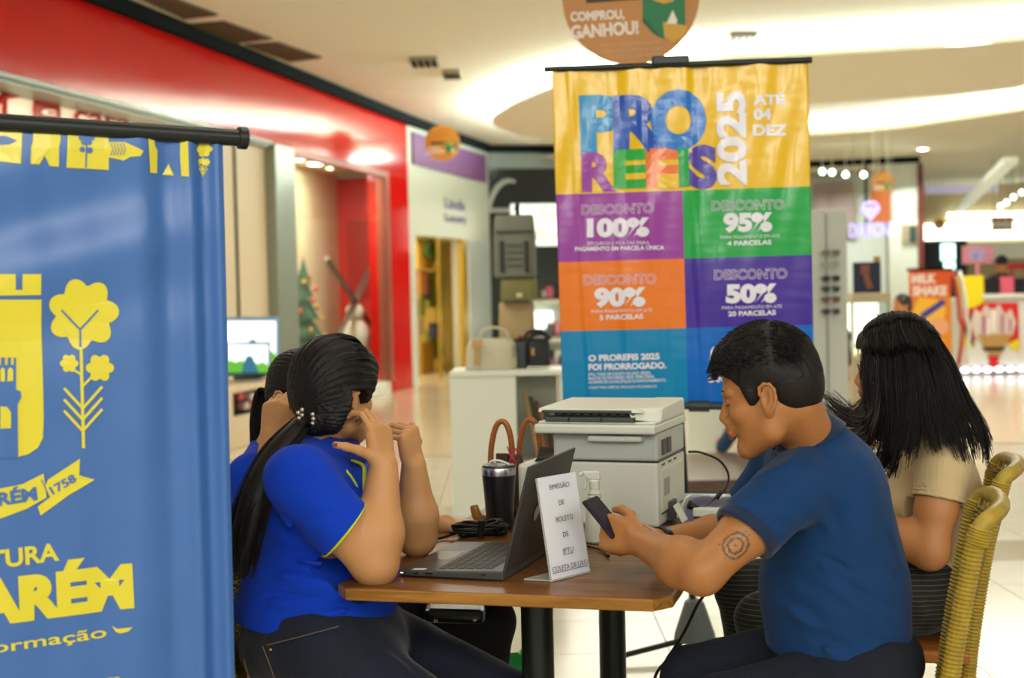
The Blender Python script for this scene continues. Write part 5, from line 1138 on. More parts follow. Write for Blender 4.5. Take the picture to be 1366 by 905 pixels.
# jewellery sign
JP = vplane(1164, 300, 20.5, 1, .02)
c = JP.hit(1164, 318); t = thing('neon_sign', 'white-violet lit sign reading diamond with a diamond outline above', 'sign', tuple(JP.at(*c)))
m_neon = mat('neon_lilac', '#b9b2ff', emit=.75)
o = flat_text('letters', 'DIAMOND', JP, (1133, 317), (1196, 315), 20, m_neon, t, off=.02, bold=.004, depth=.02); o['kind'] = 'stuff'
mb = MB()
def jl(a, b): mb.tube([JP.at(*JP.hit(*a), .02), JP.at(*JP.hit(*b), .02)], .025, n=5)
for a, b in (((1149, 279), (1154, 271)), ((1154, 271), (1167, 271)), ((1167, 271), (1172, 279)), ((1172, 279), (1160, 293)), ((1160, 293), (1149, 279)), ((1149, 279), (1172, 279)), ((1155, 279), (1160, 291)), ((1166, 279), (1160, 291))): jl(a, b)
part('diamond_outline', mb, m_neon, t, world=True, kind='stuff')
for x in (1140, 1190):
    mb = MB(); a = JP.at(*JP.hit(x, 300), -.01); mb.tube([a, Vector((a.x, a.y, CZ))], .006, n=5); part('wire', mb, m_grey, t, world=True)
mb = MB(); JP2 = vplane(1175, 275, 21.4, 1, .02); pboxpx(mb, JP2, 1162, 1188, 254, 297, -.03, 0); part('orange_poster', mb, mat('orange_poster', '#d87a45', rough=.5, var=.2, vscale=1.0), None, world=True, loc=tuple(JP2.at(*JP2.hit(1175, 297))), label='orange hanging poster behind the diamond sign', cat='poster')
op_ = [q_ for q_ in COL.objects if q_.name == 'orange_poster'][0]
for x_ in (1166, 1184):
    mb = MB(); a = JP2.at(*JP2.hit(x_, 256), -.015); mb.tube([a, Vector((a.x, a.y, CZ))], .005, n=5); part('wire', mb, m_white, op_, world=True)
mb = MB(); JP3 = RF; pboxpx(mb, JP3, 1203, 1225, 300, 326, 0, .04); o = part('framed_picture', mb, mat('frame_tan', '#9a8f74', rough=.5), None, world=True, loc=tuple(JP3.at(*JP3.hit(1215, 326))), label='small tan and green framed panel on the white pillar', cat='picture')
mb = MB(); pboxpx(mb, JP3, 1213, 1223, 302, 324, .04, .05); part('green_print', mb, mat('dark_green_print', '#24463a', rough=.4), o, world=True)
for i, (x, y) in enumerate(((1097, 229), (1110, 230), (1128, 233), (1152, 233), (1172, 235))):
    c = P(x, y, 23.5); t = thing('spotlight', ['leftmost', 'second from left', 'middle', 'second from right', 'rightmost'][i] + ' white-green spotlight of the row over the jewellery shop', 'lamp', tuple(c), 0, 'spotlights over the jewellery shop')
    mb = MB(); mb.tube([(0, 0, .02), (0, 0, SZ - c.z)], .006, n=6); part('stem', mb, m_white, t); mb = MB(); mb.ball((0, 0, 0), .045, 10, 7); part('lamp_head', mb, mat('mint_lamp', '#d8ffe8', emit=9), t)
# milk shake banner
MP = vplane(1243, 410, 17.0, 1, .03)
t = thing('milkshake_banner', 'orange roll-up banner reading milk shake', 'banner', tuple(MP.at(MP.hit(1243, 500)[0], 0)))
m_or = mat('print_flame', '#df5a1e', rough=.4); zb_ = .25
s0, s1 = MP.hit(1213, 400)[0], MP.hit(1269, 400)[0]; z1 = MP.hit(1240, 361)[1]
mb = MB(); pbox(mb, MP, s0, s1, zb_, z1, -.01, 0); part('banner_sheet', mb, mat('print_amber', '#e08a24', rough=.4), t, world=True)
mb = MB(); pboxpx(mb, MP, 1213.5, 1268.5, 361, 396, 0, .004); part('print', mb, m_or, t, world=True, kind='stuff')
mb = MB(); q = [MP.hit(*p) for p in ((1226, 396), (1250, 400), (1262, 412), (1255, 440), (1226, 448), (1217, 420))]; mb.add([MP.at(a, b, .003) for a, b in q], [tuple(range(6))]); part('print', mb, mat('print_sun', '#f2b93a', rough=.4), t, world=True, kind='stuff')
mb = MB(); q = [MP.hit(*p) for p in ((1226, 420), (1257, 399), (1262, 405), (1232, 426))]; mb.add([MP.at(a, b, .006) for a, b in q], [tuple(range(4))]); part('print', mb, mat('print_indigo', '#3c3f9a', rough=.4), t, world=True, kind='stuff')
mb = MB(); q = [(1252 + 14 * math.cos(a), 436 + 12 * math.sin(a)) for a in np.linspace(0, 6.28, 20)[:-1]]; q = [MP.hit(*p) for p in q]; mb.add([MP.at(a, b, .005) for a, b in q], [tuple(range(len(q)))]); part('print', mb, mat('print_peach', '#e8a87c', rough=.4), t, world=True, kind='stuff')
for txt, a, b in (('MILK', (1216, 378), (1249, 377)), ('SHAKE', (1217, 394), (1263, 393))): flat_text('lettering', txt, MP, a, b, 12, m_dw, t, off=.008, bold=.05).__setitem__('kind', 'stuff')
mb = MB(); pbox(mb, MP, s0 - .02, s1 + .02, z1, z1 + .03, -.03, .02); part('top_bar', mb, m_dark, t, world=True); mb = MB(); pbox(mb, MP, s0 - .02, s1 + .02, 0, .09, -.1, .08); pbox(mb, MP, (s0 + s1) / 2 - .02, (s0 + s1) / 2 + .02, .09, z1, -.05, -.02); part('base', mb, m_grey, t, world=True)
# ice cream kiosk
KP = Plane(tuple(P(1283, 497, 20.2).to_2d()), tuple(P(1366, 497, 20.2).to_2d()))
t = thing('icecream_kiosk', 'white ice cream kiosk counter with an ice cream cone picture and lights at its foot', 'kiosk', tuple(KP.at(.6, 0)))
zc = KP.hit(1340, 397)[1]; ks = lambda x: KP.hit(x, 440)[0]
mb = MB(); pbox(mb, KP, ks(1283), ks(1470), .12, zc, -.6, 0); part('counter_body', mb, mat('kiosk_white', '#d8d6cc', rough=.3), t, world=True, bevel=.03)
mb = MB(); pbox(mb, KP, ks(1310), ks(1470), zc, zc + .05, -.65, .06); part('counter_top', mb, m_white, t, world=True)
mb = MB(); pbox(mb, KP, ks(1284), ks(1312), zc - .05, KP.hit(1298, 368)[1], -.3, .02); part('yellow_panel', mb, mat('kiosk_yellow', '#e4cf12', rough=.4), t, world=True)
for k in range(11):
    x = 1286 + k * 15; mb = MB(); mb.ball(KP.at(ks(x), .075, .04), .055, 10, 6, sc=(1.2, .6, .7)); part('foot_light', mb, mat('foot_lamp', '#dfe6ff', emit=3.0), t, world=True)
def kp(pts, m, off, nm='print'):
    mb = MB(); q = [KP.hit(*p) for p in pts]; mb.add([KP.at(a, b, off) for a, b in q], [tuple(range(len(q)))]); part(nm, mb, m, t, world=True, kind='stuff')
kp([(1284, 404), (1358, 404), (1360, 468), (1345, 458), (1284, 452)], mat('kiosk_red', '#c81f1c', rough=.4), .01)
kp([(1284, 398), (1318, 400), (1300, 410), (1284, 412)], mat('kiosk_yellow', '#e4cf12'), .015); kp([(1358, 452), (1360, 472), (1343, 460)], mat('kiosk_yellow', '#e4cf12'), .015); kp([(1284, 440), (1300, 462), (1290, 466), (1284, 462)], mat('kiosk_yellow', '#e4cf12'), .014)
kp([(1298, 412), (1291, 424), (1286, 440), (1289, 455), (1300, 462), (1296, 446), (1294, 430)], mat('chocolate_print', '#2a1a16', rough=.4), .02)
kp([(1294, 430), (1300, 412), (1308, 418), (1314, 406), (1324, 416), (1332, 405), (1340, 420), (1348, 412), (1355, 430), (1350, 448), (1336, 462), (1312, 462), (1300, 450)], mat('cream_swirl', '#cdbfae', rough=.5), .018)
kp([(1303, 446), (1350, 446), (1338, 466), (1334, 474), (1320, 474), (1312, 464)], mat('cone_tan', '#b08a4c', rough=.5), .022); kp([(1310, 463), (1340, 463), (1338, 468), (1312, 468)], mat('chocolate_print', '#2a1a16'), .026); kp([(1316, 475), (1334, 475), (1330, 482), (1335, 490), (1316, 490), (1320, 482)], mat('kiosk_red', '#c81f1c'), .02)
for k, (x0, y0, x1, y1) in enumerate(((1309, 420, 1315, 446), (1322, 412, 1328, 444), (1334, 418, 1339, 446), (1316, 424, 1320, 448), (1345, 424, 1349, 444))): kp([(x0, y0), (x1, y0 + 3), (x1 - 1, y1), (x0, y1 - 2)], [mat('swirl_pink', '#b0708a', rough=.5), mat('swirl_white', '#e6dfd6', rough=.5)][k % 2], .024)
# red-white curved side panel
mb = MB(); pts = [P(1271 + 9 * math.sin(i / 10 * 3.1) + 1.2 * i * (i > 5) * .6, 362 + i * 12.5, 19.4) for i in range(11)]
mb.tube(pts, .05, n=6, flat=.5); part('curved_red_panel', mb, mat('kiosk_deep_red', '#a83a38', rough=.4), t, world=True, smooth='all')
mb = MB(); pts = [p + Vector((.10, .03, 0)) for p in pts]; mb.tube(pts, .05, n=6, flat=.5); part('curved_white_panel', mb, m_white, t, world=True, smooth='all')
mb = MB(); pl = vplane(1304, 340, 21.4, 1, .02); pboxpx(mb, pl, 1284, 1325, 328, 352, -.03, 0); a = pl.at(*pl.hit(1304, 352)); mb.tube([Vector((a.x, a.y, 0)), a], .03, n=8)
o = part('pink_sign', mb, mat('pink_board', '#d58a98', rough=.5), None, world=True, loc=(a.x, a.y, 0), label='pink sign board with violet pattern above the kiosk', cat='sign')
mb = MB(); q = [pl.hit(1304 + 12 * math.cos(a), 340 + 8 * math.sin(a)) for a in np.linspace(0, 6.28, 20)[:-1]]; mb.add([pl.at(a, b, .006) for a, b in q], [tuple(range(len(q)))]); part('violet_pattern', mb, mat('violet_pattern', '#a59ac8', rough=.5, var=.4, vscale=6), o, world=True)
Z1 = zc + .051
def onk(name, cat, label, x0, x1, y0, c, off, dp=.15, parts=()):
    s0, s1 = ks(x0), ks(x1); z1 = KP.hit((x0 + x1) / 2, y0)[1]; mb = MB(); pbox(mb, KP, s0, s1, Z1, z1, off - dp, off); return part(name, mb, mat('kit_' + c[1:], c, rough=.4), None, world=True, loc=tuple(KP.at((s0 + s1) / 2, Z1, off - dp / 2)), bevel=.01, label=label, cat=cat)
onk('cash_register', 'register', 'black register screen on the kiosk counter in front of the worker', 1318, 1337, 371, '#141218', -.1, .06)
onk('pink_box', 'box', 'pink picture box on the kiosk counter', 1338, 1355, 369, '#cf5a70', -.05)
onk('black_box', 'box', 'black appliance on the kiosk counter at the right edge', 1357, 1385, 371, '#17151a', -.1)
mb = MB(); c = P(1350, 356, 21.9); mb.box(c, (.45, .1, .09)); mb.tube([c + Vector((0, 0, -.04)), Vector((c.x, c.y, 0))], .02, n=6); part('red_rack', mb, mat('kit_red', '#b0222c', rough=.5), None, world=True, loc=(c.x, c.y, 0), label='red rack behind the kiosk worker', cat='rack')
pl = vplane(1337, 298, 27, 1, .02); c = pl.hit(1337, 306); t = thing('icon_sign', 'small hanging sign with three red symbols under the far lights', 'sign', tuple(pl.at(*c)))
mb = MB(); pboxpx(mb, pl, 1323, 1352, 289, 308, -.03, 0); part('board', mb, mat('sign_pale', '#c9cfc0', rough=.5), t, world=True)
for x in (1326, 1349):
    a = pl.at(*pl.hit(x, 290), -.015); mb = MB(); mb.tube([a, Vector((a.x, a.y, CZ))], .01, n=5); part('wire', mb, m_grey, t, world=True)
for x in (1328, 1337, 1346):
    mb = MB(); pboxpx(mb, pl, x - 3, x + 3, 291, 296, 0, .01); part('symbol', mb, mat('kit_red', '#b0222c'), t, world=True); mb = MB(); pboxpx(mb, pl, x - 3, x + 3, 303, 307, 0, .01); part('symbol', mb, mat('symbol_orange', '#c8643c', rough=.5), t, world=True)
for i, (x, y) in enumerate(((1352, 263), (1363, 257), (1343, 270), (1335, 275))):
    c = P(x, y, 28.5); tt_ = thing('far_spotlight', ['third highest', 'highest', 'second lowest', 'lowest'][i] + ' tiny ceiling light of the slanted row above the kiosk', 'lamp', tuple(c), 0, 'tiny far ceiling lights'); mb = MB(); mb.ball((0, 0, 0), .05, 8, 6); part('lamp_head', mb, mat('far_lamp', '#f6fff0', emit=5), tt_); mb = MB(); mb.tube([(0, 0, .03), (0, 0, CZ - c.z)], .01, n=5); part('stem', mb, m_grey, tt_)
# ================================================================== WICKER CHAIRS
m_wick = mat('wicker_cane', '#a38a2e', rough=.45, var=.18, vscale=30, bump=.2, bscale=120); m_wickd = mat('wicker_cane_dark', '#8a7430', rough=.5, var=.2, vscale=40)
m_seat = wood('chair_seat_wood', '#a86a2c', '#84501e', .35)
def chair_proto(label):
    t = thing('wicker_chair', label, 'chair', (0, 0, 0))
    mb = MB(); mb.box((0, 0, .44), (.42, .42, .03)); part('seat', mb, m_seat, t, bevel=.008)
    for x in (-.19, .19):
        for y in (-.18, .18):
            mb = MB(); mb.tube([(x, y, 0), (x * .98, y * .98, .43)], .017, n=10); part('leg', mb, m_seat, t, smooth=True)
    for y in (-.18, .18):
        mb = MB(); n = 110; pts = [(-.205 - .075 * (i / n) ** 1.3, y, .38 + .475 * i / n) for i in range(n + 1)]
        rs = [.0210 * (1.0 if i % 2 else .83) for i in range(n + 1)]; mb.tube(pts, rs, n=12); part('back_post', mb, m_wick, t)
    rail = catmull([(-.280, -.18, .850), (-.292, -.178, .876), (-.312, -.150, .889), (-.330, -.06, .893), (-.330, .06, .893), (-.312, .150, .889), (-.292, .178, .876), (-.280, .18, .850)], 40)
    mb = MB(); mb.tube(rail, .018, n=12); part('top_rail', mb, m_wick, t, smooth='all')
    for s in (-1, 1):
        mb = MB(); pts = [(-.279 - .01 * i / 12, s * .18, .835 + .035 * i / 12) for i in range(13)]; mb.tube(pts, [.0240 * (1 if i % 2 else .86) for i in range(13)], n=12); part('corner_wrap', mb, m_wick, t)
    mb = MB()
    for k in range(40):
        z = .48 + k * .0098; f = (z - .38) / .475; x0 = -.205 - .075 * f ** 1.3; pts = []
        for i in range(19):
            y = -.17 + .34 * i / 18; bul = -.03 * f * (1 - (y / .18) ** 2); pts.append((x0 + bul + (.006 if (i + k) % 2 else -.006), y, z))
        mb.tube(pts, .0046, n=5)
    part('woven_back', mb, m_wickd, t, kind='stuff', smooth='all')
    mb = MB()
    for i in range(9):
        y = -.15 + .3 * i / 8; pts = []
        for k in range(12):
            f = k / 11; z = .47 + .41 * f; ff = (z - .38) / .475; pts.append((-.205 - .075 * ff ** 1.3 - .03 * ff * (1 - (y / .18) ** 2), y, z))
        mb.tube(pts, .0035, n=5)
    part('back_stake', mb, m_wickd, t, kind='stuff', smooth='all')
    return t
ch1 = chair_proto('woven yellow cane chair under the man in the navy polo'); ch1.location = (.695, 3.05, 0); ch1.rotation_euler = (0, 0, R(163))
dup(ch1, (.95, 3.67, 0), R(163), 'woven yellow cane chair under the woman in beige')
dup(ch1, (-.415, 3.22, 0), R(3), 'woven yellow cane chair under the ponytailed woman nearest on the left')
dup(ch1, (-.60, 3.86, 0), R(-3), 'woven yellow cane chair under the second woman in blue')
# black handbag on the second woman's lap
c = P(607, 818, 3.50); t = thing('lap_handbag', 'flat black handbag with silver studs under the table edge', 'bag', tuple(c - Vector((0, 0, .02))))
mb = MB(); mb.box(c, (.15, .10, .036), M=Matrix.Rotation(R(3), 3, 'Y')); part('bag_body', mb, mat('black_leather', '#1c201a', rough=.35, bump=.1, coat=.2), t, world=True, bevel=.014)
for dx in (-.045, .05):
    mb = MB(); mb.ball(c + Vector((dx, -.053, -.006)), .0055, 10, 6); part('stud', mb, mat('silver_stud', '#c4c4ba', rough=.2, metal=1), t, world=True, smooth='all')
# ================================================================== PEOPLE
def nz(p, f, seed=0, oct=3):
    """smooth pseudo-noise from sums of sines, vectorised"""
    r = np.random.RandomState(seed + 11); out = np.zeros(len(p)); a = 1.0
    for o in range(oct):
        for k in range(4):
            d = r.normal(size=3); d /= np.linalg.norm(d); out += a * np.sin(p @ d * f * 6.28 * (1 + .3 * k) + r.uniform(0, 6.28)) / 4
        f *= 2.1; a *= .5
    return out
def hframe(org, fwd, tilt=0.0, roll=0.0):
    f = Vector(fwd).normalized(); up = Vector((0, 0, 1)); f2 = (f * math.cos(tilt) - up * math.sin(tilt)).normalized()
    l = up.cross(f2).normalized(); u = f2.cross(l)
    Rr = Matrix.Rotation(roll, 3, f2); l = Rr @ l; u = Rr @ u
    return Matrix((f2, l, u)).transposed(), Vector(org)
class Head:
    def __init__(s, org, fwd, tilt=0.0, roll=0.0, sc=.93, neck=.05):
        s.M, s.o = hframe(org, fwd, tilt, roll); s.sc = sc; s.neck = neck
    def T(s, x, y, z): return tuple(s.o + s.M @ Vector((x, y, z)) * s.sc)
    def V(s, x, y, z): return s.o + s.M @ Vector((x, y, z)) * s.sc
    def inv(s, pts): return (pts - np.array(s.o)) @ np.array(s.M) / s.sc
    def E(s, S, c, r, k=.01, sub=False, rot=None):
        M = s.M if rot is None else s.M @ Matrix.Rotation(rot[0], 3, rot[1])
        S.ell(s.T(*c), [q * s.sc for q in r], np.array(M), k, sub)
    def C(s, S, a, b, r0, r1, k=.008, sub=False, flat=None): S.cone(s.T(*a), s.T(*b), r0 * s.sc, r1 * s.sc, k, sub, flat)
    def build(s, S, female=False):
        E, C = s.E, s.C
        E(S, (-.008, 0, .045), (.098, .077, .088), .01)
        E(S, (.03, 0, -.03), (.062, .060, .082), .03)
        for y in (-1, 1):
            C(S, (-.008, y * .052, -.035), (.005, y * .050, -.070), .018, .018, .03)
            C(S, (.005, y * .048, -.072), (.068, y * .016, -.100), .018, .016, .03)
            E(S, (.058, y * .042, -.022), (.024, .020, .020), .02)
            C(S, (.086, y * .012, .022), (.074, y * .045, .024), .009, .008, .014)
            E(S, (.090, y * .031, .003), (.014, .018, .011), .012, True)
            E(S, (.072, y * .031, .002), (.0155, .0155, .0135), .003)          # lids over the eyeball
            E(S, (.100, y * .011, -.034), (.009, .007, .006), .005)
            # ear
            E(S, (-.010, y * .079, -.006), (.0165, .0085, .030), .004, rot=(R(-12), 'Y'))
            E(S, (-.005, y * .0885, -.001), (.0095, .0085, .021), .003, True, rot=(R(-12), 'Y'))
            E(S, (-.004, y * .078, -.034), (.009, .006, .010), .006)
            hx = [(.006, .006), (.003, .020), (-.008, .0265), (-.020, .023), (-.027, .010), (-.026, -.008), (-.018, -.024), (-.008, -.034)]
            for a_, b_ in zip(hx, hx[1:]): C(S, (a_[0], y * (.084 + max(0, -a_[0]) * .15), a_[1]), (b_[0], y * (.084 + max(0, -b_[0]) * .15), b_[1]), .0034, .0034, .003)
        E(S, (.070, 0, -.102), (.020, .022, .016), .02)
        C(S, (.086, 0, .014), (.108, 0, -.028), .008, .0095, .010)
        E(S, (.090, 0, -.050), (.016, .024, .014), .014)
        C(S, (.098, -.017, -.0605), (.1035, 0, -.0575), .0045, .0055, .005); C(S, (.098, .017, -.0605), (.1035, 0, -.0575), .0045, .0055, .005)
        C(S, (.095, -.014, -.069), (.0995, 0, -.070), .005, .0065, .005); C(S, (.095, .014, -.069), (.0995, 0, -.070), .005, .0065, .005)
    def lips(s, pts):
        q = s.inv(pts); return ((q[:, 0] > .091) & (q[:, 0] < .112) & (np.abs(q[:, 1]) < .020) & (q[:, 2] < -.0545) & (q[:, 2] > -.0745))
def arm(S, sh, el, wr, r=(.05, .043, .042, .028), k=.025):
    sh, el, wr = Vector(sh), Vector(el), Vector(wr)
    m = sh.lerp(el, .5); S.cone(sh, m, r[0], r[0] * .98, k); S.cone(m, el, r[0] * .98, r[1], k)
    f = el.lerp(wr, .3); S.cone(el, f, r[1], r[2] * 1.04, k); S.cone(f, wr, r[2] * 1.04, r[3], k)
def hand(S, W, d, n, thumb_side, sc=1.0, curls=None, thumb=None, spread=.06, rf=.0078):
    """W wrist, d towards the knuckles, n out of the back of the hand; thumb_side +1/-1 picks the side; returns finger tips"""
    W = Vector(W); d = Vector(d).normalized(); n = Vector(n); n = (n - d * n.dot(d)).normalized(); s = d.cross(n).normalized() * thumb_side
    curls = curls or [(25, 35, 20)] * 4; tips = []
    L = [(.040, .025, .020), (.045, .028, .021), (.041, .026, .020), (.032, .020, .018)]
    off = [.027, .009, -.009, -.026]; plen = [.086, .088, .083, .076]
    for i in range(4):
        kn = W + (d * plen[i] + s * off[i]) * sc
        S.cone(W + s * off[i] * .55 * sc, kn, .0145 * sc, .0105 * sc, .012)
        S.cone(W + (d * .03 + s * off[i] * .8 - n * .006) * sc, kn - n * .006 * sc - d * .015 * sc, .012 * sc, .010 * sc, .012)
        dirv = (d + s * spread * (1.5 - i)).normalized(); p = kn; ang = 0; r = rf * sc * (1.0 if i < 3 else .88)
        for j in range(3):
            ang += R(curls[i][j]); v = (dirv * math.cos(ang) - n * math.sin(ang)).normalized()
            q = p + v * L[i][j] * sc; S.cone(p, q, r, r * .92, .003 if j else .006); p = q; r *= .93
        tips.append((p, v, n * math.cos(ang) + dirv * math.sin(ang)))
    tb = W + (d * .022 + s * .022 - n * .006) * sc
    th = thumb or [(.55, .8, -.3), (.8, .45, -.35), (.9, .2, -.3)]; p = tb; r = .0125 * sc
    S.cone(W + d * .01 * sc, tb, .016 * sc, .014 * sc, .012)
    for (a, b, c), l, r2 in zip(th, (.042, .032, .026), (.0105, .0092, .0075)):
        v = (d * a + s * b + n * c).normalized(); q = p + v * l * sc; S.cone(p, q, r, r2 * sc, .006); p = q; r = r2 * sc
    tips.append((p, v, (n + s * .5).normalized()))
    return tips
def cutoff(S, p, ax, rad, inner=None, depth=.03):
    """end a sleeve with a clean cuff at p, and hollow it a little"""
    p = np.array(p, np.float32); a = np.array(Vector(ax).normalized(), np.float32)
    q = S._sub(p - .16, p + .16, 0)
    if q is None: return
    sl, axs = q; X = axs[0][:, None, None] - p[0]; Y = axs[1][None, :, None] - p[1]; Z = axs[2][None, None, :] - p[2]
    t = X * a[0] + Y * a[1] + Z * a[2]; rr = np.sqrt(np.maximum(X * X + Y * Y + Z * Z - t * t, 0))
    d = np.maximum(-t, rr - rad); S.f[sl] = np.maximum(S.f[sl], -d)
    if inner:
        d2 = np.maximum(np.maximum(-t - depth, rr - inner), t - .001); S.f[sl] = np.maximum(S.f[sl], -d2)
def folds(pts, segs):
    out = np.zeros(len(pts))
    for a, b, w, amp in segs:
        a = np.array(a); b = np.array(b); d = b - a; t = np.clip((pts - a) @ d / (d @ d), 0, 1); q = pts - a - t[:, None] * d
        dist = np.sqrt((q ** 2).sum(1)); env = np.sin(np.pi * np.clip(t * .86 + .07, 0, 1))
        side = q[:, 2] if abs(d[2]) < .8 * np.linalg.norm(d) else q[:, 0]
        env = np.sin(np.pi * t) ** 1.2
        out += -amp * env * np.exp(-(dist / (w * 1.15)) ** 2) + amp * .7 * env * np.exp(-((dist - 1.8 * w) / w) ** 2) / (1 + np.exp(-side / (w * .4)))
    return out
def skin_mat(name, c, dark):
    m = mat(name, c, rough=.48, bump=.05, bscale=160, sss=.12)
    return m
def ring(mb, c, ax, r, w, n=40, flat=1.0, ref=None):
    ax = Vector(ax).normalized(); e = (Vector(ref) - ax * Vector(ref).dot(ax)).normalized() if ref else ax.orthogonal().normalized(); g = ax.cross(e); c = Vector(c)
    mb.tube([c + (e * math.cos(t) + g * math.sin(t) * flat) * r for t in np.linspace(0, 2 * math.pi, n, endpoint=False)], w, n=6, closed=True)
def strands(name, guides, count, r, jit, m, parent, segs=14, seed=1, tip=.25, label=None, clump=.6, lens=(.75, 1.0)):
    """hair: locks interpolated between neighbouring guide curves"""
    rg = random.Random(seed); V = []; Fc = []
    G = [catmull(g, segs) for g in guides]; K = []
    for c in range(max(8, count // 22)): K.append((rg.randrange(len(G) - 1), rg.random(), rg.uniform(*lens), Vector((rg.gauss(0, 1), rg.gauss(0, 1), rg.gauss(0, 1))) * jit * 1.2, rg.uniform(0, 6.28)))
    for c in range(count):
        i, t0_, le, o0, ph0 = K[rg.randrange(len(K))]; t1_ = rg.random(); A, B = G[i], G[i + 1]; le = min(1, le * rg.uniform(.93, 1.03)); k = max(3, int(segs * le + .5))
        o = Vector((rg.gauss(0, 1), rg.gauss(0, 1), rg.gauss(0, 1))) * jit; ph = rg.uniform(0, 6.28); base = len(V); wv = rg.uniform(.3, 1) * jit * .6
        for j in range(k + 1):
            f = j / k; cl = clump * f ** 1.3; tt = t1_ * (1 - cl) + t0_ * cl; fj = f * le * segs; j0 = min(int(fj), segs - 1); a_ = fj - j0; PA = A[j0].lerp(A[j0 + 1], a_); PB = B[j0].lerp(B[j0 + 1], a_); p = PA.lerp(PB, tt) + o0 * f + o * (.35 + .4 * f - .45 * cl) + Vector((math.sin(f * 7 + ph0), math.cos(f * 5 + ph0), 0)) * jit * 1.5 * f + Vector((math.sin(f * 5 + ph), math.cos(f * 4 + ph), 0)) * wv * f
            q = A[min(j + 1, segs)] - A[max(j - 1, 0)]; q.normalize(); a = q.orthogonal().normalized(); b = q.cross(a); rr = r * (1 - (1 - tip) * f ** 2)
            for e in range(3): V.append(p + (a * math.cos(e * 2.094 + ph) + b * math.sin(e * 2.094 + ph)) * rr)
        for j in range(k):
            for e in range(3): Fc.append((base + j * 3 + e, base + j * 3 + (e + 1) % 3, base + j * 3 + 3 + (e + 1) % 3, base + j * 3 + 3 + e))
    o = np_mesh(name, np.array([tuple(v) for v in V]), np.array(Fc), m, parent=parent)
    o['kind'] = 'stuff'
    if label: o['label'] = label
    return o
m_hair = mat('black_hair', '#120f0d', rough=.5, spec=.32, bump=.15, bscale=220)
m_hair2 = mat('dark_brown_hair', '#2a1c14', rough=.36, spec=.6)
m_eye = mat('eye_white', '#cfc6ba', rough=.2); m_iris = mat('eye_dark', '#1c0f08', rough=.15)
m_brow = mat('eyebrow_hair', '#1d120c', rough=.7)
def face_parts(h, parent):
    for y in (-1, 1):
        mb = MB(); mb.tube(catmull([h.V(.0895, y * .014, .022), h.V(.0905, y * .028, .029), h.V(.080, y * .047, .026)], 8), [.0012, .002, .0026, .0028, .0028, .0025, .002, .0015, .001], n=6, flat=.7); part('eyebrow', mb, m_brow, parent, world=True, smooth='all')
        mb = MB(); mb.tube(catmull([h.V(.0865, y * .018, -.002), h.V(.089, y * .030, -.0045), h.V(.081, y * .045, -.001)], 8), .0013, n=5); part('eyelashes', mb, m_brow, parent, world=True, smooth='all')
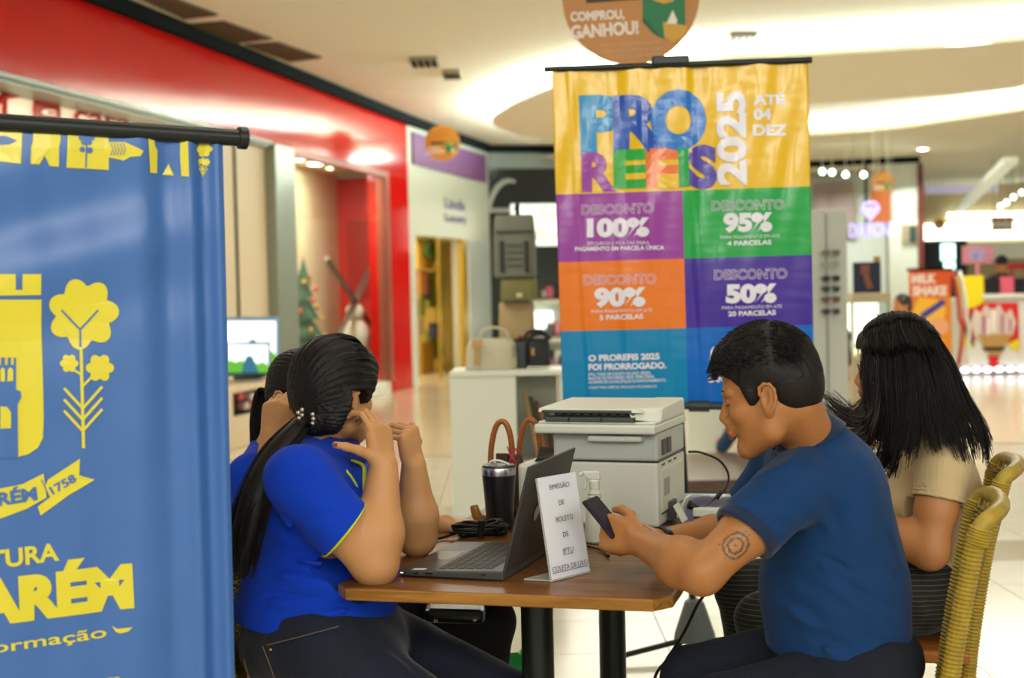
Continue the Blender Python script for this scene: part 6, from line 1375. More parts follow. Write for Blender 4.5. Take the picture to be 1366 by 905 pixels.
# ------------------------------------------------------------------ PERSON 1: man in navy polo
def man():
    h = Head(P(1027, 526, 2.88), (-math.cos(R(20)), math.sin(R(20)), 0), R(13), 0, .97)
    m_skin = skin_mat('skin_tan', '#a8703e', '#6b3c20'); m_lip = mat('lips_brown', '#8c5138', rough=.4)
    m_tat = mat('tattoo_ink', '#5d4a38', rough=.5, var=.45, vscale=70)
    lo, hi = (.02, 2.60, .62), (.90, 3.36, 1.33)
    S = SDF(lo, hi, .0028)
    sh, el, wr = P(1058, 652, 2.84), P(936, 764, 2.75), P(852, 722, 2.93)
    sh2, el2, wr2 = Vector((.60, 3.17, .965)), Vector((.505, 3.26, .785)), P(878, 722, 3.12)
    nb = P(1088, 612, 2.97)
    h.build(S)
    S.cone(h.T(-.048, 0, -.03), nb, .050, .058, .025)
    S.ell(P(1108, 680, 3.0), (.09, .16, .14), None, .04); S.ell(P(1112, 790, 3.0), (.12, .14, .15), None, .04)
    S.cone(nb, sh, .05, .04, .03); S.cone(nb, sh2, .05, .04, .03)
    arm(S, sh, el, wr, (.050, .041, .046, .027)); arm(S, sh2, el2, wr2, (.048, .040, .042, .026))
    # near (left) hand closed round the phone, far hand touching the screen
    ph = P(792, 678, 3.0)
    hand(S, wr, P(802, 708, 3.0) - wr, Vector((-.15, -.92, .35)), 1, 1.06, [(48, 60, 35), (50, 62, 40), (52, 64, 40), (56, 64, 40)], [(.75, .62, -.2), (.95, .25, -.25), (1, -.05, -.4)], .05, .0086)
    hand(S, wr2, P(835, 690, 3.06) - wr2, Vector((.1, -.25, .95)), -1, .98, [(14, 25, 20), (38, 60, 40), (45, 65, 40), (50, 65, 40)], [(.85, .5, -.1), (1, .15, -.1), (1, 0, -.2)], .05, .0084)
    vs, Q = S.mesh(); c = vs[Q].mean(1); mi = np.zeros(len(Q), int); mi[h.lips(c)] = 1
    tc = np.array(P(984, 728, 2.72)); d = np.sqrt(((c - tc) ** 2).sum(1)); ringm = (d < .036) & (np.sin(d * 700) + .6 * np.sin(c[:, 0] * 420) * np.sin(c[:, 2] * 390) > .1); mi[ringm] = 2
    body = np_mesh('person', vs, Q, [m_skin, m_lip, m_tat], mi=mi, loc=(.70, 3.0, .45))
    body['label'] = 'man in navy polo shirt seated at the right, looking down at a phone'; body['category'] = 'person'
    face_parts(h, body)
    # shirt
    m_navy = mat('navy_pique', '#123865', rough=.9, spec=.25, sheen=.08, bump=.18, bscale=420, var=.05, vscale=20); m_nd = mat('navy_rib', '#0c2344', rough=.85, sheen=.2, bump=.1, bscale=300)
    S = SDF((.40, 2.66, .42), (.98, 3.40, 1.10), .0036)
    S.ell(P(1107, 672, 2.99), (.122, .175, .15), None, .05); S.ell(P(1098, 632, 2.99), (.088, .165, .075), None, .05)
    S.ell(P(1112, 785, 3.0), (.158, .175, .19), None, .07); S.ell(P(1122, 905, 3.0), (.158, .185, .19), None, .06)
    S.cone(nb, sh, .062, .062, .05); S.cone(nb, sh2, .062, .060, .05)
    sv = sh.lerp(el, .60); S.cone(sh, sh.lerp(el, .86), .066, .070, .035); S.cone(sh2, sh2.lerp(el2, .8), .062, .064, .03)
    S.cone(nb, P(1072, 572, 2.955), .074, .068, .03)
    cut = sh.lerp(el, .56); ax = (el - sh).normalized(); ax = (ax + Vector((.08, 0, -.10))).normalized()
    cut2 = sh2.lerp(el2, .6); cutoff(S, cut, ax, .14, .056, .035); cutoff(S, cut2, el2 - sh2, .1, .05)
    q = np.array(P(1083, 753, 2.84)); F_ = [
        (P(1083, 752, 2.83), P(1209, 776, 2.90), .008, .010), (P(1098, 775, 2.83), P(1168, 822, 2.83), .011, .006), (P(1120, 795, 2.82), P(1210, 835, 2.88), .012, .005),
        (P(1020, 760, 2.86), P(1090, 800, 2.83), .012, .005), (P(1013, 790, 2.9), P(1100, 850, 2.83), .014, .006), (P(1050, 735, 2.83), P(1085, 760, 2.82), .010, .006),
        (P(1130, 850, 2.83), P(1215, 880, 2.9), .011, .006), (P(1060, 850, 2.83), P(1140, 885, 2.83), .012, .006), (P(1000, 700, 2.74), P(1060, 712, 2.76), .010, .002),
        (P(1005, 672, 2.76), P(1065, 688, 2.76), .012, .002), (P(1060, 620, 2.8), P(1100, 690, 2.8), .010, .004), (P(1090, 650, 2.82), P(1110, 730, 2.82), .011, .004), (P(1150, 700, 2.84), P(1185, 760, 2.9), .014, .004)]
    S.warp(lambda p: 1.5 * folds(p, F_) + .0022 * nz(p, 5, 3, 2))
    S.clip(P(1074, 580, 2.955), (-.46, 0, .89), .003); S.clip(P(1012, 868, 2.9), (-.42, 0, -.9), .004)
    vs, Q = S.mesh(); c = vs[Q].mean(1); d = (c - np.array(cut)) @ np.array(ax); dist = np.linalg.norm(c - np.array(cut), axis=1); mi = np.zeros(len(Q), int); mi[(d > -.026) & (dist < .10)] = 1
    shirt = np_mesh('polo_shirt', vs, Q, [m_navy, m_nd], parent=body, mi=mi)
    # collar
    mb = MB(); cs = []
    ctr = P(1076, 583, 2.955); axn = Vector((-.46, 0, .89)).normalized(); e1 = Vector((-1, 0, 0)); e1 = (e1 - axn * e1.dot(axn)).normalized(); e2 = axn.cross(e1)
    def colf(u, v):
        a = R(-165) + u * R(330); rr = .060 + .024 * v; hgt = .046 * (1 - v)
        return ctr + (e1 * -math.cos(a) * .98 + e2 * math.sin(a) * 1.05) * rr + axn * (hgt - .012)
    mb.grid(colf, 60, 6); part('collar', mb, m_nd, shirt, world=True, smooth='all', solid=.004)
    # hair: cap following the skull, plus short tufts
    def man_hair(S):
        h.E(S, (-.012, 0, .050), (.104, .085, .093), .01); h.E(S, (.008, 0, .088), (.088, .068, .060), .03); h.E(S, (.060, .0, .086), (.036, .055, .032), .03); h.E(S, (-.055, 0, .0), (.058, .064, .06), .03)
        h.E(S, (.028, 0, .015), (.030, .0795, .05), .012)
        X, Y, Z = S.coords(); A = np.array(h.M); o = np.array(h.o)
        lx = ((X - o[0]) * A[0, 0] + (Y - o[1]) * A[1, 0] + (Z - o[2]) * A[2, 0]) / h.sc; lz = ((X - o[0]) * A[0, 2] + (Y - o[1]) * A[1, 2] + (Z - o[2]) * A[2, 2]) / h.sc
        line = np.interp(lx, [-.12, -.09, -.055, -.030, -.018, .004, .014, .034, .046, .062, .082, .10, .14], [-.075, -.072, -.055, -.035, .022, .026, -.018, -.012, .030, .050, .064, .068, .07])
        S.f = np.maximum(S.f, (line - lz) * h.sc * .8)
        def tex(p):
            q = h.inv(p); return .0010 * np.sin(q[:, 1] * 520 + 2 * np.sin(q[:, 0] * 40) + 2 * np.sin(q[:, 2] * 60)) * (q[:, 2] > .02) + .0016 * nz(q, 30, 5, 2) * np.clip((q[:, 2] - .02) * 20, .15, 1)
        S.warp(tex)
    o = Vector(h.T(0, 0, .03)); S = SDF(o - Vector((.16, .16, .15)), o + Vector((.16, .16, .15)), .0024); man_hair(S); vs, Q = S.mesh()
    hair = np_mesh('hair', vs, Q, m_hair, parent=body)
    rg = random.Random(3); gs = []
    V = []; Fc = []
    for k in range(2600):
        a = rg.uniform(-1.45, 1.45); b = rg.uniform(-1.0, 1.2)
        x = -.005 + .100 * math.sin(b); y = .080 * math.sin(a) * math.cos(b * .55); z = .050 + .096 * math.cos(a) * math.cos(b)
        nx, ny, nz_ = x * .9, y * 1.2, (z - .04)
        nn_ = Vector((nx, ny, nz_)).normalized(); comb = Vector((.9, rg.gauss(0, .35), .15 + (rg.random() < .08) * .7)) if b > -.3 else Vector((-.35, rg.gauss(0, .3), -.35)); comb = (comb - nn_ * comb.dot(nn_) * .8).normalized()
        L = rg.uniform(.014, .026) if b > -.3 else rg.uniform(.012, .022); base = len(V); p0 = Vector((x, y, z)); ph = rg.uniform(0, 6)
        for j in range(6):
            f = j / 5; p = p0 + nn_ * (.004 + .008 * math.sin(f * 2.6)) + comb * L * f + Vector((0, math.sin(f * 3 + ph) * .003, -.004 * f * f)); w = h.V(*p); rr = .0009 * (1 - .8 * f); aa = (h.M @ comb).orthogonal().normalized(); bb = (h.M @ comb).cross(aa)
            for e in range(3): V.append(w + (aa * math.cos(e * 2.094) + bb * math.sin(e * 2.094)) * rr)
        for j in range(5):
            for e in range(3): Fc.append((base + j * 3 + e, base + j * 3 + (e + 1) % 3, base + j * 3 + 3 + (e + 1) % 3, base + j * 3 + 3 + e))
    hs = np_mesh('hair_tufts', np.array([tuple(v) for v in V]), np.array(Fc), m_hair, parent=hair); hs['kind'] = 'stuff'
    # trousers
    m_tr = mat('dark_navy_denim', '#0b1322', rough=.9, bump=.2, bscale=300)
    S = SDF((.10, 2.62, .0), (.98, 3.42, .70), .006)
    S.ell((.70, 3.0, .56), (.155, .185, .115), None, .05)
    for y, kx in ((2.90, .41), (3.14, .38)):
        S.cone((.70, y, .545), (kx, y - .02, .495), .088, .066, .04); S.cone((kx, y - .02, .495), (kx + .10, y, .10), .064, .048, .02)
    S.warp(lambda p: .003 * nz(p, 6, 8, 2))
    vs, Q = S.mesh(); np_mesh('trousers', vs, Q, m_tr, parent=body)
    mb = MB()
    for y, kx in ((2.90, .41), (3.14, .38)): mb.ball((kx + .04, y, .045), .05, 14, 8, sc=(2.5, .95, .85))
    part('shoes', mb, mat('black_shoe', '#15161a', rough=.5), body, world=True, smooth='all', kind='stuff')
    # shirt tail hanging over the hip
    # watch on the far wrist
    axw = (wr2 - el2).normalized(); wc = wr2 - axw * .012; mb = MB()
    def wf(u, v):
        a = u * 2 * math.pi; e = Vector((0, 0, 1)); e = (e - axw * e.dot(axw)).normalized(); g = axw.cross(e); return wc + (e * math.cos(a) + g * math.sin(a)) * .0295 + axw * (v - .5) * .02
    mb.grid(wf, 32, 2); w = part('watch_strap', mb, mat('black_rubber_strap', '#101214', rough=.45), None, world=True, loc=tuple(wc), smooth='all', solid=.003, label="black wristwatch on the navy-shirted man's far wrist", cat='watch'); w.name = 'wristwatch'
    mb = MB(); mb.box(wc + Vector((0, -.031, .006)), (.024, .008, .026)); part('watch_case', mb, mat('watch_dark_glass', '#1c2124', rough=.15), w, world=True, bevel=.002)
    # phone
    pc = P(806, 690, 2.99); L_ = Vector((-.58, .30, .72)).normalized(); W_p = Vector((.5, .86, .05)); W_p = (W_p - L_ * W_p.dot(L_)).normalized(); N_p = W_p.cross(L_); M = Matrix.Rotation(R(-28), 3, 'Z') @ Matrix.Rotation(R(-35), 3, 'Y') @ Matrix.Rotation(R(25), 3, 'X')
    mb = MB(); mb.box(pc, (.066, .100, .008), M=Matrix((W_p, L_, N_p)).transposed())
    t = part('phone', mb, mat('dark_violet_case', '#0e0c22', rough=.45, spec=.3), None, world=True, loc=tuple(pc), bevel=.003, label="dark phone held in the navy-shirted man's hands", cat='phone')
man()

# ------------------------------------------------------------------ PERSON 2: woman in bright blue polo, back to us
def hair_clear(S, h, line, k=.8):
    X, Y, Z = S.coords(); A = np.array(h.M); o = np.array(h.o)
    lx = ((X - o[0]) * A[0, 0] + (Y - o[1]) * A[1, 0] + (Z - o[2]) * A[2, 0]) / h.sc; lz = ((X - o[0]) * A[0, 2] + (Y - o[1]) * A[1, 2] + (Z - o[2]) * A[2, 2]) / h.sc
    S.f = np.maximum(S.f, (np.interp(lx, line[0], line[1]) - lz) * h.sc * k)
def comb_tex(h, amp, f, seed, pole=(-.10, 0, -.03)):
    """fine combed relief running towards a pole point (the tie) on the head"""
    def fn(p):
        q = h.inv(p) - np.array(pole); a = np.arctan2(q[:, 1], q[:, 2] + .0001)
        return amp * np.sin(a * f + 2 * nz(p, 4, seed, 1)) + amp * .7 * np.sin(a * f * 2.3 + 1.7) + .0008 * nz(p, 14, seed, 2)
    return fn
m_blue = mat('royal_blue_pique', '#0a3cbf', rough=.88, spec=.25, sheen=.05, bump=.15, bscale=420, var=.04, vscale=20)
m_lime = mat('lime_trim', '#c8d400', rough=.7)
def woman1():
    h = Head(P(446, 527, 3.18), (.66, .75, 0), R(4), R(0), .90)
    m_skin = skin_mat('skin_light', '#c48f5c', '#6b3c20'); m_lip = mat('lips_rose', '#9c4a40', rough=.4); m_nail = mat('nail_dark_rose', '#5e2230', rough=.15, coat=.5)
    S = SDF((-.68, 2.86, .62), (-.08, 3.56, 1.30), .0032)
    h.build(S)
    sh, el, wr = P(398, 640, 3.00), P(500, 752, 3.03), P(512, 622, 3.08)
    sh2, el2, wr2 = P(470, 640, 3.40), P(556, 716, 3.33), P(552, 622, 3.30)
    nb = P(425, 615, 3.19)
    S.cone(h.T(-.035, 0, -.03), nb, .048, .056, .02)
    S.ell(P(430, 690, 3.2), (.10, .15, .12), None, .04); S.cone(nb, sh, .05, .04, .03); S.cone(nb, sh2, .05, .04, .03)
    arm(S, sh, el, wr, (.054, .047, .052, .031)); arm(S, sh2, el2, wr2, (.052, .043, .047, .029))
    t1 = hand(S, wr, Vector((-.10, .05, 1)), Vector((.75, -.55, .15)), -1, .98, [(30, 50, 35), (35, 55, 35), (38, 55, 35), (40, 55, 35)], [(.45, .75, -.2), (.35, .85, -.3), (.3, .85, -.4)], .05, .0078)
    t2 = hand(S, wr2, Vector((-.12, -.12, 1)), Vector((.80, -.50, .2)), 1, .95, [(72, 22, 12), (75, 24, 12), (78, 24, 14), (82, 26, 14)], [(.6, .7, -.2), (.6, .6, -.5), (.5, .5, -.6)], .07, .0076)
    vs, Q = S.mesh(); c = vs[Q].mean(1); mi = np.zeros(len(Q), int); mi[h.lips(c)] = 1
    body = np_mesh('person', vs, Q, [m_skin, m_lip], mi=mi, loc=(-.42, 3.2, .45))
    body['label'] = 'woman in bright blue polo with long black ponytail, elbows on the brown table'; body['category'] = 'person'
    for tips in (t1, t2):
        for p, v, n in tips:
            mb = MB(); mb.ball(p + n * .0052 + v * .001, .0052, 10, 6, M=Matrix((v, v.cross(n).normalized(), n)).transposed(), sc=(1.15, .85, .45)); part('fingernail', mb, m_nail, body, world=True, smooth='all')
    # trousers
    m_jean = mat('dark_blue_denim', '#10192a', rough=.85, bump=.25, bscale=260, var=.25, vscale=8, sheen=.2)
    S = SDF((-.72, 2.86, .06), (.22, 3.60, .76), .0055)
    S.ell((-.44, 3.19, .575), (.19, .205, .13), None, .05); S.ell((-.47, 3.18, .66), (.15, .18, .06), None, .05)
    for y, kx, kz in ((3.06, -.07, .345), (3.33, -.01, .385)):
        S.cone((-.42, y, .57), (kx, y, kz), .108, .068, .05); S.cone((kx, y, kz), (kx - .10, y, .10), .064, .05, .02)
    S.warp(lambda p: .003 * nz(p, 5, 21, 2) + folds(p, [((-.30, 3.0, .64), (-.22, 3.02, .50), .012, .006), ((-.32, 2.98, .60), (-.18, 2.98, .58), .012, .005), ((-.45, 2.98, .62), (-.40, 2.97, .50), .008, .004)]))
    vs, Q = S.mesh(); tr = np_mesh('jeans', vs, Q, m_jean, parent=body)
    mb = MB(); mb.tube([P(356, 861, 2.977), P(400, 850, 2.967), P(452, 836, 2.972)], .0012, n=5); mb.tube([P(350, 862, 2.977), P(362, 893, 2.967), P(372, 925, 2.962)], .0012, n=5); mb.tube([P(325, 880, 3.0), P(332, 905, 2.99)], .0012, n=5)
    part('seam_stitching', mb, mat('tan_thread', '#6b5a48', rough=.7), tr, world=True, kind='stuff')
    mb = MB(); mb.ball(P(361, 867, 2.975), .004, 8, 6); part('rivet', mb, mat('brass', '#a8843c', rough=.3, metal=1), tr, world=True)
    # shirt
    S = SDF((-.72, 2.86, .56), (-.12, 3.56, 1.12), .0036)
    S.ell(P(420, 672, 3.2), (.142, .185, .135), None, .05); S.ell(P(410, 632, 3.2), (.095, .185, .065), None, .05); S.ell(P(492, 692, 3.2), (.072, .145, .075), None, .05)
    S.ell(P(430, 765, 3.2), (.178, .195, .115), None, .06); S.ell(P(418, 815, 3.2), (.185, .205, .10), None, .05)
    S.cone(nb, sh, .058, .064, .05); S.cone(nb, sh2, .058, .062, .05)
    S.cone(sh, sh.lerp(el, .80), .070, .070, .03); S.cone(sh2, sh2.lerp(el2, .85), .064, .066, .03); S.cone(nb, P(438, 590, 3.18), .075, .066, .03)
    cut = sh.lerp(el, .60); ax = (el - sh).normalized(); ax = (ax + Vector((.12, 0, .12))).normalized(); cutoff(S, cut, ax, .11, .058, .03)
    cut2 = sh2.lerp(el2, .62); ax2 = (el2 - sh2).normalized(); cutoff(S, cut2, ax2, .11, .055, .03)
    F_ = [(P(330, 735, 3.03), P(470, 762, 3.0), .010, .006), (P(345, 760, 3.02), P(470, 790, 3.0), .012, .006), (P(325, 800, 3.02), P(450, 815, 3.0), .010, .005), (P(372, 650, 3.0), P(392, 745, 2.99), .011, .005),
          (P(350, 690, 3.02), P(410, 755, 3.0), .010, .004), (P(440, 800, 3.0), P(525, 770, 3.05), .010, .006), (P(400, 830, 3.0), P(500, 805, 3.02), .008, .004), (P(395, 705, 2.96), P(460, 680, 2.96), .008, .003)]
    S.warp(lambda p: 1.7 * folds(p, F_) + .0020 * nz(p, 5, 33, 2))
    S.clip((-.45, 3.2, .625), (-.10, 0, -1), .004)
    S.clip(P(440, 588, 3.18), (.25, .1, .95), .003)
    vs, Q = S.mesh(); shirt = np_mesh('polo_shirt', vs, Q, m_blue, parent=body)
    mb = MB(); ring(mb, cut - ax * .001, ax, .0695, .0028); part('lime_cuff', mb, m_lime, shirt, world=True, smooth='all')
    mb = MB(); ring(mb, cut2 - ax2 * .001, ax2, .066, .0028); part('lime_cuff', mb, m_lime, shirt, world=True, smooth='all')
    ctr = P(438, 601, 3.185); axn = Vector((.22, .05, .97)).normalized(); f1 = Vector((.66, .75, 0)); f1 = (f1 - axn * f1.dot(axn)).normalized(); f2 = axn.cross(f1)
    def colf(u, v):
        a = R(-158) + u * R(316); rr = .058 + .028 * v; return ctr - f1 * math.cos(a) * rr * 1.05 + f2 * math.sin(a) * rr + axn * (.044 * (1 - v) - .01 + .0 * v)
    mb = MB(); mb.grid(colf, 60, 6); part('collar', mb, mat('royal_blue_rib', '#0a2f96', rough=.8), shirt, world=True, smooth='all', solid=.004)
    mb = MB(); mb.tube(catmull([P(448, 615, 3.10), P(462, 628, 3.09), P(474, 645, 3.10), P(484, 668, 3.10)], 14), .0045, n=6, flat=.5); mb.tube(catmull([P(463, 613, 3.13), P(484, 621, 3.12), P(486, 640, 3.11), P(486, 668, 3.10)], 14), .0065, n=6, flat=.5); part('lime_placket', mb, m_lime, shirt, world=True, smooth='all')
    # hair
    o = Vector(h.T(0, 0, .02)); S = SDF(o - Vector((.17, .17, .19)), o + Vector((.17, .17, .17)), .0028)
    h.E(S, (-.012, 0, .052), (.110, .094, .098), .01); h.E(S, (-.045, 0, -.005), (.075, .082, .075), .03); h.E(S, (.055, 0, .065), (.055, .074, .055), .03)
    for y in (-1, 1): h.C(S, (.045, y * .070, .03), (-.02, y * .082, -.02), .026, .026, .02)
    h.C(S, (-.02, -.075, -.01), (-.055, -.062, -.065), .030, .022, .02); h.C(S, (.060, -.070, .035), (.045, -.079, -.030), .012, .006, .012); h.C(S, (-.03, -.05, -.05), (-.085, -.02, -.070), .035, .03, .03)
    hair_clear(S, h, ([-.14, -.08, -.05, -.038, -.030, .016, .026, .045, .060, .085, .12], [-.12, -.12, -.10, -.04, .014, .014, -.02, -.015, .035, .060, .07]), .7)
    S.warp(comb_tex(h, .0011, 55, 3, (-.09, 0, -.05))); vs, Q = S.mesh(); hair = np_mesh('hair', vs, Q, m_hair, parent=body)
    tie = P(408, 556, 3.10)
    # strands over the skull towards the tie
    gs = []
    for a in np.linspace(-1.5, 1.2, 12):
        gs.append([h.V(.055 * math.cos(a * .4), -.082 * math.sin(a), .055 + .082 * math.cos(a)), h.V(.015, -.096 * math.sin(a), .055 + .096 * math.cos(a)), h.V(-.06, -.088 * math.sin(a), .035 + .085 * math.cos(a)), tie + Vector((.02, .0, .012)), tie])
    strands('hair_strands', gs, 420, .0011, .0022, m_hair, hair, 12, 4, tip=.7)
    base = [tie, P(390, 578, 3.06), P(362, 612, 3.03), P(338, 662, 2.99), P(326, 715, 2.99), P(322, 770, 3.0)]
    pts = catmull(base, 20); mb = MB(); mb.tube(pts, [.016 + .016 * math.sin(min(1, i / 12) * 1.57) - (.022 * max(0, (i - 15) / 5)) for i in range(21)], n=14, flat=.75); pony = part('ponytail', mb, m_hair, hair, world=True, smooth='all')
    gs = []
    for a in np.linspace(0, 6.28, 9):
        gs.append([tie + Vector((math.cos(a) * .012, math.sin(a) * .010, .004))] + [Vector(b) + Vector((math.cos(a) * .032, math.sin(a) * .02, math.sin(a) * .01)) * k for b, k in zip(base[1:], (.9, 1, 1, .85, .5))])
    strands('ponytail_strands', gs, 700, .0011, .004, m_hair, hair, 18, 6, tip=.5, lens=(.8, 1))
    m_pearl = mat('silver_pearl', '#c9bfae', rough=.2, metal=.7)
    for i, (x, y) in enumerate(((398, 551), (403, 547), (403, 554), (399, 558), (417, 553), (418, 559), (417, 565))):
        mb = MB(); mb.ball(P(x, y, 3.055), .0048, 12, 8); part('hair_pearl', mb, m_pearl, hair, world=True, smooth='all')
woman1()
# ------------------------------------------------------------------ PERSON 3: second woman in blue, behind
def woman2():
    h = Head(P(402, 532, 3.72), (.82, -.57, 0), R(8), 0, .90)
    m_skin = skin_mat('skin_light', '#c48f5c', '#6b3c20'); m_lip = mat('lips_rose', '#9c4a40')
    S = SDF((-.86, 3.30, .62), (-.0, 4.05, 1.28), .0040)
    h.build(S)
    nb = P(372, 600, 3.76); sh, el, wr = P(336, 640, 3.58), P(352, 704, 3.50), P(362, 582, 3.56); sh2, el2, wr2 = P(400, 640, 3.92), P(500, 712, 3.80), P(592, 700, 3.66)
    S.cone(h.T(-.035, 0, -.03), nb, .047, .055, .02); S.ell(P(375, 700, 3.75), (.10, .15, .12), None, .04); S.cone(nb, sh, .05, .04, .03); S.cone(nb, sh2, .05, .04, .03)
    arm(S, sh, el, wr, (.046, .040, .040, .027)); arm(S, sh2, el2, wr2, (.046, .040, .040, .027))
    hand(S, wr, Vector((.16, .0, 1)), Vector((-.3, -.9, .1)), 1, .95, [(60, 70, 40)] * 4, None, .04, .008)
    hand(S, wr2, Vector((1, -.2, -.05)), Vector((.1, -.1, 1)), -1, .93, [(15, 20, 15)] * 4, None, .05, .008)
    vs, Q = S.mesh(); c = vs[Q].mean(1); mi = np.zeros(len(Q), int); mi[h.lips(c)] = 1
    body = np_mesh('person', vs, Q, [m_skin, m_lip], mi=mi, loc=(-.6, 3.75, .45)); face_parts(h, body)
    body['label'] = 'second woman in blue with tied-back black hair, partly hidden behind the first woman'; body['category'] = 'person'
    S = SDF((-.92, 3.38, .54), (-.18, 4.12, 1.12), .005)
    S.ell(P(370, 680, 3.76), (.13, .17, .14), None, .05); S.ell(P(366, 628, 3.76), (.09, .17, .06), None, .05); S.ell(P(372, 750, 3.76), (.15, .18, .16), None, .06)
    S.cone(nb, sh, .055, .058, .05); S.cone(nb, sh2, .055, .058, .05); S.cone(sh, sh.lerp(el, .8), .060, .060, .03); S.cone(sh2, sh2.lerp(el2, .8), .060, .060, .03)
    cutoff(S, sh.lerp(el, .62), el - sh, .11, .05); cutoff(S, sh2.lerp(el2, .6), el2 - sh2, .11, .05); S.warp(lambda p: .003 * nz(p, 5, 41, 2)); S.clip(P(378, 594, 3.76), (.2, 0, 1), .003)
    vs, Q = S.mesh(); np_mesh('polo_shirt', vs, Q, m_blue, parent=body)
    S = SDF((-.92, 3.38, .06), (.14, 4.12, .72), .006); S.ell((-.62, 3.76, .56), (.17, .19, .12), None, .05)
    for y, kx in ((3.64, -.075), (3.86, -.10)):
        S.cone((-.60, y, .55), (kx, y, .505), .098, .068, .05); S.cone((kx, y, .505), (kx - .04, y, .10), .064, .05, .02)
    vs, Q = S.mesh(); np_mesh('trousers', vs, Q, mat('black_trousers', '#0c0d10', rough=.85, bump=.1), parent=body)
    o = Vector(h.T(0, 0, .02)); S = SDF(o - Vector((.17, .17, .18)), o + Vector((.17, .17, .17)), .003)
    h.E(S, (-.012, 0, .052), (.104, .084, .092), .01); h.E(S, (-.05, 0, -.005), (.062, .072, .066), .03); h.E(S, (.05, 0, .06), (.05, .068, .05), .03)
    hair_clear(S, h, ([-.14, -.08, -.04, -.026, -.012, .012, .022, .045, .060, .085, .12], [-.08, -.07, -.05, -.03, .018, .02, .0, .01, .040, .060, .07]), .7)
    S.warp(comb_tex(h, .0014, 60, 5, (-.11, 0, -.0))); vs, Q = S.mesh(); hair = np_mesh('hair', vs, Q, m_hair, parent=body)
    base = [h.V(-.10, .0, -.01), P(352, 520, 3.80), P(346, 560, 3.80), P(345, 600, 3.78), P(347, 640, 3.76)]; gs = []
    for a in np.linspace(0, 6.28, 8): gs.append([Vector(b) + Vector((math.cos(a), math.sin(a), 0)) * .022 * k for b, k in zip(base, (.5, .8, 1, .9, .4))])
    strands('ponytail_strands', gs, 420, .0014, .003, m_hair, hair, 14, 8, tip=.5)
woman2()
